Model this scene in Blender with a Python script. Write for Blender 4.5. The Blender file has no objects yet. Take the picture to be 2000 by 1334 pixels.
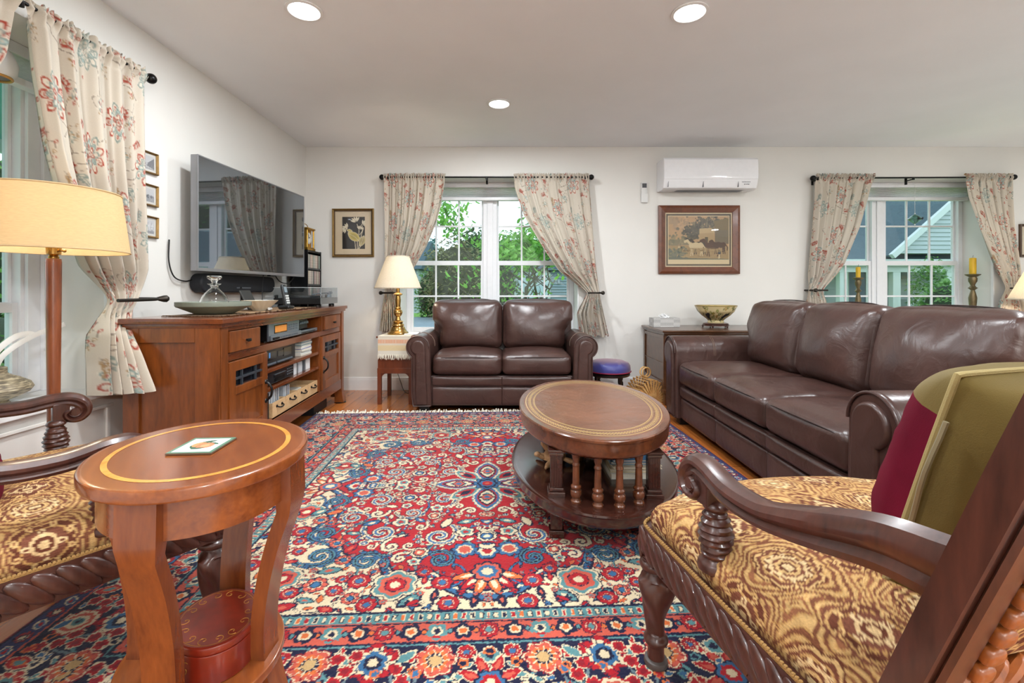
import bpy, bmesh, math, random
import numpy as np
from mathutils import Vector, Matrix, noise
PI = math.pi
random.seed(7); np.random.seed(7)
SC = bpy.context.scene
COL = SC.collection
F, CX, HY, CH = 900.0, 990.0, 568.0, 0.995      # focal length in pixels, vanishing point, camera height

def P(px, py, Y):
    return Vector(((px-CX)*Y/F, Y, CH-(py-HY)*Y/F))
def srgb(r, g=None, b=None):
    if g is None:
        h = r.lstrip('#'); r, g, b = [int(h[i:i+2], 16)/255 for i in (0, 2, 4)]
    f = lambda c: c/12.92 if c <= .04045 else ((c+.055)/1.055)**2.4
    return (f(r), f(g), f(b))

# ------------------------------------------------------------------ mesh builder
def frames(path):
    n = len(path); T = []
    for i in range(n):
        a = path[max(0, i-1)]; b = path[min(n-1, i+1)]
        t = (b-a); T.append(t.normalized() if t.length > 1e-9 else Vector((0, 0, 1)))
    up = Vector((0, 0, 1)) if abs(T[0].z) < .9 else Vector((1, 0, 0))
    N = [(up - T[0]*up.dot(T[0])).normalized()]
    for i in range(1, n):
        v = N[-1] - T[i]*N[-1].dot(T[i])
        N.append(v.normalized() if v.length > 1e-6 else N[-1])
    return T, N
def catmull(pts, k=8):
    pts = [Vector(p) for p in pts]; out = []
    q = [pts[0]*2-pts[1]] + pts + [pts[-1]*2-pts[-2]]
    for i in range(1, len(q)-2):
        for j in range(k):
            t = j/k; a, b, c, d = q[i-1:i+3]
            out.append(.5*((2*b)+(c-a)*t+(2*a-5*b+4*c-d)*t*t+(3*b-a-3*c+d)*t**3))
    out.append(pts[-1]); return out
class MB:
    def __init__(s): s.v = []; s.f = []; s.m = []
    def add(s, V, Fc, mi=0, M=None):
        o = len(s.v)
        s.v += [(M @ Vector(p)) if M is not None else Vector(p) for p in V]
        s.f += [tuple(i+o for i in f) for f in Fc]; s.m += [mi]*len(Fc)
        return s
    def bm(s, b, mi=0, M=None):
        b.verts.index_update()
        s.add([v.co.copy() for v in b.verts], [[v.index for v in f.verts] for f in b.faces], mi, M); b.free(); return s
    def box(s, x0, x1, y0, y1, z0, z1, bev=0.0, seg=2, mi=0, M=None):
        b = bmesh.new(); bmesh.ops.create_cube(b, size=1)
        for v in b.verts:
            v.co = Vector(((x0+x1)/2+v.co.x*(x1-x0), (y0+y1)/2+v.co.y*(y1-y0), (z0+z1)/2+v.co.z*(z1-z0)))
        if bev > 0:
            bev = min(bev, .49*min(abs(x1-x0), abs(y1-y0), abs(z1-z0)))
            bmesh.ops.bevel(b, geom=b.edges[:], offset=bev, segments=seg, affect='EDGES', profile=.5)
        return s.bm(b, mi, M)
    def tube(s, path, r, n=10, mi=0, cap=True, M=None, closed=False):
        path = [Vector(p) for p in path]; L = len(path)
        R = r if hasattr(r, '__len__') else [r]*L
        T, N = frames(path); V = []; Fc = []
        for i in range(L):
            B = T[i].cross(N[i])
            for k in range(n):
                a = 2*PI*k/n; V.append(path[i]+(N[i]*math.cos(a)+B*math.sin(a))*R[i])
        for i in range(L-1 if not closed else L):
            i2 = (i+1) % L
            for k in range(n):
                Fc.append((i*n+k, i*n+(k+1) % n, i2*n+(k+1) % n, i2*n+k))
        if cap and not closed:
            Fc.append(tuple(range(n))[::-1]); Fc.append(tuple(range((L-1)*n, L*n)))
        return s.add(V, Fc, mi, M)
    def sweep(s, path, prof, up=(0, 0, 1), sc=None, mi=0, M=None):
        """profile (u,v): u along side, v along up"""
        path = [Vector(p) for p in path]; L = len(path); n = len(prof); V = []; Fc = []
        T, _ = frames(path); up = Vector(up)
        for i in range(L):
            side = T[i].cross(up)
            side = side.normalized() if side.length > 1e-6 else Vector((1, 0, 0))
            w = side.cross(T[i]).normalized(); k = sc[i] if sc else (1, 1)
            if not hasattr(k, '__len__'): k = (k, k)
            for (a, b) in prof: V.append(path[i]+side*a*k[0]+w*b*k[1])
        for i in range(L-1):
            for k in range(n): Fc.append((i*n+k, i*n+(k+1) % n, (i+1)*n+(k+1) % n, (i+1)*n+k))
        Fc.append(tuple(range(n))[::-1]); Fc.append(tuple(range((L-1)*n, L*n)))
        return s.add(V, Fc, mi, M)
    def lathe(s, prof, n=32, mod=None, mi=0, M=None, sx=1.0, sy=1.0):
        V = []; Fc = []; L = len(prof)
        for i, (r, z) in enumerate(prof):
            for k in range(n):
                a = 2*PI*k/n; q = r*(mod(a, z) if mod else 1)
                V.append((q*math.cos(a)*sx, q*math.sin(a)*sy, z))
        for i in range(L-1):
            for k in range(n): Fc.append((i*n+k, i*n+(k+1) % n, (i+1)*n+(k+1) % n, (i+1)*n+k))
        ring_ = abs(prof[0][0]-prof[-1][0])+abs(prof[0][1]-prof[-1][1]) < 1e-6      # a closed profile has no end caps
        if prof[0][0] > 1e-5 and not ring_: Fc.append(tuple(range(n))[::-1])
        if prof[-1][0] > 1e-5 and not ring_: Fc.append(tuple(range((L-1)*n, L*n)))
        return s.add(V, Fc, mi, M)
    def prism(s, poly, d0, d1, axis='y', bev=0.0, mi=0, M=None):
        """2-D polygon extruded along an axis: axis y -> poly is (x,z); z -> (x,y); x -> (y,z)"""
        def to(a, b, d): return {'y': (a, d, b), 'z': (a, b, d), 'x': (d, a, b)}[axis]
        b = bmesh.new(); n = len(poly)
        A = [b.verts.new(to(p[0], p[1], d0)) for p in poly]; B = [b.verts.new(to(p[0], p[1], d1)) for p in poly]
        b.faces.new(A); b.faces.new(B[::-1])
        for i in range(n): b.faces.new((A[i], B[i], B[(i+1) % n], A[(i+1) % n]))
        bmesh.ops.recalc_face_normals(b, faces=b.faces[:])
        if bev > 0:
            es = [e for e in b.edges if len({v in A for v in e.verts}) == 1]
            bmesh.ops.bevel(b, geom=es, offset=bev, segments=3, affect='EDGES', profile=.5)
        return s.bm(b, mi, M)
    def soft(s, sx, sy, sz, r, n=14, crown=(0, 0, 0), wr=0, wf=6, seed=0, fn=None, mi=0, M=None, ex=2.0):
        """rounded, crowned cushion of full size sx,sy,sz about the origin"""
        b = bmesh.new(); bmesh.ops.create_cube(b, size=2)
        bmesh.ops.subdivide_edges(b, edges=b.edges[:], cuts=n, use_grid_fill=True)
        H = Vector((sx/2, sy/2, sz/2))
        def rem(u): return math.copysign(abs(u)**.8, u)
        for v in b.verts:
            c = Vector((rem(v.co.x), rem(v.co.y), rem(v.co.z))); p = Vector((c.x*H.x, c.y*H.y, c.z*H.z))
            q = Vector([max(-(H[i]-r), min(H[i]-r, p[i])) for i in range(3)]); d = p-q
            p = q+(d.normalized()*r if d.length > 1e-9 else Vector((0, 0, 0)))
            x, y, z = c
            p.x += crown[0]*x*(1-abs(y)**ex)*(1-abs(z)**ex)
            p.y += crown[1]*y*(1-abs(x)**ex)*(1-abs(z)**ex)
            p.z += crown[2]*z*(1-abs(x)**ex)*(1-abs(y)**ex)
            if wr:
                nv = noise.noise(p*wf+Vector((seed*3.1, seed, 0)))+.5*noise.noise(p*wf*2.3+Vector((seed, 0, seed)))
                p += p.normalized()*nv*wr
            if fn: p = fn(p, c)
            v.co = p
        return s.bm(b, mi, M)
    def ell(s, c, r, n=20, m=12, mi=0, M=None):
        V = []; Fc = []; c = Vector(c); r = (r, r, r) if not hasattr(r, '__len__') else r
        for i in range(1, m):
            t = PI*i/m
            for k in range(n):
                a = 2*PI*k/n; V.append(c+Vector((r[0]*math.sin(t)*math.cos(a), r[1]*math.sin(t)*math.sin(a), r[2]*math.cos(t))))
        for i in range(m-2):
            for k in range(n): Fc.append((i*n+k, (i+1)*n+k, (i+1)*n+(k+1) % n, i*n+(k+1) % n))
        V += [c+Vector((0, 0, r[2])), c-Vector((0, 0, r[2]))]; a, bq = len(V)-2, len(V)-1
        for k in range(n):
            Fc.append((a, k, (k+1) % n)); Fc.append((bq, (m-2)*n+(k+1) % n, (m-2)*n+k))
        return s.add(V, Fc, mi, M)
    def grid(s, fn, nu, nv, mi=0, M=None):
        V = [fn(i/nu, j/nv) for j in range(nv+1) for i in range(nu+1)]
        Fc = [(j*(nu+1)+i, j*(nu+1)+i+1, (j+1)*(nu+1)+i+1, (j+1)*(nu+1)+i) for j in range(nv) for i in range(nu)]
        return s.add(V, Fc, mi, M)
    def build(s, name, mat=None, parent=None, sharp=35, fix=True, colors=None):
        me = bpy.data.meshes.new(name)
        me.from_pydata([tuple(v) for v in s.v], [], s.f)
        mats = mat if isinstance(mat, (list, tuple)) else [mat]
        for m in mats:
            if m: me.materials.append(m)
        if len(mats) > 1: me.polygons.foreach_set('material_index', s.m)
        b = bmesh.new(); b.from_mesh(me)
        if fix: bmesh.ops.recalc_face_normals(b, faces=b.faces[:])
        lim = math.radians(sharp)
        for f in b.faces: f.smooth = True
        for e in b.edges:
            if len(e.link_faces) == 2 and e.calc_face_angle(0) > lim: e.smooth = False
        b.to_mesh(me); b.free()
        if colors is not None:
            a = me.color_attributes.new('Col', 'FLOAT_COLOR', 'POINT')
            c = np.ones((len(me.vertices), 4), np.float32); c[:, :3] = colors
            a.data.foreach_set('color', c.ravel())
        o = bpy.data.objects.new(name, me); COL.objects.link(o)
        if len(s.v) < 12000 and sharp < 90:
            wn = o.modifiers.new('flat_faces', 'WEIGHTED_NORMAL'); wn.keep_sharp = True; wn.weight = 60      # large faces stay flat beside small bevels
        if parent is not None: o.parent = parent
        return o

# ------------------------------------------------------------------ things
def tag(o, label=None, cat=None, group=None, kind=None):
    if label: o['label'] = label
    if cat: o['category'] = cat
    if group: o['group'] = group
    if kind: o['kind'] = kind
    return o
def thing(name, label, cat, loc=(0, 0, 0), rz=0.0, group=None, kind=None):
    o = bpy.data.objects.new(name, None); COL.objects.link(o)
    o.location = loc; o.rotation_euler = (0, 0, rz); o.empty_display_size = .1
    return tag(o, label, cat, group, kind)
def part(name, mb, m, parent, label=None, **k):
    o = mb.build(name, m, parent, **k)
    if label: o['label'] = label
    return o
def solo(name, mb, m, label, cat, loc=(0, 0, 0), rz=0.0, group=None, kind=None, **k):
    o = mb.build(name, m, None, **k); o.location = loc; o.rotation_euler = (0, 0, rz)
    return tag(o, label, cat, group, kind)
def struct(name, mb, m, parent=None, **k):
    o = mb.build(name, m, parent, **k)
    if parent is None: o['kind'] = 'structure'
    return o
def dup(root, loc=None, rz=None, label=None, group=None):
    r = root.copy(); COL.objects.link(r)
    if loc is not None: r.location = loc
    if rz is not None: r.rotation_euler = (0, 0, rz)
    if label: r['label'] = label
    if group: r['group'] = group
    for ch in list(root.children):
        c = ch.copy(); COL.objects.link(c); c.parent = r
        for g in list(ch.children):
            d = g.copy(); COL.objects.link(d); d.parent = c
    return r
def lamp(name, kind, loc, power, color=(1, 1, 1), size=.1, parent=None, rot=None, spread=None):
    l = bpy.data.lights.new(name, kind); l.energy = power; l.color = color
    if kind == 'AREA':
        l.shape = 'DISK'; l.size = size
        if spread: l.spread = spread
    elif kind == 'POINT': l.shadow_soft_size = size
    o = bpy.data.objects.new(name, l); COL.objects.link(o); o.location = loc
    if rot: o.rotation_euler = rot
    if parent is not None: o.parent = parent
    return o

# ------------------------------------------------------------------ materials
def newmat(name):
    m = bpy.data.materials.new(name); m.use_nodes = True
    nt = m.node_tree; return m, nt, nt.nodes['Principled BSDF']
def N(nt, typ, **kw):
    n = nt.nodes.new(typ)
    for k, v in kw.items():
        if k in n.inputs: n.inputs[k].default_value = v
        else: setattr(n, k, v)
    return n
def ramp(nt, stops, fac, interp='LINEAR'):
    r = nt.nodes.new('ShaderNodeValToRGB'); r.color_ramp.interpolation = interp
    e = r.color_ramp.elements
    while len(e) < len(stops): e.new(.5)
    for i, (p, c) in enumerate(stops):
        e[i].position = p; e[i].color = (*c, 1)
    nt.links.new(fac, r.inputs['Fac']); return r
def bump(nt, bs, height, strength=.2, dist=.002):
    b = N(nt, 'ShaderNodeBump', Strength=strength, Distance=dist)
    nt.links.new(height, b.inputs['Height']); nt.links.new(b.outputs['Normal'], bs.inputs['Normal'])
def coords(nt, scale=(1, 1, 1), rot=(0, 0, 0)):
    tc = N(nt, 'ShaderNodeTexCoord'); mp = N(nt, 'ShaderNodeMapping')
    mp.inputs['Scale'].default_value = scale; mp.inputs['Rotation'].default_value = rot
    nt.links.new(tc.outputs['Object'], mp.inputs['Vector']); return mp.outputs['Vector']
def plain(name, col, rough=.5, metal=0.0, spec=.5, nz=0.0, nscale=30, bmp=0.0, coat=0.0, bscale=200, sheen=0.0):
    m, nt, bs = newmat(name)
    bs.inputs['Base Color'].default_value = (*col, 1); bs.inputs['Roughness'].default_value = rough
    bs.inputs['Metallic'].default_value = metal; bs.inputs['Specular IOR Level'].default_value = spec
    bs.inputs['Coat Weight'].default_value = coat; bs.inputs['Coat Roughness'].default_value = .08
    bs.inputs['Sheen Weight'].default_value = sheen
    v = coords(nt)
    n = N(nt, 'ShaderNodeTexNoise', Scale=float(nscale), Detail=3.0); nt.links.new(v, n.inputs['Vector'])
    k = max(nz, .015)
    r = ramp(nt, [(.3, tuple(c*(1-k) for c in col)), (.7, tuple(min(1, c*(1+k)) for c in col))], n.outputs['Fac'])
    nt.links.new(r.outputs['Color'], bs.inputs['Base Color'])
    if bmp:
        n2 = N(nt, 'ShaderNodeTexNoise', Scale=float(bscale), Detail=2.0); nt.links.new(v, n2.inputs['Vector'])
        bump(nt, bs, n2.outputs['Fac'], bmp, .002)
    return m
def wood(name, c1, c2, scale=(1, 1, 1), rough=.3, coat=.3, freq=5.0, det=6, mid=None):
    """grain runs along the axis with the small scale"""
    m, nt, bs = newmat(name); v = coords(nt, scale)
    n = N(nt, 'ShaderNodeTexNoise', Scale=freq, Detail=float(det), Roughness=.6, Distortion=.6); nt.links.new(v, n.inputs['Vector'])
    n2 = N(nt, 'ShaderNodeTexNoise', Scale=freq*6, Detail=3.0); nt.links.new(v, n2.inputs['Vector'])
    mx = N(nt, 'ShaderNodeMath', operation='MULTIPLY_ADD'); nt.links.new(n2.outputs['Fac'], mx.inputs[0]); mx.inputs[1].default_value = .35
    nt.links.new(n.outputs['Fac'], mx.inputs[2])
    mid = mid or tuple((a+b)/2 for a, b in zip(c1, c2))
    r = ramp(nt, [(.42, c1), (.62, mid), (.88, c2)], mx.outputs[0])
    nt.links.new(r.outputs['Color'], bs.inputs['Base Color'])
    bs.inputs['Roughness'].default_value = rough; bs.inputs['Coat Weight'].default_value = coat; bs.inputs['Coat Roughness'].default_value = .12
    bump(nt, bs, n2.outputs['Fac'], .06, .001)
    return m
def leather(name, col, rough=.34):
    m, nt, bs = newmat(name); v = coords(nt)
    n = N(nt, 'ShaderNodeTexNoise', Scale=5.0, Detail=4.0); nt.links.new(v, n.inputs['Vector'])
    r = ramp(nt, [(.3, tuple(c*.8 for c in col)), (.7, tuple(c*1.25 for c in col))], n.outputs['Fac'])
    nt.links.new(r.outputs['Color'], bs.inputs['Base Color'])
    rr = N(nt, 'ShaderNodeMapRange'); rr.inputs['To Min'].default_value = rough-.06; rr.inputs['To Max'].default_value = rough+.08
    nt.links.new(n.outputs['Fac'], rr.inputs['Value']); nt.links.new(rr.outputs[0], bs.inputs['Roughness'])
    vo = N(nt, 'ShaderNodeTexVoronoi', Scale=420.0); nt.links.new(v, vo.inputs['Vector'])
    n3 = N(nt, 'ShaderNodeTexNoise', Scale=9.0, Detail=5.0, Distortion=1.2); nt.links.new(v, n3.inputs['Vector'])
    b1 = N(nt, 'ShaderNodeBump', Strength=.35, Distance=.012); nt.links.new(n3.outputs['Fac'], b1.inputs['Height'])
    b2 = N(nt, 'ShaderNodeBump', Strength=.18, Distance=.0006); nt.links.new(vo.outputs['Distance'], b2.inputs['Height'])
    nt.links.new(b1.outputs['Normal'], b2.inputs['Normal']); nt.links.new(b2.outputs['Normal'], bs.inputs['Normal'])
    bs.inputs['Specular IOR Level'].default_value = .55
    return m
def vcol(name, rough=.9, spec=.2, bmp=.0, bscale=600, nz=.12, nscale=250, sheen=0, transl=0.0):
    m, nt, bs = newmat(name)
    a = N(nt, 'ShaderNodeAttribute', attribute_name='Col'); v = coords(nt)
    n = N(nt, 'ShaderNodeTexNoise', Scale=float(nscale), Detail=2.0); nt.links.new(v, n.inputs['Vector'])
    mr = N(nt, 'ShaderNodeMapRange'); mr.inputs['To Min'].default_value = 1-nz*1.6; mr.inputs['To Max'].default_value = 1+nz*1.6
    nt.links.new(n.outputs['Fac'], mr.inputs['Value'])
    mx = N(nt, 'ShaderNodeVectorMath', operation='SCALE'); nt.links.new(a.outputs['Color'], mx.inputs[0]); nt.links.new(mr.outputs[0], mx.inputs['Scale'])
    nt.links.new(mx.outputs[0], bs.inputs['Base Color'])
    bs.inputs['Roughness'].default_value = rough; bs.inputs['Specular IOR Level'].default_value = spec; bs.inputs['Sheen Weight'].default_value = sheen
    if bmp:
        n2 = N(nt, 'ShaderNodeTexNoise', Scale=float(bscale), Detail=1.0); nt.links.new(v, n2.inputs['Vector'])
        bump(nt, bs, n2.outputs['Fac'], bmp, .003)
    if transl:
        tr = N(nt, 'ShaderNodeBsdfTranslucent'); nt.links.new(mx.outputs[0], tr.inputs['Color'])
        ms = N(nt, 'ShaderNodeMixShader'); ms.inputs[0].default_value = transl
        nt.links.new(bs.outputs[0], ms.inputs[1]); nt.links.new(tr.outputs[0], ms.inputs[2])
        nt.links.new(ms.outputs[0], nt.nodes['Material Output'].inputs['Surface'])
    return m
def glasspane(name, tint=(1, 1, 1), refl=.06):
    m, nt, bs = newmat(name); nt.nodes.remove(bs)
    t = N(nt, 'ShaderNodeBsdfTransparent'); t.inputs['Color'].default_value = (*tint, 1)
    g = N(nt, 'ShaderNodeBsdfGlossy'); g.inputs['Roughness'].default_value = .01
    lw = N(nt, 'ShaderNodeLayerWeight', Blend=.5); pw = N(nt, 'ShaderNodeMath', operation='POWER'); pw.inputs[1].default_value = 5.0
    nt.links.new(lw.outputs['Facing'], pw.inputs[0])
    fa = N(nt, 'ShaderNodeMath', operation='MULTIPLY_ADD'); nt.links.new(pw.outputs[0], fa.inputs[0]); fa.inputs[1].default_value = .9; fa.inputs[2].default_value = refl*.55
    ms = N(nt, 'ShaderNodeMixShader')
    nt.links.new(fa.outputs[0], ms.inputs[0]); nt.links.new(t.outputs[0], ms.inputs[1]); nt.links.new(g.outputs[0], ms.inputs[2])
    nt.links.new(ms.outputs[0], nt.nodes['Material Output'].inputs['Surface']); return m
def realglass(name, tint=(1, 1, 1), ior=1.45, rough=0.0):
    m, nt, bs = newmat(name); bs.inputs['Base Color'].default_value = (*tint, 1)
    bs.inputs['Transmission Weight'].default_value = 1; bs.inputs['Roughness'].default_value = rough; bs.inputs['IOR'].default_value = ior
    return m
def emit(name, col, s):
    m, nt, bs = newmat(name); bs.inputs['Base Color'].default_value = (*col, 1)
    bs.inputs['Emission Color'].default_value = (*col, 1); bs.inputs['Emission Strength'].default_value = s; return m
def shade_mat(name, col, transl=.55, rough=.9, pleat=0):
    m, nt, bs = newmat(name); v = coords(nt, (1, 1, 6))
    n = N(nt, 'ShaderNodeTexNoise', Scale=60.0, Detail=2.0); nt.links.new(v, n.inputs['Vector'])
    r = ramp(nt, [(.3, tuple(c*.94 for c in col)), (.7, tuple(min(1, c*1.05) for c in col))], n.outputs['Fac'])
    bs.inputs['Roughness'].default_value = rough; bs.inputs['Specular IOR Level'].default_value = .1
    tr = N(nt, 'ShaderNodeBsdfTranslucent'); nt.links.new(r.outputs[0], tr.inputs['Color']); nt.links.new(r.outputs[0], bs.inputs['Base Color'])
    ms = N(nt, 'ShaderNodeMixShader'); ms.inputs[0].default_value = transl
    nt.links.new(bs.outputs[0], ms.inputs[1]); nt.links.new(tr.outputs[0], ms.inputs[2])
    nt.links.new(ms.outputs[0], nt.nodes['Material Output'].inputs['Surface']); return m

# ------------------------------------------------------------------ pattern painter (numpy canvas sampled into vertex colours)
class Canvas:
    def __init__(s, w, h, res, bg, wrap=False):
        s.w, s.h, s.res = w, h, res; s.nx, s.ny = int(round(w/res))+1, int(round(h/res))+1
        s.x = np.arange(s.nx)*res; s.y = np.arange(s.ny)*res
        s.img = np.empty((s.ny, s.nx, 3), np.float32); s.img[:] = srgb(bg) if isinstance(bg, str) else bg; s.wrap = wrap
    def _win(s, x0, x1, y0, y1):
        i0, i1 = max(0, int(x0/s.res)), min(s.nx, int(x1/s.res)+2); j0, j1 = max(0, int(y0/s.res)), min(s.ny, int(y1/s.res)+2)
        if i0 >= i1 or j0 >= j1: return None
        X, Y = np.meshgrid(s.x[i0:i1], s.y[j0:j1]); return X, Y, s.img[j0:j1, i0:i1]
    def _off(s):
        return [(a*s.w, b*s.h) for a in (-1, 0, 1) for b in (-1, 0, 1)] if s.wrap else [(0, 0)]
    def flower(s, cx, cy, R, n, cols, amp=.25, rot=0., sq=1.0, p=1.0):
        for ox, oy in s._off():
            W = s._win(cx+ox-R, cx+ox+R, cy+oy-R, cy+oy+R)
            if not W: continue
            X, Y, im = W; dx, dy = X-cx-ox, (Y-cy-oy)/sq; r = np.hypot(dx, dy); a = np.arctan2(dy, dx)+rot
            lob = 1-amp+amp*np.abs(np.cos(n*a/2))**p
            for fr, c in cols:
                k = np.minimum(1, fr*1.25); l2 = 1-(1-lob)*k
                im[r < R*fr*l2] = srgb(c)
    def leaf(s, cx, cy, L, Wd, ang, cols, jag=0.0):
        ca, sa = math.cos(ang), math.sin(ang); m = L/2+Wd
        for ox, oy in s._off():
            W = s._win(cx+ox-m, cx+ox+m, cy+oy-m, cy+oy+m)
            if not W: continue
            X, Y, im = W; dx, dy = X-cx-ox, Y-cy-oy; a = (dx*ca+dy*sa)/(L/2); b = (-dx*sa+dy*ca)
            for fr, c in cols:
                aa = a/fr; w = np.where(np.abs(aa) < 1, np.cos(np.clip(aa, -1, 1)*PI/2)**.7, 0)*Wd/2*fr
                if jag: w = w*(1-jag*(np.abs(((a*5) % 1)-.5)*2))
                im[np.abs(b) < w] = srgb(c)
    def stroke(s, pts, w, col, taper=False):
        n = len(pts); c = srgb(col)
        for ox, oy in s._off():
            for i in range(n-1):
                (x0, y0), (x1, y1) = pts[i], pts[i+1]; x0 += ox; x1 += ox; y0 += oy; y1 += oy
                ww = w*(1-.75*i/max(1, n-1)) if taper else w
                W = s._win(min(x0, x1)-ww, max(x0, x1)+ww, min(y0, y1)-ww, max(y0, y1)+ww)
                if not W: continue
                X, Y, im = W; dx, dy = x1-x0, y1-y0; L2 = dx*dx+dy*dy+1e-12
                t = np.clip(((X-x0)*dx+(Y-y0)*dy)/L2, 0, 1)
                im[np.hypot(X-x0-t*dx, Y-y0-t*dy) < ww/2] = c
    def scroll(s, cx, cy, R, a0, d, cols, turns=1.4, w=.3):
        pts = []
        for i in range(22):
            t = i/21; r = R*(1-.86*t); a = a0+d*2*PI*turns*t; pts.append((cx+r*math.cos(a), cy+r*math.sin(a)))
        tail = [(cx+R*(1.0+.5*k/4)*math.cos(a0-d*.9*k/4), cy+R*(1+.5*k/4)*math.sin(a0-d*.9*k/4)) for k in range(4, 0, -1)]
        for fr, c in cols: s.stroke(tail[::1]+pts, R*w*fr, c)
    def poly(s, pts, col):
        xs = [p[0] for p in pts]; ys = [p[1] for p in pts]; c = srgb(col)
        for ox, oy in s._off():
            W = s._win(min(xs)+ox, max(xs)+ox, min(ys)+oy, max(ys)+oy)
            if not W: continue
            X, Y, im = W; ins = np.zeros(X.shape, bool); n = len(pts)
            for i in range(n):
                x0, y0 = pts[i]; x1, y1 = pts[(i+1) % n]; x0 += ox; x1 += ox; y0 += oy; y1 += oy
                if y0 == y1: continue
                cnd = ((Y >= min(y0, y1)) & (Y < max(y0, y1)) & (X < (x1-x0)*(Y-y0)/(y1-y0)+x0)); ins ^= cnd
            im[ins] = c
    def sample(s, X, Y):
        X = np.asarray(X, float); Y = np.asarray(Y, float)
        if s.wrap: X = np.mod(X, s.w); Y = np.mod(Y, s.h)
        i = np.clip(np.round(X/s.res).astype(int), 0, s.nx-1); j = np.clip(np.round(Y/s.res).astype(int), 0, s.ny-1)
        return s.img[j, i]
    def blur(s, k=1):
        for _ in range(k):
            a = s.img; p = np.pad(a, ((1, 1), (1, 1), (0, 0)), mode='wrap' if s.wrap else 'edge')
            s.img = (p[1:-1, 1:-1]*4+p[:-2, 1:-1]+p[2:, 1:-1]+p[1:-1, :-2]+p[1:-1, 2:])/8
def gridmesh(name, xs, ys, fn, col, m, parent=None):
    """fast dense grid: fn(X,Y)->(x,y,z) arrays, col -> (..,3)"""
    X, Y = np.meshgrid(xs, ys); nx, ny = len(xs), len(ys)
    V = np.stack(fn(X, Y), -1).reshape(-1, 3).astype(np.float32)
    idx = np.arange(nx*ny).reshape(ny, nx)
    q = np.stack([idx[:-1, :-1], idx[:-1, 1:], idx[1:, 1:], idx[1:, :-1]], -1).reshape(-1, 4).astype(np.int32)
    me = bpy.data.meshes.new(name); me.vertices.add(len(V)); me.vertices.foreach_set('co', V.ravel())
    me.loops.add(q.size); me.polygons.add(len(q)); me.loops.foreach_set('vertex_index', q.ravel())
    me.polygons.foreach_set('loop_start', np.arange(0, q.size, 4, dtype=np.int32))
    me.polygons.foreach_set('use_smooth', np.ones(len(q), bool)); me.update(); me.validate()
    c = np.ones((len(V), 4), np.float32); c[:, :3] = np.asarray(col).reshape(-1, 3)
    a = me.color_attributes.new('Col', 'FLOAT_COLOR', 'POINT'); a.data.foreach_set('color', c.ravel())
    me.materials.append(m); o = bpy.data.objects.new(name, me); COL.objects.link(o)
    if parent is not None: o.parent = parent
    return o
# ================================================================== SETTING
WY, LX, CZ = 4.628, -2.02, 2.44      # back wall, left wall, ceiling
RX, FY = 6.35, -3.1                  # right wall and wall behind the camera
RD = .31                             # window recess depth
HEAD, SILL = 2.14, .50
WINS = [(-1.075, .715), (3.09, 4.885)]      # openings in the back wall
LW = (.547, 2.337)                          # opening in the left wall (along y)
M_wall = plain('wall_paint', srgb(.86, .85, .83), .85, nz=.01, nscale=3, bmp=.05, bscale=350)
M_ceil = plain('ceiling_paint', srgb(.92, .925, .935), .9, nz=.008, nscale=3)
M_trim = plain('white_trim_paint', srgb(.90, .90, .90), .4)
M_vinyl = plain('white_vinyl', srgb(.90, .90, .91), .35)
M_glass = glasspane('window_glass', (.83, .90, .90))
def floor_mat():
    m, nt, bs = newmat('honey_oak_floor'); v = coords(nt)
    mp = N(nt, 'ShaderNodeMapping'); mp.inputs['Rotation'].default_value = (0, 0, math.radians(90+0)); nt.links.new(v, mp.inputs['Vector'])
    br = N(nt, 'ShaderNodeTexBrick', Scale=1.0); br.inputs['Brick Width'].default_value = 1.1; br.inputs['Row Height'].default_value = .125
    br.inputs['Mortar Size'].default_value = .0012; br.inputs['Mortar Smooth'].default_value = .2; br.offset = .37
    br.inputs['Color1'].default_value = (*srgb('#b9713a'), 1); br.inputs['Color2'].default_value = (*srgb('#a9612c'), 1); br.inputs['Mortar'].default_value = (*srgb('#5e3212'), 1)
    nt.links.new(mp.outputs[0], br.inputs['Vector'])
    sp = N(nt, 'ShaderNodeMapping'); sp.inputs['Scale'].default_value = (14, 1.2, 1); nt.links.new(v, sp.inputs['Vector'])
    n = N(nt, 'ShaderNodeTexNoise', Scale=4.0, Detail=6.0, Distortion=.5); nt.links.new(sp.outputs[0], n.inputs['Vector'])
    mr = N(nt, 'ShaderNodeMapRange'); mr.inputs['To Min'].default_value = .72; mr.inputs['To Max'].default_value = 1.25; nt.links.new(n.outputs['Fac'], mr.inputs['Value'])
    mx = N(nt, 'ShaderNodeVectorMath', operation='SCALE'); nt.links.new(br.outputs['Color'], mx.inputs[0]); nt.links.new(mr.outputs[0], mx.inputs['Scale'])
    nt.links.new(mx.outputs[0], bs.inputs['Base Color']); bs.inputs['Roughness'].default_value = .22; bs.inputs['Coat Weight'].default_value = .25; bs.inputs['Coat Roughness'].default_value = .12
    return m
struct('floor', MB().box(LX-.4, RX+.2, FY-.2, WY+.4, -.12, 0), floor_mat())
struct('ceiling', MB().box(LX-.4, RX+.2, FY-.2, WY+.4, CZ, CZ+.12), M_ceil)
struct('floor_bounce_carpet', MB().box(2.6, RX, FY, WY, .0, .006).box(LX, 2.6, FY, -.15, .0, .006), plain('pale_bounce_carpet', srgb('#b9b5ae'), .95, nz=.06, nscale=200))  # pale carpet added behind and beside the camera to bounce neutral light
T = .36
w = MB(); xs = [LX-.0] + [c for ab in WINS for c in ab] + [RX]
for i in range(0, 6, 2): w.box(xs[i], xs[i+1], WY, WY+T, 0, CZ)
for a, b in WINS: w.box(a, b, WY, WY+T, HEAD, CZ); w.box(a, b, WY, WY+T, 0, SILL-.03)
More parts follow.
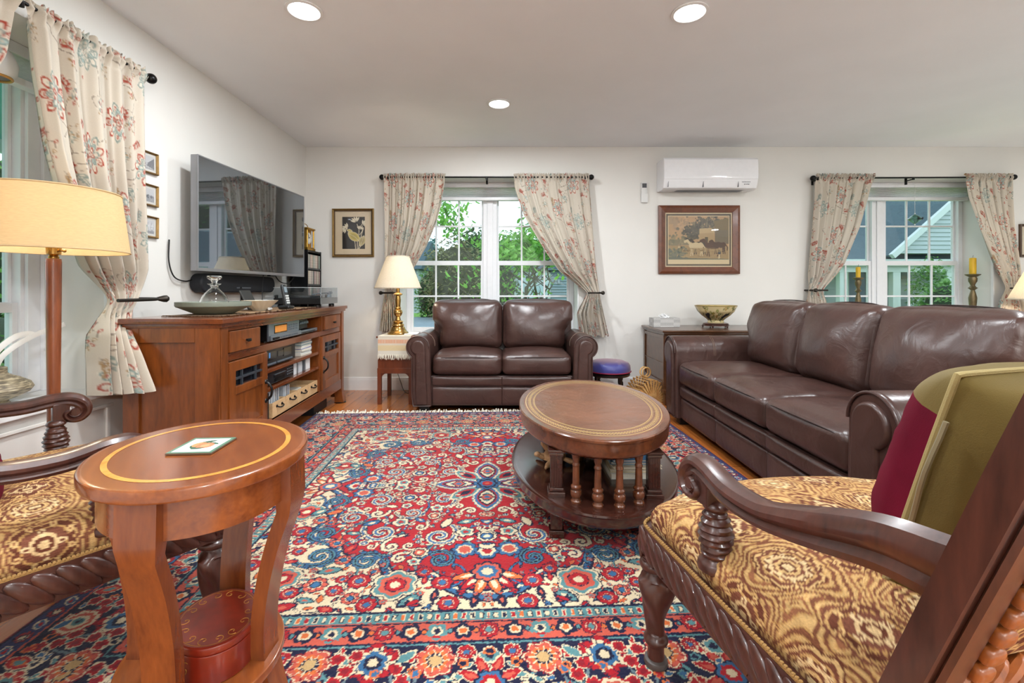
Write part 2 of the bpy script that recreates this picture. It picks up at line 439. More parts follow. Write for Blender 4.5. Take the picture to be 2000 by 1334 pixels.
struct('wall_back', w, M_wall)
w = MB().box(LX-T, LX, FY, LW[0], 0, CZ).box(LX-T, LX, LW[1], WY+T, 0, CZ).box(LX-T, LX, LW[0], LW[1], HEAD, CZ).box(LX-T, LX, LW[0], LW[1], 0, SILL-.03)
struct('wall_left', w, M_wall)
struct('wall_right', MB().box(RX, RX+.2, FY, WY+T, 0, CZ), M_wall)
struct('wall_front', MB().box(LX-T, RX+.2, FY-.2, FY, 0, CZ), M_wall)
def base_prof(): return [(0, 0), (.014, 0), (.014, .095), (.010, .105), (.008, .125), (0, .13)]
struct('baseboard_back', MB().prism([(WY-a, b) for a, b in base_prof()], LX, RX, 'x'), M_trim)
b = MB().prism([(LX+a, b) for a, b in base_prof()], FY, WY, 'y'); struct('baseboard_left', b, M_trim)
# shallow panel moulding under the left window seat
tp = MB()
tp.box(LX, LX+.012, LW[0], LW[1]+.02, SILL-.09, SILL-.075, .003).box(LX, LX+.012, LW[1]-.02, LW[1]+.0, .13, SILL-.09, .003)
struct('trim_1', tp, M_wall)
for i, (a, b) in enumerate(WINS):
    struct('trim_%d' % (i+2), MB().box(a-.0, b+.0, WY-.03, WY+T, SILL-.03, SILL, .006), M_trim)
struct('trim_4', MB().box(LX-T, LX+.03, LW[0], LW[1], SILL-.03, SILL, .006), M_trim)
# casing bead on the corners of the recess
for i, (a, b) in enumerate(WINS):
    struct('trim_%d' % (i+5), MB().box(a-.008, a+.006, WY-.006, WY+.02, SILL, HEAD, .002).box(b-.006, b+.008, WY-.006, WY+.02, SILL, HEAD, .002), M_trim)
struct('trim_7', MB().box(LX-.02, LX+.006, LW[1]-.006, LW[1]+.03, SILL, HEAD, .002).box(LX-.02, LX+.006, LW[0]-.03, LW[0]+.006, SILL, HEAD, .002), M_trim)

def window(name, W, loc, rz, side=.045, mull=.15, zb=.605, zt=2.065, zm=1.293, grid=True, casing=0):
    """twin double-hung window; local x along the wall, +y outward, z world heights"""
    r = thing(name, None, None, loc, rz); r['kind'] = 'structure'
    fr = MB()
    fr.box(-W/2, -W/2+side, 0, .08, SILL, HEAD, .004).box(W/2-side, W/2, 0, .08, SILL, HEAD, .004)
    fr.box(-mull/2, mull/2, 0, .08, SILL, HEAD, .004).box(-mull/2+.045, mull/2-.045, -.012, .0, SILL, HEAD, .003)
    fr.box(-W/2, W/2, 0.001, .08, SILL, zb-.05, .004).box(-W/2, W/2, .001, .08, zt+.03, HEAD, .004)
    if casing:
        fr.box(W/2-casing, W/2, -.02, .0, SILL, HEAD, .004).box(W/2-casing*.45, W/2, -.04, -.02, SILL, HEAD, .004)
    part('window_frame', fr, M_vinyl, r)
    for sx in (-1, 1):
        x0, x1 = sorted((sx*mull/2, sx*(W/2-side)))
        for (z0, z1, y, nm) in ((zb-.05, zm+.024, .012, 'lower'), (zm-.024, zt+.03, .042, 'upper')):
            s = MB(); st = .018 if nm == 'upper' else .026
            s.box(x0, x0+st, y, y+.03, z0, z1, .003).box(x1-st, x1, y, y+.03, z0, z1, .003)
            s.box(x0+.002, x1-.002, y+.0015, y+.0285, z0+.001, z0+.05, .003).box(x0+.002, x1-.002, y+.0015, y+.0285, z1-.048 if nm == 'lower' else z1-.03, z1-.001, .003)
            o = part('sash', s, M_vinyl, r)
            gz0, gz1 = z0+.05, z1-.048 if nm == 'lower' else z1-.03
            g = MB().box(x0+st*.8, x1-st*.8, y+.013, y+.017, gz0-.004, gz1+.004); part('glass', g, M_glass, o)
            if grid:
                q = MB(); wd = (x1-x0-2*st)/3
                for k in (1, 2): q.box(x0+st+k*wd-.009, x0+st+k*wd+.009, y+.006, y+.024, gz0, gz1, .003)
                q.box(x0+st, x1-st, y+.007, y+.023, (gz0+gz1)/2-.009, (gz0+gz1)/2+.009, .003)
                part('muntin', q, M_vinyl, o)
    return r
window('window_1', LW[1]-LW[0], (LX-RD-.01, (LW[0]+LW[1])/2, 0), PI/2, side=.12, zm=.915, grid=False, casing=.105)
for i, (a, b) in enumerate(WINS): window('window_%d' % (i+2), b-a, ((a+b)/2, WY+RD, 0), 0)
# raised cellular blinds at the head of each back window
M_blind = shade_mat('blind_fabric', srgb(.93, .92, .925), .65)
def blind(label, x0, x1, loc, rz):
    r = thing('window_blind', label, 'blind', loc, rz, 'raised white blinds at the window heads')
    part('headrail', MB().box(x0+.01, x1-.01, -.075, -.02, HEAD-.055, HEAD-.001, .004), M_vinyl, r)
    s = MB()
    zz = [(-.070 if k % 2 else -.052, HEAD-.055-.0078*k) for k in range(14)]
    s.add([(x, y, z) for y, z in zz for x in (x0+.015, x1-.015)], [(2*k, 2*k+1, 2*k+3, 2*k+2) for k in range(13)])
    part('slat_stack', s, M_blind, r)
    part('bottom_rail', MB().box(x0+.012, x1-.012, -.074, -.022, HEAD-.19, HEAD-.155, .005), M_vinyl, r)
for (a, b), lb in zip(WINS, ('white blind raised to the top of the window behind the loveseat', 'white blind raised to the top of the window behind the long sofa')):
    blind(lb, -(b-a)/2, (b-a)/2, ((a+b)/2, WY+RD, 0), 0)
blind('white blind raised at the head of the left window', -(LW[1]-LW[0])/2, (LW[1]-LW[0])/2, (LX-RD, (LW[0]+LW[1])/2, 0), PI/2)
# ceiling lights
M_led = emit('led_diffuser', (1, .97, .93), 14.0)
LIGHTS = [(-1.044, 2.373, 'recessed ceiling light at the upper left, above the television side'), (.948, 2.39, 'recessed ceiling light at the upper right, above the coffee table side'),
          (-.06, 3.553, 'recessed ceiling light nearest the back wall, above the loveseat')]
ADDED_LIGHTS = [(2.95, 2.38), (4.9, 2.38), (-.06, 1.2), (-1.044, -.2), (.95, -.2), (2.95, -.2), (4.9, -.2), (-.06, -1.6), (2.4, -1.6), (4.9, -1.6)]  # unseen downlights added to even out the room brightness
DL = 26.0
def downlight(x, y, label, group=None):
    r = thing('ceiling_light', label, 'ceiling light', (x, y, CZ), 0, 'recessed ceiling lights')
    ring = [(.074, -.001), (.092, -.001), (.092, -.006), (.078, -.009), (.074, -.004), (.074, -.001)]
    part('trim_ring', MB().lathe(ring, 40), M_trim, r)
    part('diffuser', MB().lathe([(.0, -.003), (.074, -.003), (.074, 0), (0, 0)], 40), M_led, r)
    lamp('downlight', 'AREA', (0, 0, -.012), DL, (.90, .96, 1.0), .14, r)
for x, y, lb in LIGHTS: downlight(x, y, lb)
for x, y in ADDED_LIGHTS: downlight(x, y, 'added ceiling light out of view, brightening the room from behind or beside the camera')
# camera
cam = bpy.data.cameras.new('camera'); co = bpy.data.objects.new('camera', cam); COL.objects.link(co)
cam.sensor_width = 36; cam.lens = F/2000*36; cam.shift_x = (1000-CX)/2000; cam.shift_y = -(667-HY)/2000
cam.clip_start = .02; cam.clip_end = 500
co.location = (0, 0, CH); co.rotation_euler = (PI/2, 0, 0); SC.camera = co
# world
wd = bpy.data.worlds.new('overcast'); SC.world = wd; wd.use_nodes = True; nt = wd.node_tree
bg = nt.nodes['Background']; sk = nt.nodes.new('ShaderNodeTexSky'); sk.sky_type = 'HOSEK_WILKIE'; sk.turbidity = 8; sk.ground_albedo = .4
sk.sun_direction = Vector((.5, -.6, .62)).normalized()
mx = nt.nodes.new('ShaderNodeMix'); mx.data_type = 'RGBA'; mx.inputs[0].default_value = .25
mx.inputs[6].default_value = (.86, .93, 1.0, 1); nt.links.new(sk.outputs[0], mx.inputs[7]); nt.links.new(mx.outputs[2], bg.inputs['Color'])
bg.inputs['Strength'].default_value = 3.0
vs = SC.view_settings; vs.view_transform = 'Standard'; vs.look = 'None'; vs.gamma = 1; vs.exposure = .05; vs.use_curve_mapping = False
SC.cycles.use_adaptive_sampling = True; SC.cycles.adaptive_threshold = .045
SC.cycles.max_bounces = 7; SC.cycles.diffuse_bounces = 4; SC.cycles.glossy_bounces = 4; SC.cycles.transmission_bounces = 6; SC.cycles.transparent_max_bounces = 12
SC.cycles.caustics_reflective = False; SC.cycles.caustics_refractive = False; SC.cycles.sample_clamp_indirect = 6
# ================================================================== RUG
RED, CRM, NVY, BLU, TEA, COR, ORG, MAR, TAN = '#b01f2c', '#dccbac', '#1d1f40', '#3f6f96', '#628f92', '#c8614f', '#d4743f', '#8e1b2c', '#c9a877'
RHX, RHY, RB = 1.37, 1.40, .47
def rosette(c, x, y, r, a=RED, core=BLU, out=NVY, n=8, rot=0):
    c.flower(x, y, r, n, [(1, out), (.88, a), (.50, '#e0b49a' if a == RED else CRM), (.44, MAR if a == RED else NVY), (.32, core)], .16, rot)
    if r > .02:
        for k in range(n):
            t = rot+(k+.5)*2*PI/n; c.stroke([(x+r*.5*math.cos(t), y+r*.5*math.sin(t)), (x+r*.82*math.cos(t), y+r*.82*math.sin(t))], .003, MAR if a == RED else NVY)
def rug_field():
    c = Canvas(RHX-RB+.01, RHY-RB+.01, .003, CRM); W, H = RHX-RB, RHY-RB
    X, Y = np.meshgrid(c.x, c.y)
    th = np.arctan2(Y/H, X/W); e = ((X/(W*.80))**2.6+(Y/(H*.80))**2.6)**(1/2.6)
    wav = 1+.035*np.cos(th*22)+.03*np.cos(th*9+.6)
    notch = .20*np.exp(-((X-.0)/.09)**2)*(Y > .3)
    for k, col in ((1.06, NVY), (1.045, BLU), (1.015, CRM), (1.0, NVY), (.985, RED)): c.img[e < k*wav*(1+notch)] = srgb(col)
    # abrash: slow weaving-dye variation of the red ground
    rnd = random.Random(5)
    # twining stems
    for k in range(26):
        x, y, a = rnd.uniform(.05, W), rnd.uniform(.05, H), rnd.uniform(0, 6.28); pts = [(x, y)]; q = rnd.choice((-1, 1))*rnd.uniform(.2, .5)
        for i in range(14): a += q*(1-.05*i); x += .022*math.cos(a); y += .022*math.sin(a); pts.append((x, y))
        c.stroke(pts, .011, NVY); c.stroke(pts, .006, rnd.choice((TEA, CRM, BLU)))
    pts = []
    def free(x, y, r):
        for (a, b, q) in pts:
            if (a-x)**2+(b-y)**2 < ((q+r)*.86)**2: return False
        pts.append((x, y, r)); return True
    def inred(x, y): 
        t = math.atan2(y/H, x/W); return ((x/(W*.8))**2.6+(y/(H*.8))**2.6)**(1/2.6) < .95
    # fixed motifs: scrolls, palmette domes, vase
    for (x, y, R, a, d, dark) in ((.20, .17, .055, 2.6, 1, 0), (.19, .50, .062, 3.3, -1, 0), (.43, .46, .06, .4, 1, 0), (.50, .17, .06, 5.2, -1, 0), (.33, .30, .045, 1, 1, 0),
                                  (.17, .66, .056, 5.5, -1, 1), (.44, .66, .056, 3.6, 1, 1), (.66, .46, .058, 1.4, -1, 1), (.70, .17, .056, 2.2, 1, 1), (.58, .33, .05, 4, 1, 0), (.62, .62, .06, 1.2, 1, 1)):
        pts.append((x, y, R*1.15)); cc = [(1.35, NVY), (1.05, BLU), (.62, TEA), (.3, NVY)] if dark else [(1.35, NVY), (1, CRM), (.45, BLU)]
        c.scroll(x, y, R, a, d, cc, 1.35, .36)
        for k in range(5):
            t = a+d*k*.75; c.leaf(x+R*1.12*math.cos(t), y+R*1.12*math.sin(t), R*.6, R*.3, t+d*1.1, [(1, NVY), (.7, CRM if not dark else BLU)])
    for (x, y, r) in ((.31, .80, .085), (.80, .27, .085), (.70, .75, .07)):
        pts.append((x, y, r)); c.flower(x, y, r, 6, [(1, NVY), (.94, CRM), (.84, TEA), (.66, COR), (.45, NVY), (.40, RED), (.2, CRM)], .22, .5)
        for s in (-1, 1):
            c.leaf(x+s*.06, y+.08 if y > .5 else y, .10, .05, .9*s+1.57, [(1, NVY), (.75, TEA), (.35, CRM)])
    # vase with fan leaves on the axis
    for (x, y, sw) in ((0, .74, 0), (.79, 0, 1)):
        pts.append((x, y, .13))
        for k, a in enumerate((-1.25, -.75, -.3, .3, .75, 1.25)):
            ang = a + (PI/2 if not sw else 0); l = .15
            c.leaf(x+math.cos(ang)*.07, y-(.0)+math.sin(ang)*.07, l, .045, ang, [(1, NVY), (.8, RED if k % 2 else ORG), (.4, CRM)])
        c.flower(x, y, .062, 8, [(1, NVY), (.85, COR), (.6, BLU), (.35, CRM)], .2)
        ang = -PI/2 if not sw else PI
        c.flower(x+math.cos(ang)*.13, y+math.sin(ang)*.13, .06, 5, [(1, NVY), (.85, BLU), (.6, CRM), (.35, RED)], .3)
        c.flower(x+math.cos(ang)*.25, y+math.sin(ang)*.25, .05, 6, [(1, NVY), (.8, CRM), (.45, TEA)], .25)
    for s in (.075, .09):
        pts.append((.09, .60, .06)); pts.append((.60, .09, .06))
    c.flower(.085, .60, .055, 8, [(1, NVY), (.88, BLU), (.6, CRM), (.45, COR)], .25); c.flower(.60, .085, .055, 8, [(1, NVY), (.88, BLU), (.6, CRM), (.45, COR)], .25)
    # centre medallion: four pointed lobes
    for ang, L in ((0, .25), (PI/2, .27)):
        x, y = math.cos(ang)*L*.58, math.sin(ang)*L*.58
        pts.append((x, y, L*.5))
        c.leaf(x, y, L*1.05, L*.56, ang, [(1, TEA), (.94, CRM), (.84, BLU), (.68, RED), (.6, NVY), (.5, CRM), (.34, TEA)], .1)
        c.flower(x, y, .034, 6, [(1, NVY), (.8, COR), (.45, BLU)], .25)
    c.leaf(.105, .105, .2, .10, PI/4, [(1, CRM), (.84, TEA), (.6, RED), (.34, NVY)], .12)
    c.flower(0, 0, .075, 8, [(1, NVY), (.92, BLU), (.74, NVY), (.55, BLU), (.36, RED), (.15, COR)], .22); pts.append((0, 0, .11))
    # filling flowers
    for r0, tries in ((.042, 260), (.032, 700), (.024, 1600), (.016, 3500), (.011, 5000)):
        for _ in range(tries):
            x, y = rnd.uniform(.0, W-.012), rnd.uniform(.0, H-.012); r = r0*rnd.uniform(.9, 1.1)
            if not free(x, y, r): continue
            red = inred(x, y); k = rnd.random(); a = rnd.uniform(0, 6.28)
            if not red and k < .6 and r > .02: rosette(c, x, y, r, RED if k < .45 else COR, BLU)
            elif red and k < .28: c.flower(x, y, r, 8, [(1, NVY), (.86, CRM), (.66, NVY), (.5, BLU if k < .14 else COR), (.25, CRM)], .18, a)
            elif k < .45: c.flower(x, y, r, 5, [(1, NVY), (.84, CRM if red else COR), (.5, TEA), (.25, RED)], .32, a)
            elif k < .58 and r > .018: c.scroll(x, y, r*.75, a, rnd.choice((-1, 1)), [(1.5, NVY), (1, CRM if red else BLU)], 1.2, .42)
            elif k < .85: c.leaf(x, y, r*2.2, r*1.15, a, [(1, NVY), (.78, rnd.choice((BLU, TEA, CRM) if red else (RED, TEA, NVY, ORG))), (.36, CRM if red else COR)], .2)
            else:
                for s in (-.5, 0, .5): c.leaf(x+r*.3*math.cos(a+s), y+r*.3*math.sin(a+s), r*1.5, r*.5, a+s*1.6, [(1, NVY), (.65, rnd.choice((CRM, TEA)) if red else rnd.choice((RED, BLU)))])
    return c
def rug_border(L, seed):
    c = Canvas(L+.01, RB+.01, .003, NVY); rnd = random.Random(seed)
    # y = 0 is the outer edge
    def band(a, b, col): c.img[int(a/.003):int(b/.003)] = srgb(col)
    band(0, .012, MAR); band(.012, .02, NVY); band(.02, .078, '#3b3f6c'); band(.078, .086, COR); band(.086, .332, NVY); band(.332, .338, TEA)
    band(.338, .346, NVY); band(.346, .415, COR); band(.415, .42, NVY); band(.42, .425, COR); band(.425, .462, TEA); band(.462, .47, NVY)
    n = int(L/.052)+2
    for k in range(n):
        x = k*.052
        if k % 2: rosette(c, x, .049, .024, '#a8323c', CRM)
        else: c.leaf(x, .049, .05, .03, .5, [(1, CRM), (.75, BLU), (.4, RED)])
    for k in range(int(L/.075)+2):
        x = k*.075; q = k % 4
        if q == 0: rosette(c, x, .381, .034, RED, TEA)
        elif q == 2: c.flower(x, .381, .034, 5, [(1, TEA), (.86, TEA), (.55, CRM), (.3, NVY)], .3, .3); c.leaf(x, .36, .03, .012, 0, [(1, RED)])
        else: c.flower(x, .381, .034, 5, [(1, NVY), (.8, NVY), (.55, CRM), (.34, ORG)], .3, k)
        c.leaf(x+.037, .381, .026, .02, 1.57, [(1, NVY), (.6, TEA if q % 2 else ORG)])
    for k in range(int(L/.026)+2):
        x = k*.026; col = (RED, CRM, NVY, RED, ORG, CRM)[k % 6]
        c.img[int(.429/.003):int(.458/.003), max(0, int((x-.008)/.003)):int((x+.006)/.003)] = srgb(NVY if col == CRM else CRM)
        c.img[int(.433/.003):int(.455/.003), max(0, int((x-.005)/.003)):int((x+.004)/.003)] = srgb(col)
    # main border, period .62
    per = .62
    for k in range(int(L/per)+2):
        x0 = k*per; yc = .209
        for sgn in (-1, 1):
            X = lambda d: x0+sgn*d
            st = [(X(.10+.02*i), yc+.055*math.sin(i*.55)) for i in range(12)]; c.stroke(st, .010, TEA)
            for i in (1, 4, 7, 10): c.stroke([st[i], (st[i][0]+sgn*.02, st[i][1]+(.075 if i % 2 else -.075))], .007, '#6f7f86')
            c.flower(X(.145), .275, .0605, 7, [(1, NVY)], .2, sgn*.5); c.flower(X(.145), .275, .060, 7, [(1, MAR), (.93, CRM), (.86, COR), (.6, ORG), (.42, NVY), (.3, TAN)], .2, sgn*.5)
            rosette(c, X(.062), .300, .028, RED, BLU, CRM)
            c.flower(X(.09), .150, .05, 6, [(1, CRM), (.9, RED), (.6, COR), (.45, TEA), (.2, NVY)], .22, .4)
            c.leaf(X(.16), .125, .085, .05, 1.57+.3*sgn, [(1, CRM), (.9, RED), (.55, ORG), (.38, TEA)], .12)
            for (dx, y, a) in ((.215, .29, .8), (.245, .25, 2.0), (.225, .215, .2), (.26, .185, 1.2), (.225, .165, 2.4), (.262, .300, 1.5), (.215, .125, .6)):
                c.flower(X(dx), y, .0235, 5, [(1, CRM), (.84, RED), (.45, MAR)], .28, a)
            c.flower(X(per/2), .15, .056, 9, [(1, RED), (.9, CRM), (.72, COR), (.5, CRM), (.3, TEA), (.15, NVY)], .12)
            c.leaf(X(.30), .115, .06, .03, .6*sgn, [(1, CRM), (.8, BLU)])
            c.leaf(X(.10), .105, .06, .03, -.4*sgn, [(1, CRM), (.8, TEA)])
        c.flower(x0+per/2, .275, .07, 6, [(1, MAR), (.94, RED), (.72, CRM), (.55, BLU), (.36, NVY), (.2, CRM)], .24, .5)
        c.leaf(x0+per/2-.085, .29, .07, .035, 2.4, [(1, CRM), (.8, TEA)], .15); c.leaf(x0+per/2+.085, .29, .07, .035, .7, [(1, CRM), (.8, TEA)], .15)
        for sgn in (-1, 1):                                             # petal divisions inside the large blossoms
            for (bx0, by0, R_, n_, q_) in ((x0+sgn*.145, .275, .060, 11, '#8e1b2c'), (x0+sgn*.145, .275, .044, 11, CRM), (x0+sgn*.09, .150, .05, 9, CRM), (x0+per/2, .15, .050, 12, MAR)):
                for k_ in range(n_):
                    t_ = k_*2*PI/n_+sgn*.3; c.stroke([(bx0+R_*.45*math.cos(t_), by0+R_*.45*math.sin(t_)), (bx0+R_*.86*math.cos(t_), by0+R_*.86*math.sin(t_))], .0035, q_)
        for k_ in range(10):
            t_ = k_*2*PI/10; c.leaf(x0+per/2+.050*math.cos(t_), .275+.050*math.sin(t_), .030, .013, t_, [(1, NVY), (.7, CRM if k_ % 2 else RED)])
        for a in range(8):
            an = a*PI/4+.39; c.leaf(x0+.052*math.cos(an), yc+.058*math.sin(an)-.01, .085, .034, an, [(1, CRM), (.84, RED), (.45, COR)])
        c.flower(x0, yc-.01, .045, 6, [(1, NVY), (.86, BLU), (.6, RED), (.3, CRM)], .22)
        c.flower(x0, yc+.08, .03, 5, [(1, CRM), (.85, TEA), (.4, NVY)], .2)
    # small fill
    dark = np.array(srgb(NVY), np.float32)
    for _ in range(int(1500*L)):
        x, y = rnd.uniform(0, L), rnd.uniform(.10, .322); i, j = int(x/.003), int(y/.003)
        if abs(c.img[j, i]-dark).sum() < .01 and abs(c.img[min(j+5, c.ny-1), min(i+5, c.nx-1)]-dark).sum() < .01 and abs(c.img[j-5, max(i-5, 0)]-dark).sum() < .01:
            if rnd.random() < .5: c.flower(x, y, .016, 5, [(1, rnd.choice((CRM, TEA, ORG))), (.6, rnd.choice((RED, BLU, NVY)))], .3, rnd.uniform(0, 6))
            else: c.leaf(x, y, .036, .016, rnd.uniform(0, 6), [(1, CRM), (.7, rnd.choice((RED, BLU, TEA)))])
    return c
fc = rug_field(); bs_ = rug_border(RHY, 3); be_ = rug_border(RHX, 4)
xs = np.arange(-RHX, RHX+.0001, RHX*2/860); ys = np.arange(-RHY, RHY+.0001, RHY*2/880)
AX, AY = np.meshgrid(np.abs(xs), np.abs(ys))
rj = np.random.RandomState(7); jit = lambda: np.repeat(np.repeat(rj.randn(len(ys)//2+1, len(xs)//2+1), 2, 0), 2, 1)[:len(ys), :len(xs)]*.0012      # uneven hand knots
AX = np.abs(AX+jit()); AY = np.abs(AY+jit())
col = fc.sample(AX, AY).copy()
ex, ey = RHX-AX, RHY-AY; side = ex < ey
mB = (np.minimum(ex, ey) < RB)
csd = bs_.sample(AY, ex); cen = be_.sample(AX, ey)
col = np.where((mB & side)[..., None], csd, col); col = np.where((mB & ~side)[..., None], cen, col)
# woven abrash: horizontal dye lots
abr = 1+.05*np.sin(ys*21)+.04*np.sin(ys*47+1); col = np.clip(col*abr[:, None, None], 0, 1)**1.12*.80
M_rug = vcol('wool_pile', .95, .1, .35, 700, .18, 330, .15)
RUGC, RUGR = Vector((-.10, 2.357, 0)), .047
rug = thing('persian_rug', 'large red, cream and navy floral rug on the floor', 'rug', RUGC, RUGR)
rnz = np.random.RandomState(1)
gridmesh('pile', xs, ys, lambda X, Y: (X+.004*np.sin(Y*3.1), Y, .010+.0016*rnz.rand(*X.shape)-.006*((np.abs(X) > RHX-.004) | (np.abs(Y) > RHY-.004))), col, M_rug, rug)
part('backing', MB().box(-RHX, RHX, -RHY, RHY, .001, .007), plain('rug_backing', srgb(MAR), .95), rug)
M_fringe = plain('cotton_fringe', srgb('#e6dfce'), .95)
for sg in (1, -1):
    fr = MB(); rr = random.Random(9)
    for k in range(330):
        x = -RHX+.01+k*(2*RHX-.02)/329+rr.uniform(-.003, .003); L = rr.uniform(.035, .075); h = rr.uniform(.006, .016)
        if rr.random() < .12: h += .012
        sx = rr.uniform(-.02, .02)
        fr.tube([(x, sg*(RHY-.004), .007), (x+sx*.3, sg*(RHY+L*.35), .005+h), (x+sx*.8, sg*(RHY+L*.75), .004+h*.6), (x+sx, sg*(RHY+L), .003)], [.0032, .004, .0034, .002], 5)
    o = part('fringe', fr, M_fringe, rug); o['kind'] = 'stuff'

# ================================================================== CURTAIN CLOTH
def curtain_cloth():
    B = '#c3b9ab'; c = Canvas(.62, .74, .003, B, True); rnd = random.Random(2)
    RU, GB, TN, WH, DK, BL = '#9c3f30', '#7f8d88', '#9a7c58', '#d5ccbd', '#77695f', '#a3b6b3'
    def peony(x, y, R, a, ru):
        for n_, ro, l_, w_, q1, q2 in ((9, .70, .62, .46, ru, WH), (8, .44, .50, .36, GB, BL), (6, .24, .36, .26, ru, WH)):
            for k in range(n_):
                t = a+k*2*PI/n_+ro; px, py = x+R*ro*math.cos(t), y+R*ro*math.sin(t)*.9
                c.leaf(px, py, R*l_, R*w_, t, [(1, WH), (.90, q1 if (k*3+n_) % 4 else GB), (.55, q2 if k % 3 else B), (.34, q1 if k % 2 else WH), (.16, B)], .18)
        c.flower(x, y, R*.16, 5, [(1, DK), (.7, WH), (.4, ru)], .3)
    def paisley(x, y, L, a, ru):
        c.leaf(x, y, L, L*.58, a, [(1, WH), (.94, DK), (.87, B)], .12)
        for k in range(5):
            t = a+(k-2)*.5; c.leaf(x+L*.13*math.cos(t)-L*.12*math.cos(a), y+L*.13*math.sin(t)-L*.12*math.sin(a), L*.36, L*.12, t, [(1, ru if k % 2 else GB), (.55, WH)])
        for k in range(7):
            t = -1.6+k*.53+a; c.leaf(x+L*.5*math.cos(t)*(1 if abs(t-a) < .5 else .62), y+L*.5*math.sin(t)*(1 if abs(t-a) < .5 else .62), L*.16, L*.09, t, [(1, ru if k % 2 else TN), (.5, WH)])
    def sprig(x, y, a, n, colr):
        pts = [(x+.013*i*math.cos(a+.09*i), y+.013*i*math.sin(a+.09*i)) for i in range(n)]; c.stroke(pts, .0035, DK)
        for i in range(1, n):
            for s in (-1, 1): c.leaf(pts[i][0]+.011*math.cos(a+s*1.1), pts[i][1]+.011*math.sin(a+s*1.1), .021, .010, a+s*.8, [(1, colr), (.4, B)] if i % 2 else [(1, colr)])
    vines = [(.05, .1, .6), (.36, .02, 1.9), (.2, .42, -.5), (.5, .5, 1.2), (.58, .25, 2.6), (.08, .62, .2)]
    for x, y, a in vines:
        pts = []
        for i in range(26): a += .085*math.sin(i*.4); x += .013*math.cos(a); y += .013*math.sin(a); pts.append((x, y))
        c.stroke(pts, .009, WH); c.stroke(pts, .0045, DK)
    peony(.14, .16, .100, .3, RU); peony(.45, .33, .098, 1.2, RU); peony(.17, .54, .095, 2.2, RU); peony(.47, .66, .085, .7, GB)
    for (x, y, L, a, q) in ((.32, .12, .13, 1.0, RU), (.30, .45, .12, 2.3, GB), (.55, .12, .12, .4, RU), (.03, .37, .13, -.6, RU), (.33, .62, .12, .2, RU), (.58, .50, .10, 1.7, GB), (.03, .68, .1, .9, TN), (.27, .28, .10, -.9, TN)):
        paisley(x, y, L, a, q)
    for (x, y, a, n, q) in ((.24, .06, .4, 6, RU), (.40, .20, 2.2, 6, RU), (.55, .44, -.7, 6, RU), (.09, .44, .9, 6, TN), (.25, .68, -.3, 6, RU), (.38, .52, 1.3, 5, GB), (.55, .60, .4, 6, RU), (.06, .30, 2.8, 5, RU), (.22, .38, .2, 5, RU), (.36, .73, 2.6, 5, TN)):
        sprig(x, y, a, n, q)
    for _ in range(26): c.flower(rnd.uniform(0, .62), rnd.uniform(0, .74), rnd.uniform(.008, .015), 5, [(1, WH), (.75, rnd.choice((RU, GB, TN))), (.3, B)], .3, rnd.uniform(0, 6))
    c.blur(1); return c
CLOTH = curtain_cloth()
M_curtain = vcol('printed_curtain_cloth', .95, .1, .0, 900, .07, 500, .1, .12)
M_rod = plain('black_iron', srgb(.06, .055, .055), .35, .6)
M_bronze = plain('dark_bronze', srgb(.22, .20, .18), .4, .8)
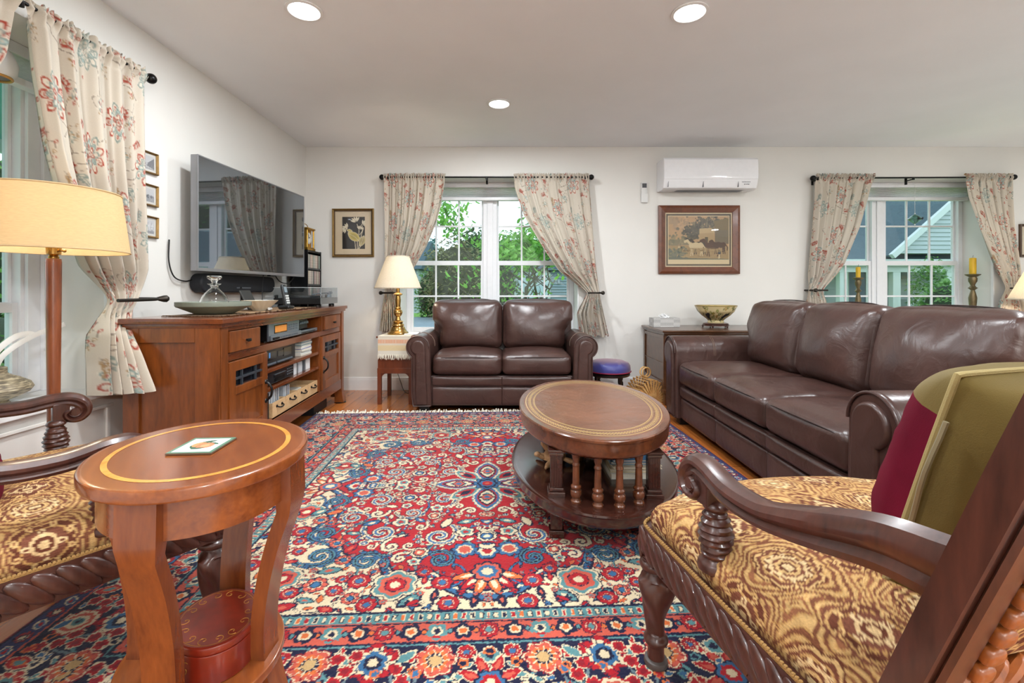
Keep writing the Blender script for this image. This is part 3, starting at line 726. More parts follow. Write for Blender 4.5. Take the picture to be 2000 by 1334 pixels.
def curtain(name_lab, group, O, ax, nr, keys, zt, zb, W, folds, amp, seed, lean=0.0, ztie=None, cu=0.0):
    """O origin; ax along the wall; nr out of the wall into the room; keys: (z, left, right)"""
    r = thing('curtain', name_lab, 'curtain', (0, 0, 0), 0, group)
    nu, nv = 190, 330; u = np.linspace(0, 1, nu); z = np.linspace(zt, zb, nv)
    ks = sorted(keys, key=lambda k: -k[0]); kz = np.array([k[0] for k in ks])[::-1]
    def smooth(v, n=9):
        p = np.pad(v, (n, n), 'edge'); k = np.hanning(2*n+1); k /= k.sum(); return np.convolve(p, k, 'valid')
    Lf = smooth(np.interp(z, kz, np.array([k[1] for k in ks])[::-1])); Rf = smooth(np.interp(z, kz, np.array([k[2] for k in ks])[::-1]))
    Of = smooth(np.interp(z, kz, np.array([(k[3] if len(k) > 3 else 0) for k in ks])[::-1]))
    Of2 = smooth(np.interp(z, kz, np.array([(k[4] if len(k) > 4 else (k[3] if len(k) > 3 else 0)) for k in ks])[::-1]))
    rs = np.random.RandomState(seed); ph = rs.rand(4)*6.28
    w0 = abs(Rf[0]-Lf[0])
    def fn(U, Z):
        j = np.round((zt-Z)/(zt-zb)*(nv-1)).astype(int); L = Lf[j]; R = Rf[j]; wd = np.abs(R-L)
        uu = U+.012*np.sin(U*17+ph[0])+.02*np.sin(U*6+ph[1]); A = 1.75*amp*(.45+.85*np.clip(1-wd/(w0*1.05), 0, 1))*np.clip((zt-Z)/.10, .25, 1)
        if ztie is not None: A = A*np.clip(np.abs(Z-ztie)/.16, .28, 1)
        drift = .5*np.sin((zt-Z)*1.3+ph[2])
        y = A*(np.abs(np.sin(PI*folds*uu+ph[3]+drift*.4))**.8*2-1.2+.35*np.sin(2*PI*folds*1.9*uu+ph[0]+drift))
        hd = np.clip(1-np.abs(Z-(zt-.035))/.05, 0, 1)           # gathers round the rod
        fr = np.clip((Z-(zt-.03))/.03, 0, 1)
        y = y+hd*.016*np.sin(2*PI*folds*3.2*uu+ph[1])+fr*.014*np.sin(2*PI*folds*5.1*uu)
        a = L+(R-L)*U+.3*A*np.cos(2*PI*folds*uu+ph[3]); n = y+.012*hd+Of[j]+(Of2[j]-Of[j])*U
        zz = Z+fr*.008*np.sin(2*PI*folds*6.3*uu+1)-.010*np.sin(2*PI*folds*uu*.5+ph[2])*np.clip(1-(Z-zb)/.1, 0, 1)
        return (O[0]+ax[0]*a+nr[0]*n, O[1]+ax[1]*a+nr[1]*n, zz)
    U, Z = np.meshgrid(u, z)
    c = CLOTH.sample((U*W+cu)*.9, ((zt-Z)+seed*.13)*.9)
    o = gridmesh('cloth', u, z, fn, c, M_curtain, r)
    return r
BW = dict(ax=(1, 0), nr=(0, -1))
def bx(px): return (px-CX)*4.54/F
def bz(py): return CH+(HY-py)*4.54/F
# back-left window
GB_ = 'patterned curtains at the window behind the loveseat'; GC_ = 'patterned curtains at the window behind the long sofa'; GL_ = 'patterned curtains at the left window'
def keyset(l): return [(bz(y), bx(a), bx(b)) + ((o,) if o is not None else ()) for (y, a, b, o) in l]
curtain('patterned curtain tied back at the left of the window behind the loveseat, behind the lamp', GB_, (0, 4.54), (1, 0), (0, -1),
        keyset([(339, 750, 871, 0), (400, 751, 862, 0), (434, 752, 853, 0), (480, 752, 834, 0), (519, 752, 812, 0), (550, 751, 788, 0), (570, 751, 775, 0), (590, 749, 774, 0), (646, 742, 783, 0)]), bz(339), bz(646), 1.15, 8, .016, 1, ztie=bz(570))
curtain('patterned curtain swept back to the right of the window behind the loveseat', GB_, (0, 4.54), (1, 0), (0, -1),
        keyset([(339, 1003, 1151, 0), (370, 1007, 1153, 0), (420, 1024, 1157, 0), (491, 1066, 1163, 0), (530, 1094, 1166, 0), (553, 1124, 1168, .01), (573, 1146, 1171, .02), (590, 1138, 1174, .01), (612, 1128, 1179, 0), (657, 1135, 1189, 0)]), bz(339), bz(657), 1.3, 7, .016, 2, ztie=bz(573), cu=.2)
curtain('patterned curtain tied back at the left of the window behind the long sofa', GC_, (0, 4.54), (1, 0), (0, -1),
        keyset([(340, 1593, 1711, 0), (390, 1592, 1697, 0), (443, 1588, 1681, 0), (517, 1583, 1648, 0), (550, 1581, 1622, 0), (567, 1580, 1607, 0), (585, 1578, 1612, 0), (650, 1570, 1618, 0)]), bz(340), bz(650), 1.1, 7, .017, 3, ztie=bz(567), cu=.35)
curtain('greyer patterned curtain at the right of the window behind the long sofa', GC_, (0, 4.54), (1, 0), (0, -1),
        keyset([(340, 1883, 1976, 0), (385, 1891, 1976, 0), (437, 1909, 1978, 0), (485, 1928, 1984, 0), (535, 1951, 1990, 0), (562, 1964, 1990, 0), (590, 1952, 1995, 0), (650, 1944, 2008, 0)]), bz(340), bz(650), 1.05, 6, .017, 4, ztie=bz(562), cu=.1)
# left window (plane x = -1.93); a runs along y
def ly(px): return 1.93*F/(CX-px)
def lz(px, py): return CH+(HY-py)*ly(px)/F
curtain('patterned curtain tied back at the right of the left window, beside the television', GL_, (-1.93, 0), (0, 1), (1, 0),
        [(2.172, 1.845, 2.462, 0), (1.9, 1.875, 2.46, 0), (1.6, 1.93, 2.46, 0), (1.3, 2.02, 2.462, 0), (1.1, 2.11, 2.455, 0), (1.0, 2.19, 2.42, .01), (.95, 2.22, 2.38, .02), (.88, 2.18, 2.33, .02), (.80, 2.13, 2.20, .04, .09), (.7, 2.105, 2.165, .05, .17), (.525, 2.09, 2.15, .07, .25)], 2.172, .525, 1.25, 5.2, .027, 5, ztie=.95)
curtain('patterned curtain at the far left edge of the picture', GL_, (-1.93, 0), (0, 1), (1, 0),
        [(2.172, .55, 1.815, 0), (1.9, .55, 1.77, 0), (1.6, .55, 1.62, 0), (1.3, .55, 1.35, 0), (1.05, .55, .95, 0), (.95, .56, .72, .02), (.85, .55, .75, .02), (.525, .5, .8, .03)], 2.172, .525, 1.6, 8, .024, 6, ztie=.95)
def rod(label, p0, p1, ax, wallpt, group='black curtain rods', brk=()):
    r = thing('curtain_rod', label, 'curtain rod', (0, 0, 0), 0, group); p0 = Vector(p0); p1 = Vector(p1); d = (p1-p0).normalized()
    part('rod', MB().tube([p0, p1], .008, 12), M_rod, r)
    for p, s in ((p0, -1), (p1, 1)):
        f = MB(); f.ell(p+d*s*.030, .027, 18, 12); f.tube([p-d*s*.02, p+d*s*.004], .013, 14); part('finial', f, M_rod, r)
    for t in brk:
        q = p0+(p1-p0)*t; b = MB(); wq = q.copy()
        if abs(d.x) > .5: wq.y = wallpt
        else: wq.x = wallpt
        b.tube([q+Vector((0, 0, -.014)), wq+Vector((0, 0, -.014))], .006, 8); b.tube([wq*.98+q*.02+Vector((0, 0, .02)), wq*.98+q*.02+Vector((0, 0, -.05))], .011, 8)
        b.tube([q+Vector((0, 0, -.022)), q+Vector((0, 0, -.004))], .011, 10)
        part('bracket', b, M_rod, r)
rod('black curtain rod with ball ends above the window behind the loveseat', (bx(752), 4.54, bz(346)), (bx(1149), 4.54, bz(346)), 0, WY, brk=(.015, .5, .985))
rod('black curtain rod with ball ends above the window behind the long sofa', (bx(1594), 4.54, bz(348)), (bx(1974), 4.54, bz(346)), 0, WY, brk=(.01, .5, .985))
rod('black curtain rod with ball end above the left window', (-1.93, .50, 2.146), (-1.93, 2.47, 2.146), 1, LX, brk=(.02, .675, .97))
def holdback(label, pts, knob, wall):
    r = thing('curtain_holdback', label, 'curtain holdback', (0, 0, 0), 0, 'curtain holdbacks')
    part('hook', MB().tube(catmull(pts, 6), .0085, 10), M_bronze, r)
    k = Vector(knob[0]); d = Vector(knob[1]).normalized(); m = MB().tube([k, k+d*.03, k+d*.045, k+d*.055], [.009, .018, .019, .010], 14); part('knob', m, M_bronze, r)
z = bz(572)
holdback('bronze holdback on the curtain beside the brass lamp', [(bx(750), WY, z), (bx(750), 4.50, z), (bx(756), 4.485, z), (bx(778), 4.485, z)], ((bx(750), 4.49, z), (-.2, -1, 0)), WY)
holdback('bronze holdback on the curtain right of the loveseat', [(bx(1172), WY, z), (bx(1172), 4.50, z), (bx(1166), 4.47, z), (bx(1146), 4.475, z)], ((bx(1172), 4.48, z), (.2, -1, 0)), WY)
z = bz(567)
holdback('bronze holdback on the curtain left of the far candlestick', [(bx(1583), WY, z), (bx(1583), 4.50, z), (bx(1590), 4.485, z), (bx(1609), 4.485, z)], ((bx(1583), 4.49, z), (-.2, -1, 0)), WY)
z = bz(563)
holdback('bronze holdback on the curtain at the right edge of the picture', [(bx(1991), WY, z), (bx(1991), 4.50, z), (bx(1984), 4.485, z), (bx(1962), 4.485, z)], ((bx(1991), 4.49, z), (.2, -1, 0)), WY)
holdback('bronze holdback on the curtain left of the television', [(LX, 2.475, .952), (-1.90, 2.475, .952), (-1.865, 2.45, .95), (-1.858, 2.34, .949), (-1.865, 2.21, .948)], ((-1.88, 2.475, .952), (.6, .8, 0)), LX)
# ================================================================== LEATHER SEATING
M_lea = leather('brown_leather', srgb(.26, .175, .155), .30)
M_seam = plain('leather_seam', srgb(.17, .11, .10), .5)
M_foot = plain('black_foot', srgb(.05, .045, .04), .4)
M_stitch = plain('tan_stitch', srgb(.42, .33, .28), .7)
def keyhole(xi, xo, zb, cx, cz, r, n=22):
    a0 = -math.acos(max(-1, min(1, (xo-cx)/r))); a1 = PI+math.acos(max(-1, min(1, (cx-xi)/r)))
    return [(xi, zb), (xo*.92+xi*.08, zb), (xo, zb+.10)] + [(xo, zb+.10+(cz+r*math.sin(a0)-zb-.10)*k/3) for k in (1, 2)] + [(cx+r*math.cos(a0+(a1-a0)*k/n), cz+r*math.sin(a0+(a1-a0)*k/n)) for k in range(n+1)]
def make_sofa(name, label, cat, W, D, ns, loc, rz, ztop=.90, armr=.10, backlean=.16, seed=0, cush_h=.17):
    r = thing(name, label, cat, loc, rz)
    xin = W/2-armr*2.15
    # base with two horizontal welts
    b = MB().box(-xin-.05, xin+.05, .055, D-.06, .05, .30, .015)
    part('base', b, M_lea, r)
    for nm, y0, z0, z1 in (('front_rail', .035, .215, .295), ('front_panel', .042, .055, .208)):
        m = MB(); k = ns
        for i in range(k):
            a = -xin+i*2*xin/k; m.soft(2*xin/k+.004, .05, z1-z0, .018, n=8, crown=(0, .006, 0), M=Matrix.Translation((a+xin/k, y0+.022, (z0+z1)/2)))
        part(nm, m, M_lea, r)
    for s in (-1, 1):
        f = lambda p: [(s*(xin+a), z) for a, z in p]
        xo = armr*1.72
        full = keyhole(.005, xo, .055, armr*1.15, .535, armr)
        m = MB().prism(f(full), .012, D-.09, 'y', .018)
        o = part('arm', m, M_lea, r)
        fp = keyhole(.035, xo-.036, .07, armr*1.15, .535, armr-.038)
        part('arm_front', MB().prism(f(fp), -.006, .03, 'y', .014), M_lea, o)
        pp = [Vector((s*(xin+a), .010, z)) for a, z in keyhole(.012, xo-.006, .06, armr*1.15, .535, armr-.006, 30)]
        part('piping', MB().tube(pp, .0055, 8), M_lea, o)
        st = [Vector((s*(xin+armr*1.15+(armr+.0015)*math.cos(a)), D*.32, .535+(armr+.0015)*math.sin(a))) for a in np.linspace(-.6, PI+.3, 24)]
        q = MB(); q.tube(st, .0022, 5); q.tube([v+Vector((0, .012, 0)) for v in st], .0022, 5); part('stitching', q, M_stitch, o)
        for y in (.05, D-.14):
            part('foot', MB().box(s*(xin+.03), s*(xin+.11), y, y+.07, .0, .06, .006) if s > 0 else MB().box(-xin-.11, -xin-.03, y, y+.07, 0, .06, .006), M_foot, r)
    # back frame
    part('back_frame', MB().soft(2*xin+.17, .20, ztop-.10, .07, n=10, M=Matrix.Translation((0, D-.10, .06+(ztop-.10)/2))@Matrix.Rotation(-.05, 4, 'X')), M_lea, r)
    cw = 2*xin/ns
    for i in range(ns):
        cx = -xin+cw*(i+.5); sd = seed+i*7
        def fs(p, c):
            p.z += .020*max(0, 1-c.x*c.x)*max(0, 1-(c.y*.9)**2) if c.z > 0 else 0
            if c.z > .3: p.z += .005*noise.noise(Vector((p.x*5+sd, p.y*5, 1.3)))
            if c.z > -.2 and c.y < -.7: p.z -= .006
            return p
        d0 = D-.30
        m = MB().soft(cw+.002, d0, cush_h, .045, n=20, crown=(.0, .012, .010), wr=.0018, wf=9, seed=sd, fn=fs, M=Matrix.Translation((cx, .022+d0/2, .30+cush_h/2+.006)))
        o = part('seat_cushion', m, M_lea, r)
        zq = .30+cush_h-.022
        w = [Vector((cx+t*(cw/2-.028), .022+.010-.012*(1-t*t)*1.4, zq+.006*(1-t*t)-.010*(abs(t)**8))) for t in np.linspace(-1, 1, 24)]
        part('piping', MB().tube(w, .0032, 6), M_seam, o)
        hb = ztop-.455+.01; bw = cw+.0
        def fb(p, c):
            t = (c.z+1)/2
            wide = .075*max(0, min(1, (p.z+hb/2-.17)/.10))           # spreads out above the arm
            if ns == 2:
                if c.x*(-1 if i == 0 else 1) > 0: p.x += wide*abs(c.x)*(-1 if i == 0 else 1)
            else:
                if (i == 0 and c.x < 0) or (i == ns-1 and c.x > 0): p.x += wide*c.x
            p.y += -.05*(1-(c.z+.35)**2)*(1-abs(c.x)**2.2) if c.y < 0 else 0
            p.z += .012*math.cos(c.x*PI*.5)*(c.z > 0)*c.z
            # soft folds running off the upper corners
            k = noise.noise(Vector((p.x*7+sd, p.z*3.0-p.x*4, sd*.37)))
            p.y += .012*k*(.3+abs(c.x)+max(0, c.z))*.6
            return p
        M = Matrix.Translation((cx, D-.285, .470+hb/2-.01))@Matrix.Rotation(-backlean, 4, 'X')
        m = MB().soft(bw-.004, .20, hb, .075, n=24, crown=(0, .03, .0), wr=.003, wf=7, seed=sd+3, fn=fb, M=M)
        o = part('back_cushion', m, M_lea, r)
        e = []
        for t in np.linspace(-1, 1, 26):
            x = t*(bw/2-.06); wz = .075
            if ns == 2 and t*(-1 if i == 0 else 1) > 0: x += wz*abs(t)*(-1 if i == 0 else 1)
            if ns == 3 and ((i == 0 and t < 0) or (i == 2 and t > 0)): x += wz*t
            e.append(M@Vector((x, .005, hb/2+.004+.012*math.cos(t*PI/2)-.025*abs(t)**7)))
        part('piping', MB().tube(e, .0032, 6), M_seam, o)
    return r
make_sofa('loveseat', 'brown leather two-seat loveseat in front of the middle window', 'loveseat', 1.56, .80, 2, (-.04, 3.725, 0), 0, ztop=.895, armr=.098, seed=1)
make_sofa('sofa', 'long brown leather three-seat sofa along the right side', 'sofa', 2.19, .93, 3, (1.235, 2.55, 0), -PI/2, ztop=.905, armr=.118, seed=40)

# ================================================================== CARVED ARMCHAIRS
M_mah = wood('dark_mahogany', srgb('#2a1410'), srgb('#4e2a20'), (6, 6, 1), .34, .25, 4)
def tapestry_canvas():
    W, H = .27, .34; c = Canvas(W, H, .0014, '#a9824f', True); X, Y = np.meshgrid(c.x, c.y); rnd = random.Random(12)
    tx, ty = 2*PI/W, 2*PI/H
    wx = X+.010*np.sin(2*ty*Y+1)+.006*np.sin(3*tx*X+2*ty*Y)+.003*np.sin(7*tx*X+1); wy = Y+.010*np.sin(2*tx*X)+.006*np.sin(3*ty*Y-tx*X+2)+.003*np.sin(6*ty*Y)
    A = [(0, 0), (W/2, H/2)]; Bm = [(W/2, 0), (0, H/2)]
    d = np.full(X.shape, 9.)
    for (a, b) in A+Bm:
        for ox in (-W, 0, W):
            for oy in (-H, 0, H): d = np.minimum(d, np.hypot(wx-a-ox, (wy-b-oy)*.9)*(1 if (a, b) in A else 1.12))
    ph = d*2*PI/.0125; v = np.sin(ph); k = (np.floor(d/.0125).astype(int)) % 3
    DK, MD, TN, LT = [np.array(srgb(q), np.float32) for q in ('#5d3324', '#84553a', '#a9824f', '#bf9c69')]
    img = np.where((v > .25)[..., None], DK*.55+MD*.45, np.where((v < -.35)[..., None], LT*.6+TN*.4, TN)); img = np.where(((k == 1) & (v > .25))[..., None], MD, img); c.img = img.astype(np.float32)
    for (a, b) in A:
        c.flower(a, b, .060, 8, [(1, '#5d3324'), (.94, '#bf9c69'), (.86, '#6d4130'), (.74, '#b08a58'), (.66, '#5d3324'), (.56, '#c2a376'), (.44, '#6d4130'), (.36, '#bf9c69'), (.24, '#5d3324'), (.16, '#cbb084')], .13, .2, 1.12)
        for q in range(12):
            t = q*PI/6; c.leaf(a+.034*math.cos(t), b+.037*math.sin(t), .014, .009, t, [(1, '#cbb084'), (.4, '#84553a')])
    for (a, b) in Bm:
        c.flower(a, b, .066, 4, [(1, '#6d4130'), (.93, '#b08a58'), (.85, '#5d3324'), (.66, '#a9824f'), (.58, '#6d4130'), (.36, '#c2a376'), (.26, '#5d3324'), (.14, '#c2a376')], .22, PI/4, 1.1)
        for q in range(8):
            t = q*PI/4+.39; c.leaf(a+.046*math.cos(t), b+.050*math.sin(t), .022, .016, t, [(1, '#5d3324'), (.8, '#bf9c69'), (.35, '#84553a')])
        for q in range(4):
            t = q*PI/2; c.leaf(a+.026*math.cos(t), b+.029*math.sin(t), .022, .013, t, [(1, '#cbb084'), (.5, '#6d4130')])
    rs = np.random.RandomState(5); wv = 1+.20*np.sin((X*.8+Y)*2*PI/.0045)*rs.uniform(.3, 1, X.shape)+.16*(rs.rand(*X.shape)-.5)
    c.img = np.clip(c.img*wv[..., None], 0, 1).astype(np.float32); return c
TAP = tapestry_canvas(); M_tap = vcol('tapestry_fabric', .9, .15, .35, 420, .14, 300)
def dens(prof, k=4):
    out = catmull([(a, b, 0) for a, b in prof], k); return [(max(0, p.x), p.y) for p in out]
M_gold = plain('gold_braid', srgb('#94713f'), .9, bmp=.5, bscale=400)
M_glide = plain('furniture_glide', srgb('#4a4340'), .5)
M_orangewood = wood('warm_rubbed_mahogany', srgb('#5a2a12'), srgb('#9a5424'), (4, 4, 1), .3, .4, 6)
def seat_outline(hw, hd, bow, inset=0.0, rc=.06, hf=.35):
    """open path: rear left -> front left -> bowed front -> front right -> rear right (front is +y)"""
    L = [Vector((-hw+inset, -hd, 0)), Vector((-hw+inset, -hd*.4, 0)), Vector((-hw+inset, hf*.3, 0)), Vector((-hw+inset, hf-rc, 0))]
    fx = [(-hw+inset)+rc*(1-math.cos(a)) for a in (.5, 1.0)]; 
    L += [Vector((-hw+inset+rc*.2, hf-rc*.25-inset*.6, 0)), Vector((-hw+inset+rc, hf+.012-inset, 0))]
    for t in np.linspace(-.7, .7, 9): L.append(Vector((t*(hw-inset), hf+bow*(1-t*t)-inset, 0)))
    L += [Vector((-p.x, p.y, 0)) for p in L[:6][::-1]]
    return catmull(L, 5)
def armchair(name, label, loc, rz, detail=True):
    r = thing(name, label, 'armchair', loc, rz, 'carved dark wood armchairs')
    hw, hd, bow = .395, .30, .08
    pth = seat_outline(hw, hd, bow)
    # upholstered seat following the bowed outline
    o2 = seat_outline(hw, hd, bow, .012); o2 = o2+[Vector((hw-.02-(2*hw-.04)*k/8, -hd-.01, 0)) for k in range(1, 8)]+[o2[0].copy()]
    seg = np.array([[p.x, p.y] for p in o2]); ln = np.r_[0, np.cumsum(np.hypot(*np.diff(seg, axis=0).T))]; nn_ = 620
    q = np.linspace(0, ln[-1], nn_); ox_, oy_ = np.interp(q, ln, seg[:, 0]), np.interp(q, ln, seg[:, 1])
    rk = np.array([1.0, 1.008, 1.014, 1.010, .99, .94, .84, .68, .48, .25, .0]); rz_ = np.array([.350, .362, .378, .394, .410, .427, .442, .452, .459, .4625, .463]); rl = np.array([1.16, 1.12, 1.08, 1.04, .99, .94, .84, .68, .48, .25, .0])
    T_ = np.linspace(0, 1, 110)**.8; tk = np.linspace(0, 1, len(rk))
    IX = np.arange(nn_); Q_, TT_ = np.meshgrid(IX, T_); kk, zz_, ll = (np.interp(TT_, tk, a) for a in (rk, rz_, rl))
    gridmesh('seat', IX, T_, lambda a, b: (ox_[Q_]*kk, oy_[Q_]*kk, zz_), TAP.sample(ox_[Q_]*ll+.02, oy_[Q_]*ll+.03), M_tap, r)
    br = MB(); k = 0; d = 0
    bp = [p*1.018+Vector((0, 0, .362)) for p in pth]
    br.tube(bp, .0035, 6)
    for i in range(len(bp)-1):
        L = (bp[i+1]-bp[i]).length; m_ = max(1, int(L/.007))
        for j in range(m_): br.ell(bp[i].lerp(bp[i+1], j/m_)+Vector((0, 0, .003)), .0044, 6, 4)
    part('braid', br, M_gold, r)
    # gadrooned apron
    ap = MB(); ap.sweep([p+Vector((0, 0, .318)) for p in pth], [(-.012, -.040), (.012, -.040), (.016, -.034), (.012, -.028), (.012, .028), (.018, .034), (.014, .042), (-.012, .042)])
    apo = part('apron', ap, M_mah, r)
    g = MB(); acc = 0.0; nxt = .03
    for i in range(len(pth)-1):
        a, b_ = pth[i], pth[i+1]; L = (b_-a).length; t = (b_-a)/L; out = Vector((-t.y, t.x, 0))
        while nxt <= acc+L:
            p = a+t*(nxt-acc)+out*.012+Vector((0, 0, .318))
            ax = (t*.74+Vector((0, 0, 1))*.67).normalized(); sd = out.cross(ax)
            M = Matrix(((sd.x, out.x, ax.x, p.x), (sd.y, out.y, ax.y, p.y), (sd.z, out.z, ax.z, p.z), (0, 0, 0, 1)))
            g.ell((0, 0, 0), (.0185, .0105, .053), 12, 8, M=M); nxt += .041
        acc += L
    part('gadroon', g, M_mah, apo)
    # turned, twisted front legs
    for s in (-1, 1):
        lg = MB(); X, Y = s*(hw-.022), .35-.032
        tw = lambda a, z: 1+(.16*math.cos(3*a+z*42) if .085 < z < .225 else 0)
        lg.lathe(dens([(.0, .004), (.020, .004), (.021, .05), (.030, .06), (.031, .07), (.024, .08), (.022, .09), (.026, .12), (.035, .16), (.043, .20), (.041, .225), (.030, .243), (.028, .25), (.040, .256), (.041, .268), (.034, .275), (.034, .28)]), 36, tw, M=Matrix.Translation((X, Y, 0)))
        lg.box(X-.034, X+.034, Y-.034, Y+.034, .278, .352, .006)
        for a in (0, 1):
            for q in range(3): lg.ell((X+s*.034*(1-a)+(q-1)*.018*a, Y+.034*a+(q-1)*.018*(1-a), .315), (.008+.003*a, .008+.003*(1-a), .026), 8, 6)
        o = part('leg', lg, M_mah, r)
        part('glide', MB().lathe([(0, 0), (.029, 0), (.031, .006), (.029, .014), (.021, .018), (0, .018)], 24, M=Matrix.Translation((X, Y, 0))), M_glide, o)
    # rear posts (leg and raked stile in one)
    def rake(z): return -hd-.355*max(0, z-.40)-.03*max(0, .3-z)
    for s in (-1, 1):
        zz = [0, .12, .25, .36, .44, .55, .68, .8, .92, 1.02]
        prof = [(-.024, -.026), (-.010, -.026), (-.007, -.022), (.007, -.022), (.010, -.026), (.024, -.026), (.026, -.018), (.026, .010), (.020, .013), (.017, .010), (.013, .016), (.018, .021), (.018, .028), (-.018, .028), (-.018, .021), (-.013, .016), (-.017, .010), (-.020, .013), (-.026, .010), (-.026, -.018)]
        ps = MB().sweep([Vector((s*(hw-.01), rake(z), z)) for z in zz], [(b, a) for a, b in prof], up=(0, 1, 0), sc=[.75, .85, .95, 1, 1, 1, 1, 1, .95, .9])
        part('leg', ps, M_mah, r)
    # back: rails, beads, panel
    bk = MB(); bk.box(-hw+.01, hw-.01, rake(.50)-.022, rake(.50)+.022, .478, .525, .008)
    part('back_rail', bk, M_orangewood, r)
    rp = MB(); nr_ = 26
    for i in range(nr_):
        x = -hw+.035+i*(2*hw-.07)/(nr_-1); p = Vector((x, rake(.515)-.020, .512)); ax = Vector((.72, 0, .69)).normalized(); sd = Vector((0, -1, 0)).cross(ax); ou = Vector((0, -1, 0))
        rp.ell((0, 0, 0), (.008, .010, .026), 8, 6, M=Matrix(((sd.x, ou.x, ax.x, p.x), (sd.y, ou.y, ax.y, p.y), (sd.z, ou.z, ax.z, p.z), (0, 0, 0, 1))))
    part('rope_carving', rp, M_orangewood, r)
    top = [Vector((x, rake(1.0+.09*math.cos(x/hw*PI/2))-.0, 1.0+.09*math.cos(x/hw*PI/2))) for x in np.linspace(-hw-.01, hw+.01, 21)]
    part('crest_rail', MB().sweep(top, [(-.028, -.04), (.028, -.04), (.034, 0), (.028, .04), (-.028, .04)]), M_mah, r)
    def pan(side):
        def fn(u, v):
            z = .53+v*(.47+.06*math.cos((u-.5)*PI)); x = (u-.5)*2*(hw-.045); return Vector((x, rake(z)+side*(.012+.03*math.sin(u*PI)**.6*math.sin(v*PI)**.6), z))
        return fn
    U_ = np.linspace(0, 1, 190); V_ = np.linspace(0, 1, 170); GU_, GV_ = np.meshgrid(U_, V_)
    for side in (1, -1):
        def bp_(U, V):
            z = .53+V*(.47+.06*np.cos((U-.5)*PI)); b_ = .012+.03*(np.sin(U*PI).clip(0)*np.sin(V*PI).clip(0))**.6
            return ((U-.5)*2*(hw-.045), -hd-.355*np.maximum(0, z-.40)+side*b_, z)
        gridmesh('back_panel', U_, V_, bp_, TAP.sample(GU_*.65+.03, GV_*.53), M_tap, r)
    for s in (-1, 1):
        bd = MB()
        for i in range(19):
            z = .475+i*.0285; c = Vector((s*(hw-.052), rake(z)-.026, z)); M = Matrix.Translation(c)@Matrix.Rotation(math.atan(.355), 4, 'X')
            bd.soft(.028, .018, .025, .008, n=4, M=M)
        part('bead_trim', bd, M_orangewood, r)
    # arms
    for s in (-1, 1):
        xa = s*.368
        pts = [(xa+s*.016, rake(.655)+.004, .655), (xa+s*.022, -.30, .650), (xa+s*.030, -.20, .622), (xa+s*.03, -.10, .594), (xa+s*.024, 0, .588), (xa+s*.014, .08, .600), (xa+s*.008, .125, .598), (xa+s*.006, .155, .578), (xa+s*.006, .162, .552), (xa+s*.006, .146, .532), (xa+s*.006, .122, .532), (xa+s*.006, .110, .548), (xa+s*.006, .120, .560)]
        pa = catmull(pts, 6); nn = len(pa)
        prof = [(-.020, -.022), (.020, -.022), (.024, -.014), (.018, -.006), (.026, .002), (.026, .010), (.018, .020), (0, .025), (-.018, .020), (-.026, .010), (-.026, .002), (-.018, -.006), (-.024, -.014)]
        # the frame follows the curl: build with a fixed side vector
        V = []; Fc = []; T_, _ = frames(pa); sc = []
        for i, p in enumerate(pa):
            t = i/(nn-1); k = .78+.34*min(1, t/.10) if t < .2 else 1.0; hsc = (1.75-.8*t/.25 if t < .25 else .95) if t < .55 else .95-.55*((t-.55)/.45)
            side = Vector((1, 0, 0)); upv = side.cross(T_[i]).normalized()
            if i and upv.dot(lastup) < 0: pass
            lastup = upv
            for (a, b_) in prof: V.append(p+side*a*k*(1 if t < .6 else 1.05)+upv*b_*hsc)
        q = len(prof)
        for i in range(nn-1):
            for k in range(q): Fc.append((i*q+k, i*q+(k+1) % q, (i+1)*q+(k+1) % q, (i+1)*q+k))
        Fc.append(tuple(range(q))[::-1]); Fc.append(tuple(range((nn-1)*q, nn*q)))
        am = MB().add(V, Fc)
        am.lathe([(0, -.024), (.012, -.024), (.016, -.018), (.030, -.014), (.030, .014), (.016, .018), (.012, .024), (0, .024)], 20, M=Matrix.Translation((xa+s*.006, .134, .553))@Matrix.Rotation(PI/2, 4, 'Y'))
        am.box(xa-.018+s*.006, xa+.018+s*.006, .075, .122, .52, .59, .006)
        o = part('arm', am, M_mah, r)
        tw2 = lambda a, z: 1+(.10*math.cos(a-z*430) if .425 < z < .505 else 0)
        pp = MB().lathe(dens([(.0, .385), (.034, .385), (.036, .400), (.030, .408), (.026, .414), (.031, .42), (.029, .432), (.033, .45), (.034, .465), (.030, .485), (.025, .505), (.020, .512), (.026, .518), (.026, .524), (.018, .532), (0, .534)]), 30, tw2, M=Matrix.Translation((xa-s*.004, .085, 0))@Matrix.Rotation(-.0, 4, 'X'))
        part('arm_support', pp, M_mah, o)
    return r
RC, RCR = (.8226, .98, .012), .2014
LC, LCR = (-1.333, 1.308, .012), -.6686
armchair('carved_armchair', 'carved dark wood armchair with olive pillow at the right foreground', RC, RCR)
armchair('carved_armchair', 'carved dark wood armchair behind the oval side table, left foreground', LC, LCR)
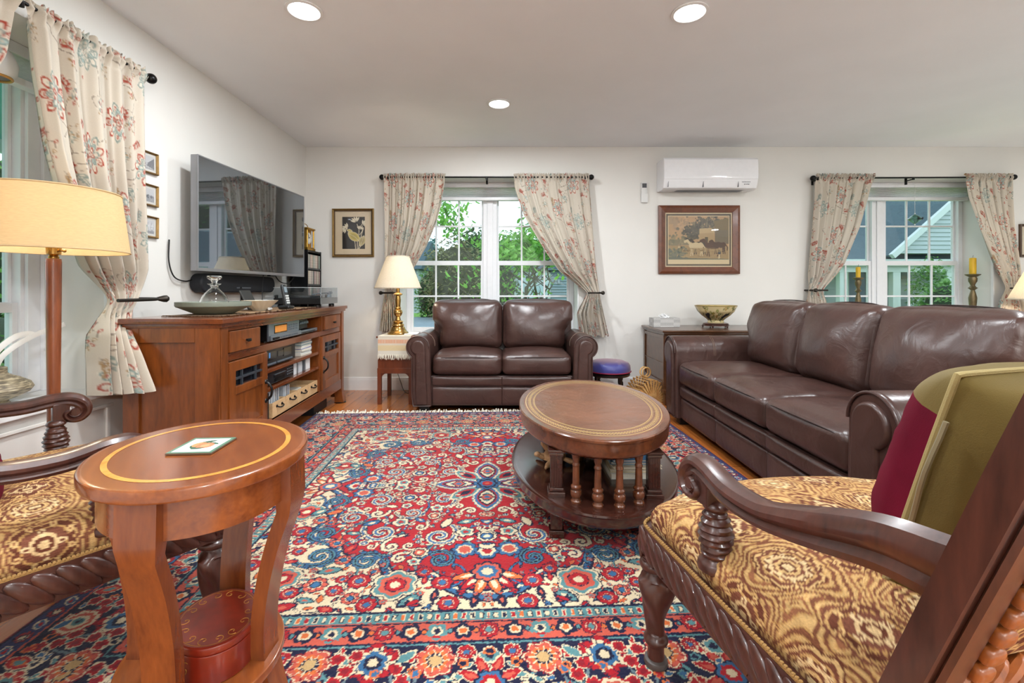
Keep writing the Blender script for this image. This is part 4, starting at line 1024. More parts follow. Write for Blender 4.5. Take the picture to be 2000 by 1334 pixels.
# pillows
M_olive = plain('olive_velvet', srgb('#65552b'), .85, spec=.15, nz=.16, nscale=5, bmp=.2, bscale=500, sheen=.08)
M_maroon = plain('maroon_velvet', srgb('#5e0b22'), .8, spec=.12, nz=.22, nscale=8, bmp=.15, bscale=500)
M_cord = plain('olive_cord', srgb('#9c8c5c'), .8, bmp=.4, bscale=500)
def throw_pillow(label, Lp, rz, lean, S, th, mats, seed, group='throw pillows on the armchairs'):
    r = thing('throw_pillow', label, 'pillow', (0, 0, 0), 0, group)
    M = Matrix.Translation(Lp)@Matrix.Rotation(rz, 4, 'Z')@Matrix.Rotation(lean, 4, 'X')
    def half(sg, depth):
        def fn(u, v):
            x, z = (u*2-1), (v*2-1); e = (1-abs(x)**2.6)*(1-abs(z)**2.6)
            pin = 1-.055*(abs(x*z))**2 - .035*(1-abs(x)**2)*abs(z)**3 - .035*(1-abs(z)**2)*abs(x)**3
            y = sg*depth*max(0, e)**.52
            w = noise.noise(Vector((x*2.2+seed, z*2.2, sg)))*.012+noise.noise(Vector((x*2.5+z*7+seed, z*2-x*3, sg)))*.009*e
            return M@Vector((x*S/2*pin, y+sg*w*min(1, e*3), z*S/2*pin))
        return fn
    hf_ = half(1, th*.45); cut = .82 if mats[0] is not mats[1] else 1.0
    part('front_panel', MB().grid(lambda u, v: hf_(u, v*cut), 44, 40), mats[0], r, sharp=80)
    if cut < 1: part('top_band', MB().grid(lambda u, v: hf_(u, cut+(1-cut)*v), 44, 12), mats[1], r, sharp=80)
    part('cover', MB().grid(half(-1, th*.55), 44, 44), mats[1], r, sharp=80)
    edge = []
    f = half(1, 0)
    for k in range(160):
        t = k/160*4; i = int(t); q = t-i
        u, v = [(q, 0), (1, q), (1-q, 1), (0, 1-q)][i]; edge.append(f(u, v))
    part('piping', MB().tube(edge, .0055, 8, closed=True), M_cord, r)
    return r, M
def chair_pt(c, rz, x, y, z): return Matrix.Translation(c)@Matrix.Rotation(rz, 4, 'Z')@Vector((x, y, z))
pl, PM = throw_pillow('olive velvet throw pillow with maroon front, leaning in the right armchair', chair_pt(RC, RCR, .055, -.165, .645), RCR, .28, .45, .30, (M_maroon, M_olive), 4)
z_ = MB(); zp = [PM@Vector((-.232+.004*math.cos(k), -.016, .14-k*.031)) for k in range(11)]; z_.tube(zp, .0042, 6)
part('zipper', z_, plain('zipper_metal', srgb('#8d8468'), .5, .4), pl)
throw_pillow('magenta velvet throw pillow on the left armchair at the picture edge', chair_pt(LC, LCR, .07, -.165, .585), LCR, .34, .34, .16, (M_maroon, M_maroon), 9)
# ================================================================== TABLES
RZ = .012      # top of the rug pile
M_cherry = wood('cherry_veneer', srgb('#5f2c14'), srgb('#8a4a20'), (1, 5, 5), .22, .5, 4)
M_cherry2 = wood('cherry_leg', srgb('#582712'), srgb('#7d411c'), (6, 6, 1), .26, .5, 4)
M_inlay = wood('satinwood_inlay', srgb('#b9752a'), srgb('#d79a45'), (3, 3, 3), .25, .4, 8)
def ring(r0, r1, z, n=96, sx=1, sy=1):
    V = []; Fc = []
    for k in range(n):
        a = 2*PI*k/n
        V += [(r0*sx*math.cos(a), r0*sy*math.sin(a), z), (r1*sx*math.cos(a), r1*sy*math.sin(a), z)]
    for k in range(n):
        a, b = 2*k, 2*((k+1) % n); Fc.append((a, a+1, b+1, b))
    return V, Fc
def ellplate(mb, sx, sy, z0, z1, rnd=.006, n=96):
    f = 1-rnd/((sx+sy)/2)
    mb.lathe([(0, z0), (f*.97, z0), (f, z0), (f+(1-f)*.7, z0+rnd*.3), (1, z0+rnd), (1, z1-rnd), (f+(1-f)*.7, z1-rnd*.3), (f, z1), (f*.97, z1), (0, z1)], n, sx=sx, sy=sy); return mb
ET = thing('oval_side_table', 'oval cherry side table with inlaid top at the left foreground', 'side table', (-.65, .99, RZ), math.atan2(-.84, .543))
a_, b_ = .2335, .2035; zt = .66-RZ
part('top', ellplate(MB(), a_, b_, zt-.024, zt, .005), M_cherry, ET)
part('inlay', MB().add(*ring(.775, .825, zt+.0004, sx=a_, sy=b_)), M_inlay, ET)
ap = MB(); pr = [(.86, zt-.10), (.86, zt-.024), (.80, zt-.024), (.80, zt-.10), (.86, zt-.10)]; ap.lathe(pr, 96, sx=a_, sy=b_); part('apron', ap, M_cherry, ET)
for ph in (-30, 60, 150, 240):
    p = math.radians(ph); c = Vector((a_*math.cos(p), b_*math.sin(p), 0)); path = []
    for z, k in ((zt-.024, .875), (zt-.10, .885), (zt-.13, .87), (zt-.22, .73), (zt-.33, .63), (zt-.43, .62), (zt-.53, .72), (zt-.60, .86), (0, .97)): path.append(Vector((c.x*k, c.y*k, z)))
    pth = path[:2]+catmull(path[2:], 5)
    hw_, ht_ = .014, .029
    part('leg', MB().sweep(pth, [(-ht_, -hw_), (ht_, -hw_), (ht_, hw_), (-ht_, hw_)], up=(c.x, c.y, 0), sc=[1.15]*2+[1.0]*(len(pth)-2)), M_cherry2, ET)
part('lower_shelf', ellplate(MB(), .180, .155, .192, .212, .004), M_cherry, ET)
# oval lacquer box
M_lac = wood('red_lacquer', srgb('#5a150c'), srgb('#7d2412'), (3, 3, 3), .3, .5, 3)
M_gilt = plain('gilt_paint', srgb('#a8742a'), .4, .5)
bxo = thing('oval_box', 'oval red lacquer box with gilt scrolls on the side table shelf', 'box', (-.618, .985, RZ+.212), math.atan2(-.84, .543))
part('box_body', ellplate(MB(), .098, .078, .0, .060, .003), M_lac, bxo); part('lid', ellplate(MB(), .0985, .0785, .060, .076, .004), M_lac, bxo)
g = MB()
def curl(cx, cy, R, d, a0): return [(cx+R*(1-t)*math.cos(a0+d*t*7), cy+R*(1-t)*math.sin(a0+d*t*7)) for t in np.linspace(0, .9, 20)]
for k in range(5):
    for d in (-1, 1):
        u0 = -1.57+ (k-2)*.36+d*.09
        pts = [Vector((.0995*math.cos(u0+x*8), .0795*math.sin(u0+x*8), .034+y)) for x, y in curl(0, 0, .016, d, 1)]
        g.tube(pts, .0008, 4)
for k in range(14):
    a = k*2*PI/14; pts = [Vector((.075*math.cos(a)+x, .058*math.sin(a)+y, .0762)) for x, y in curl(0, 0, .011, (-1)**k, a)]; g.tube(pts, .0007, 4)
g.add(*ring(.90, .915, .0762, sx=.098, sy=.078)); part('gilt_scrolls', g, M_gilt, bxo)
# coaster with fruit print
def coaster_col():
    c = Canvas(.1, .1, .0008, '#5f7d68'); c.poly([(.008, .008), (.092, .008), (.092, .092), (.008, .092)], '#dfe6da'); c.poly([(.012, .012), (.088, .012), (.088, .088), (.012, .088)], '#edf0e4')
    c.leaf(.05, .07, .04, .014, .5, [(1, '#3f5f4b')]); c.leaf(.038, .035, .035, .013, 2.4, [(1, '#3f5f4b')]); c.leaf(.07, .06, .03, .011, -.4, [(1, '#4a6a55')])
    c.flower(.042, .052, .016, 3, [(1, '#b98a55'), (.9, '#cf8f62')], .05); c.flower(.058, .046, .019, 3, [(1, '#a56246'), (.92, '#d3805e'), (.5, '#dc9a70')], .05)
    c.leaf(.05, .028, .03, .010, .2, [(1, '#3f5f4b')]); return c
CC = coaster_col()
co_ = thing('coaster', 'square coaster with fruit print on the oval side table', 'coaster', (-.652, .988, .66), .06)
part('cork_base', MB().box(-.0455, .0455, -.0505, .0505, .0005, .004, .001), plain('cork', srgb('#5d4632'), .8), co_)
gx = np.linspace(-.045, .045, 90); gy = np.linspace(-.05, .05, 100); GX, GY = np.meshgrid(gx, gy)
gridmesh('printed_face', gx, gy, lambda X, Y: (X, Y, .0046+0*X), CC.sample((GX+.045)/.09*.1, GY+.05), vcol('coaster_print', .25, .5, nz=.03), co_)

# ---- oval coffee table
M_wal = wood('walnut', srgb('#3a1c10'), srgb('#6e3d22'), (4, 4, 4), .25, .5, 3)
M_dkw = wood('dark_walnut', srgb('#24110d'), srgb('#43231a'), (4, 4, 4), .18, .6, 3)
M_tleather = leather('tan_table_leather', srgb('#6b4430'), .30)
CT = thing('coffee_table', 'oval wooden coffee table with leather top on the rug', 'coffee table', (.413, 2.293, RZ), -.049)
zt = .44-RZ
tb = MB(); sx, sy = .352, .594
tb.lathe([(0, zt-.078), (.955, zt-.078), (.975, zt-.070), (.985, zt-.06), (.985, zt-.016), (1.0, zt-.012), (1.0, zt-.004), (.99, zt), (.965, zt), (0, zt)], 128, sx=sx, sy=sy); part('top', tb, M_wal, CT)
part('leather_inset', MB().lathe([(0, zt+.0008), (.93, zt+.0008), (.932, zt), (0, zt)], 128, sx=sx, sy=sy), M_tleather, CT)
gb = MB()
for r0, r1 in ((.784, .791), (.900, .908), (.800, .804)): gb.add(*ring(r0, r1, zt+.0013, 160, sx, sy))
for k in range(150):
    a = 2*PI*k/150; a2 = a+.021
    for (aa, rr, l) in ((a, .853, .016), (a2, .838, .011), (a2, .870, .011)):
        p = Vector((sx*rr*math.cos(aa), sy*rr*math.sin(aa), zt+.0013)); t = Vector((-sx*math.sin(aa), sy*math.cos(aa), 0)).normalized(); q = Vector((t.y, -t.x, 0))
        gb.add([p-t*l/2, p+q*.0035, p+t*l/2, p-q*.0035], [(0, 1, 2, 3)])
part('gilt_border', gb, plain('tooled_gilt', srgb('#c4a66b'), .4, .2), CT)
sf = MB(); sf.lathe([(0, .105), (.965, .105), (.985, .115), (.99, .125), (.99, .148), (1.0, .155), (.995, .162), (.98, .165), (.955, .165), (0, .165)], 128, sx=.388, sy=.622); part('lower_shelf', sf, M_dkw, CT)
for ang in (235, 305, 125, 55):
    a = math.radians(ang); x, y = .335*math.cos(a), .545*math.sin(a)
    m = MB(); M = Matrix.Translation((x, y, 0))
    m.box(-.035, .035, -.035, .035, .163, .185, .004, M=M); m.box(-.029, .029, -.029, .029, .185, .20, .004, M=M); m.box(-.022, .022, -.022, .022, .20, zt-.10, .002, M=M)
    for f in (-.0145, -.005, .005, .0145):
        for d in range(4):
            m.box(f-.0034, f+.0034, -.0245, -.021, .205, zt-.105, .0015, M=M@Matrix.Rotation(d*PI/2, 4, 'Z'))
    m.box(-.028, .028, -.028, .028, zt-.105, zt-.09, .003, M=M); m.box(-.033, .033, -.033, .033, zt-.09, zt-.077, .003, M=M)
    part('pilaster', m, M_dkw, CT)
    part('foot', MB().box(-.03, .03, -.03, .03, .0, .03, .004, M=M).box(-.024, .024, -.024, .024, .03, .106, .004, M=M), M_dkw, CT)
bprof = [(a*.86, b) for a, b in [(0, .163), (.024, .163), (.025, .172), (.020, .178), (.019, .184), (.025, .190), (.027, .200), (.025, .210), (.018, .216), (.024, .222), (.024, .228), (.017, .234), (.0165, .25), (.013, .35), (.012, zt-.125), (.017, zt-.120), (.017, zt-.114), (.013, zt-.108), (.018, zt-.092), (.020, zt-.077), (0, zt-.077)]]
for ang in (249, 263, 277, 291, 111, 97, 83, 69):
    a = math.radians(ang); part('baluster', MB().lathe(bprof, 24, M=Matrix.Translation((.335*math.cos(a), .55*math.sin(a), 0))), M_wal, CT)
SZ = RZ+.165
# turtle
tu = thing('wooden_turtle', 'carved pale wooden turtle on the coffee table shelf', 'ornament', (.225, 2.19, SZ), .2)
M_pale = wood('pale_carved_wood', srgb('#a87a52'), srgb('#cfa67c'), (4, 4, 4), .55, 0, 8)
sh = MB(); sh.ell((0, 0, .036), (.055, .044, .030), 20, 12); part('shell', sh, M_pale, tu)
q = MB(); q.ell((0, 0, .024), (.058, .047, .012), 20, 8).tube([(-.045, 0, .03), (-.066, -.004, .038), (-.076, -.006, .046)], [.014, .012, .011], 10).ell((-.085, -.006, .050), (.016, .012, .012), 12, 8); part('body', q, M_pale, tu)
for (x, y, a, l) in ((-.04, .045, 2.2, .045), (-.035, -.048, -2.3, .05), (.045, .035, .6, .035), (.05, -.035, -.6, .04)):
    d = Vector((math.cos(a), math.sin(a), -.25)); p = Vector((x, y, .024)); part('flipper', MB().tube([p-d*.01, p+d*l*.5, p+d*l], [.010, .013, .005], 10), M_pale, tu)
w = MB().tube([(-.02, .03, .05), (-.045, .035, .085), (-.048, .035, .11)], [.012, .013, .006], 10); part('raised_flipper', w, M_pale, tu)
# blue and white box, brass jar, dark pot
solo('keepsake_box', MB().box(-.05, .05, -.03, .03, 0, .075, .003), plain('pale_blue_card', srgb('#8fa9c4'), .5, nz=.2, nscale=20), 'pale blue box standing behind the wooden turtle', 'box', (.305, 2.34, SZ), .15)
solo('brass_jar', MB().lathe([(0, 0), (.022, 0), (.028, .02), (.028, .045), (.020, .062), (.022, .075), (.018, .08), (0, .08)], 20, lambda a, z: 1+.05*math.cos(9*a)), plain('aged_brass', srgb('#8f7440'), .4, .8), 'small ribbed brass jar on the coffee table shelf', 'jar', (.352, 2.24, SZ))
pt = thing('dark_pot', 'dark glossy bronze pot on the coffee table shelf', 'pot', (.40, 2.15, SZ))
part('pot_body', MB().lathe([(0, 0), (.032, 0), (.040, .012), (.046, .035), (.044, .055), (.036, .066), (.038, .072), (.036, .074), (.030, .068), (0, .066)], 28), plain('dark_bronze_glaze', srgb('#2c241c'), .18, .5), pt)
part('lid', MB().lathe([(.036, .073), (.030, .086), (.012, .094), (.010, .104), (0, .106)], 24), plain('dark_bronze_glaze2', srgb('#1b1613'), .2, .4), pt)
bk = [('thick white paperbound book, lowest of the stack on the coffee table shelf', '#d8d6cf', .026), ('cream book second from the bottom of the coffee table stack', '#cdbd97', .016), ('slim cream book under the blue books on the coffee table shelf', '#d6cdb4', .014), ('pale blue book second from the top of the coffee table stack', '#7fa3bb', .012), ('bright blue book on top of the coffee table stack', '#3d7fb0', .012)]
z = SZ
M_page = plain('page_edges', srgb('#e3ddcb'), .8, nz=.06, nscale=300)
for i, (lb, cl, h) in enumerate(bk):
    t = thing('book', lb, 'book', (.56+.004*(i % 3)-.004, 2.10+.006*(i % 2), z), .03*(-1)**i, 'books stacked on the coffee table shelf')
    wq, dq = (.108, .10) if i < 3 else (.10, .09); m = plain('book_cover', srgb(cl), .45)
    part('pages', MB().box(-wq+.004, wq-.004, -dq+.004, dq-.003, .002, h-.002), M_page, t)
    part('cover', MB().box(-wq, wq, -dq, dq, 0, .0022).box(-wq, wq, -dq, dq, h-.0022, h).box(-wq, wq, dq-.003, dq, 0, h), m, t); z += h+.0003

# ---- mahogany side table behind the loveseat, with cloth and brass lamp
M_mh2 = wood('red_mahogany', srgb('#4a2112'), srgb('#75391f'), (5, 5, 1), .28, .4, 4)
ST = thing('side_table', 'small mahogany side table left of the loveseat', 'side table', (-.98, 4.215, 0), 0)
hx_, hy_ = .155, .185
part('cabinet_box', MB().box(-hx_+.004, hx_-.004, -hy_+.004, hy_-.004, .315, .585, .004), M_mh2, ST)
part('top', MB().box(-hx_-.008, hx_+.008, -hy_-.008, hy_+.008, .583, .598, .004), M_mh2, ST)
part('apron', MB().box(-hx_, hx_, -hy_, hy_, .27, .318, .004), M_mh2, ST)
for s in (-1, 1):
    for t in (-1, 1):
        X, Y = s*(hx_-.018), t*(hy_-.018); part('leg', MB().box(X-.017, X+.017, Y-.017, Y+.017, 0, .28, .003), M_mh2, ST)
        c = [(0, 0), (.055, 0)]+[(.055-.055*math.sin(k*PI/12), -.05+.05*math.cos(k*PI/12)) for k in range(1, 7)]
        part('bracket', MB().prism([(X+s*-.015-s*a, .272+b) for a, b in c], Y-.008, Y+.008, 'y'), M_mh2, ST)
def runner_col():
    c = Canvas(.30, .9, .0025, '#c9c0b0')
    def band(a, b, q): c.img[int(a/.0025):int(b/.0025)] = srgb(q)
    band(0, .035, '#d9d2c4'); band(.035, .085, '#d8c49c'); band(.085, .10, '#d7cbb8'); band(.10, .135, '#d7a98c'); band(.135, .155, '#d7cbb8')
    for k in range(60):
        x = k*.005; c.img[int(.104/.0025):int(.131/.0025), int(x/.0025):int((x+.0026)/.0025)] = srgb('#cf9272' if k % 2 else '#dcc3ab')
    return c
RCV = runner_col(); u = np.linspace(0, 1, 70); L = np.linspace(0, .60, 150)
def drape(U, Q):
    x = (U-.5)*.29; fr = np.clip(.165-Q, 0, 1)
    y = np.where(Q < .165, -hy_-.012-.003*np.sin(U*9)*fr*4, -hy_-.010+(Q-.165)); zz = np.where(Q < .165, .602-(.165-Q), .602)
    return x, y, zz
cl = thing('table_runner', 'woven cream and peach runner with fringe on the small side table', 'table runner', (-.98, 4.215, 0))
L = np.concatenate([np.linspace(0, .165, 60), np.linspace(.17, .52, 20)]); GU, GL = np.meshgrid(u, L)
gridmesh('cloth', u, L, drape, RCV.sample(GU*.3, GL), vcol('woven_runner', .95, .1, .4, 500, .12, 600), cl)
fr = MB(); rr = random.Random(3)
for k in range(46):
    x = -.143+k*.286/45; h = rr.uniform(.035, .05); fr.tube([(x, -hy_-.013, .440), (x+rr.uniform(-.006, .006), -hy_-.016, .440-h*.5), (x+rr.uniform(-.008, .008), -hy_-.013, .440-h)], [.0028, .0032, .0016], 5)
part('fringe', fr, M_fringe, cl)['kind'] = 'stuff'
M_brass = plain('antique_brass', srgb('#b08a4e'), .22, .95, nz=.1)
def lathe_lamp(name, label, loc, prof, shade, power, col, sm, bulb_z, base_m, pleat=0, group=None):
    r = thing(name, label, 'lamp', loc, 0, group)
    part('lamp_base', MB().lathe(prof, 36), base_m, r)
    (rb, zb), (rt, zt_) = shade
    f = (lambda a, z: 1+.006*math.cos(pleat*a)) if pleat else None
    part('lamp_shade', MB().lathe([(rb, zb), (rb+(rt-rb)*.33, zb+(zt_-zb)*.33), (rb+(rt-rb)*.66, zb+(zt_-zb)*.66), (rt, zt_), (rt-.003, zt_), (rb-.003, zb), (rb, zb)], 180 if pleat else 64, f), sm, r)
    part('shade_trim', MB().lathe([(rb+.002, zb-.001), (rb+.004, zb+.006), (rb+.002, zb+.010), (rb-.004, zb+.006), (rb+.002, zb-.001)], 64).lathe([(rt+.002, zt_-.006), (rt+.003, zt_), (rt, zt_+.003), (rt-.004, zt_), (rt+.002, zt_-.006)], 64), sm, r)
    sp = MB(); sp.tube([(0, 0, prof[-1][1]), (0, 0, zt_-.01)], .004, 8)
    for a in (0, 2.09, 4.19): sp.tube([(0, 0, zt_-.012), (rt*math.cos(a), rt*math.sin(a), zt_-.012)], .0022, 6)
    part('harp', sp, M_brass, r)
    lamp('bulb', 'POINT', (0, 0, bulb_z), power, col, .035, r); return r
M_shade = shade_mat('ivory_pleated_shade', srgb('#e9e1d2'), .45)
lathe_lamp('table_lamp', 'lit brass table lamp with pleated white shade beside the loveseat', (-.99, 4.19, .603),
           [(0, 0), (.092, 0), (.094, .010), (.088, .020), (.078, .026), (.066, .045), (.060, .062), (.050, .070), (.056, .078), (.052, .090), (.040, .100), (.052, .110), (.046, .118), (.026, .126), (.022, .145), (.020, .155), (.034, .172), (.042, .192), (.036, .214), (.024, .226), (.030, .232), (.026, .24), (.022, .25), (.026, .31), (.022, .345), (.032, .352), (.044, .362), (.030, .370), (.016, .378), (.016, .42), (0, .42)],
           ((.208, .415), (.100, .705)), 9, (1, .86, .66), M_shade, .54, M_brass, 90, 'lit table lamps')
solo('magazine', MB().box(-.06, .06, -.09, .09, 0, .008, .001), plain('paper_white', srgb('#dadada'), .6, nz=.1, nscale=15), 'white magazine lying beside the brass lamp', 'magazine', (-.865, 4.20, .603), .1)

# ---- chest against the back wall
M_chest = wood('brown_chest', srgb('#3d2414'), srgb('#5f3c24'), (1, 4, 4), .3, .4, 4)
CHs = thing('chest', 'dark wood chest against the back wall, behind the far sofa arm', 'chest', (1.37, 4.0, 0), 0)
part('top', MB().box(-.03, 1.13, -.04, .60, .635, .655, .006).box(-.015, 1.115, -.022, .59, .615, .636, .006), M_chest, CHs)
part('carcass', MB().box(0, 1.10, 0, .585, .13, .616, .004), M_chest, CHs)
for y0, y1, z0, z1 in ((.03, .555, .575, .605), (.03, .555, .16, .20), (.0, .04, .15, .61), (.545, .585, .15, .61)): part('side_rail', MB().box(-.010, .0, y0, y1, z0, z1, .003), M_chest, CHs)
part('side_rail', MB().box(-.008, 0, .04, .545, .355, .362, .002), M_chest, CHs)
for k in range(3):
    d = part('drawer', MB().box(.03, 1.07, -.012, .0, .16+k*.15, .295+k*.15, .004), M_chest, CHs)
    for x in (.25, .85): part('knob', MB().lathe([(0, 0), (.008, 0), (.008, .012), (.016, .018), (.014, .026), (0, .028)], 16, M=Matrix.Translation((x, -.012, .228+k*.15))@Matrix.Rotation(PI/2, 4, 'X')), M_brass, d)
part('plinth', MB().box(-.012, 1.112, -.012, .59, .10, .135, .006), M_chest, CHs)
for x in (0, 1.05):
    for y in (0, .53): part('foot', MB().box(x, x+.05, y, y+.05, 0, .102, .006), M_chest, CHs)
tz = .655
def tissue_col():
    c = Canvas(.13, .085, .001, '#8d8b8a'); 
    for k in range(-8, 18):
        for s in (-1, 1):
            for off in (0, .006): c.stroke([(k*.016+off, 0), (k*.016+s*.085+off, .085)], .0022, '#c9c7c4')
    return c
TC = tissue_col(); tbx = thing('tissue_box', 'grey patterned tissue box on the dark chest', 'tissue box', (1.49, 4.36, tz+.001), .05)
M_tis = vcol('tissue_print', .6, .3, nz=.05)
def gbox(hx, hy, h, parent, nm, m, C, cw, ch):
    for k, (w_, d_, a) in enumerate(((hx, hy, 0), (hy, hx, PI/2), (hx, hy, PI), (hy, hx, -PI/2))):
        gx = np.linspace(-w_, w_, int(w_*2/.002)); gz = np.linspace(0, h, int(h/.002)); A, B = np.meshgrid(gx, gz); ca, sa = math.cos(a), math.sin(a)
        gridmesh(nm, gx, gz, lambda X, Z: (X*ca+d_*sa, X*sa-d_*ca, Z), C.sample(np.mod(A+w_, cw), np.mod(B, ch)), m, parent)
gbox(.125, .062, .085, tbx, 'side_panel', M_tis, TC, .13, .085)
part('top_panel', MB().box(-.1245, .1245, -.0615, .0615, .082, .085), plain('tissue_top', srgb('#a9a7a5'), .6), tbx)
def tis(u, v): return Vector(((u-.5)*.09+.012*math.sin(v*5), .03*math.sin(u*7)*(1-v)*.6+.01*math.sin(u*19), .083+.045*v*(1-.5*abs(u-.5)*2)+.004*math.sin(u*23)))
part('tissue', MB().grid(tis, 16, 8), plain('tissue_paper', srgb('#eeeeee'), .95), tbx)
# famille bowl on carved stand
def bowl_col():
    c = Canvas(1.0, .2, .002, '#cdbb8d'); rnd = random.Random(11)
    c.img[int(.185/.002):] = srgb('#8d7a3c')
    for k in range(10):
        x = k*.1+.03; 
        if k % 2: 
            c.leaf(x, .09, .09, .05, 1.2, [(1, '#1d2433'), (.5, '#2f3a52')]); c.leaf(x+.03, .12, .05, .03, .3, [(1, '#1d2433')]); c.stroke([(x, .06), (x+.01, .02)], .006, '#1d2433')
        for _ in range(16): c.flower(x+rnd.uniform(-.04, .07), rnd.uniform(.02, .17), rnd.uniform(.006, .014), 5, [(1, rnd.choice(('#6d7440', '#8a8a4e', '#9a7a35', '#38441f'))), (.4, '#cdbb8d')], .3)
        c.stroke([(x-.05+.01*i, .10+.035*math.sin(i*.9+k)) for i in range(11)], .005, '#5e6637')
    return c
BC = bowl_col(); BWL = thing('porcelain_bowl', 'painted cream porcelain bowl with dark birds on a carved stand', 'bowl', (1.935, 4.27, tz+.045), .3)
M_bowl = vcol('painted_porcelain', .12, .6, nz=.02)
prf = [(.070, 0), (.072, .012), (.066, .022), (.085, .040), (.125, .070), (.158, .105), (.180, .150), (.184, .158)]
pr_r = np.array([p[0] for p in prf]); pr_z = np.array([p[1] for p in prf]); t = np.linspace(0, 1, 46); tt = np.linspace(0, 1, len(prf))
A_ = np.linspace(0, 2*PI, 220); TA, TT = np.meshgrid(A_, t)
def bow(X, Tt, k=1.0): r_ = np.interp(Tt, tt, pr_r)*k; return r_*np.cos(X), r_*np.sin(X), np.interp(Tt, tt, pr_z)
gridmesh('outer_wall', A_, t, bow, BC.sample(TA/(2*PI), TT*.2), M_bowl, BWL)
gridmesh('inner_wall', A_, t, lambda X, Tt: (bow(X, Tt, .965)[0], bow(X, Tt, .965)[1], np.maximum(.03, bow(X, Tt)[2]+.001)), BC.sample(TA/(2*PI)+.05, TT*.19), M_bowl, BWL)
part('rim', MB().tube([(.181*math.cos(a), .181*math.sin(a), .158) for a in np.linspace(0, 2*PI, 80)[:-1]], .0035, 6, closed=True), plain('gilt_rim', srgb('#8c7434'), .3, .5), BWL)
bs2 = thing('bowl_stand', 'low carved dark wood stand under the porcelain bowl', 'stand', (1.935, 4.27, tz), .3)
part('stand_top', MB().lathe([(0, .030), (.105, .030), (.110, .036), (.106, .042), (.09, .045), (0, .045)], 40), M_mah, bs2)
part('fret_ring', MB().lathe([(.098, .018), (.112, .018), (.112, .030), (.098, .030), (.098, .018)], 40, lambda a, z: 1+.03*math.cos(10*a)), M_mah, bs2)
for k in range(5):
    a = k*2*PI/5; d = Vector((math.cos(a), math.sin(a), 0)); part('leg', MB().tube([d*.100+Vector((0, 0, .025)), d*.115+Vector((0, 0, .014)), d*.108+Vector((0, 0, .004)), d*.118+Vector((0, 0, .0035))], [.010, .008, .006, .0035], 8), M_mah, bs2)
# ---- purple footstool
fs_ = thing('footstool', 'low round footstool with shiny purple cushion right of the loveseat', 'footstool', (.94, 4.24, 0))
m, nt, bs = newmat('shot_silk_purple'); lw = N(nt, 'ShaderNodeLayerWeight', Blend=.45); r_ = ramp(nt, [(.15, srgb('#3d3f86')), (.6, srgb('#4a2f63')), (.95, srgb('#7c1f45'))], lw.outputs['Facing'])
nt.links.new(r_.outputs[0], bs.inputs['Base Color']); bs.inputs['Roughness'].default_value = .42; bs.inputs['Sheen Weight'].default_value = .4
def cfn(a, z): return 1+.012*math.cos(7*a+z*60)
part('cushion', MB().lathe([(0, .252), (.17, .252), (.192, .262), (.196, .285), (.190, .315), (.172, .340), (.135, .354), (.07, .358), (0, .359)], 60, cfn), m, fs_)
part('welt', MB().tube([(.195*math.cos(a), .195*math.sin(a), .262) for a in np.linspace(0, 2*PI, 60)[:-1]], .005, 6, closed=True), plain('crimson_welt', srgb('#8a1f3c'), .5), fs_)
M_blk = plain('black_turned_wood', srgb('#171211'), .3, coat=.3)
part('frame', MB().lathe([(0, .222), (.182, .222), (.188, .230), (.188, .244), (.180, .253), (0, .253)], 40), M_blk, fs_)
for k in range(4):
    a = k*PI/2+.5; part('leg', MB().lathe([(0, 0), (.012, 0), (.018, .02), (.020, .035), (.012, .05), (.016, .07), (.022, .11), (.020, .14), (.012, .155), (.018, .17), (.02, .222), (0, .222)], 18, M=Matrix.Translation((.145*math.cos(a), .145*math.sin(a), 0))), M_blk, fs_)
for k in range(2):
    a = k*PI/2+.5; part('stretcher', MB().tube([(-.145*math.cos(a), -.145*math.sin(a), .085), (.145*math.cos(a), .145*math.sin(a), .085)], .009, 8), M_blk, fs_)
# ---- fan-shaped bamboo bag
M_bam = wood('bamboo', srgb('#b07a40'), srgb('#dcb173'), (3, 3, 3), .35, .2, 6)
bg_ = thing('bamboo_bag', 'fan ended bamboo handbag with ring handles, on the floor by the chest', 'bag', (1.24, 4.13, 0), .35)
rad = .118; nS = 30
for e, yy in (('near', -.10), ('far', .10)):
    sl = MB()
    for k in range(nS):
        a = PI*(-.42+1.84*k/(nS-1)); d = Vector((math.cos(a), 0, math.sin(a))); hub = Vector((0, yy, .035)); R = rad*(1.45 if d.z > 0 else 1.0)
        R = min(R, .034/abs(d.z)) if d.z < 0 else rad*1.0+.06*d.z
        tip = hub+d*R; sd = d.cross(Vector((0, 1, 0)))*.0055
        sl.sweep([hub+d*.008, hub+d*.03, tip], [(-.006, -.003), (.006, -.003), (.006, .003), (-.006, .003)], up=(0, 1, 0), sc=[(.5, 1), (.8, 1), (1.5, 1)])
    part('fan_end', sl, M_bam, bg_)
st = MB()
for k in range(nS):
    a = PI*(-.42+1.84*k/(nS-1)); d = Vector((math.cos(a), 0, math.sin(a))); R = min(rad, .034/abs(d.z)) if d.z < 0 else rad+.06*d.z
    p = Vector((0, 0, .035))+d*R; st.box(p.x-.006, p.x+.006, -.105, .105, p.z-.003, p.z+.003, .001)
part('slat_body', st, M_bam, bg_)
for s in (-1, 1):
    part('ring_handle', MB().tube([Vector((.042*math.cos(a), s*.018, .268+.042*math.sin(a))) for a in np.linspace(0, 2*PI, 30)[:-1]], .0065, 8, closed=True), M_bam, bg_)
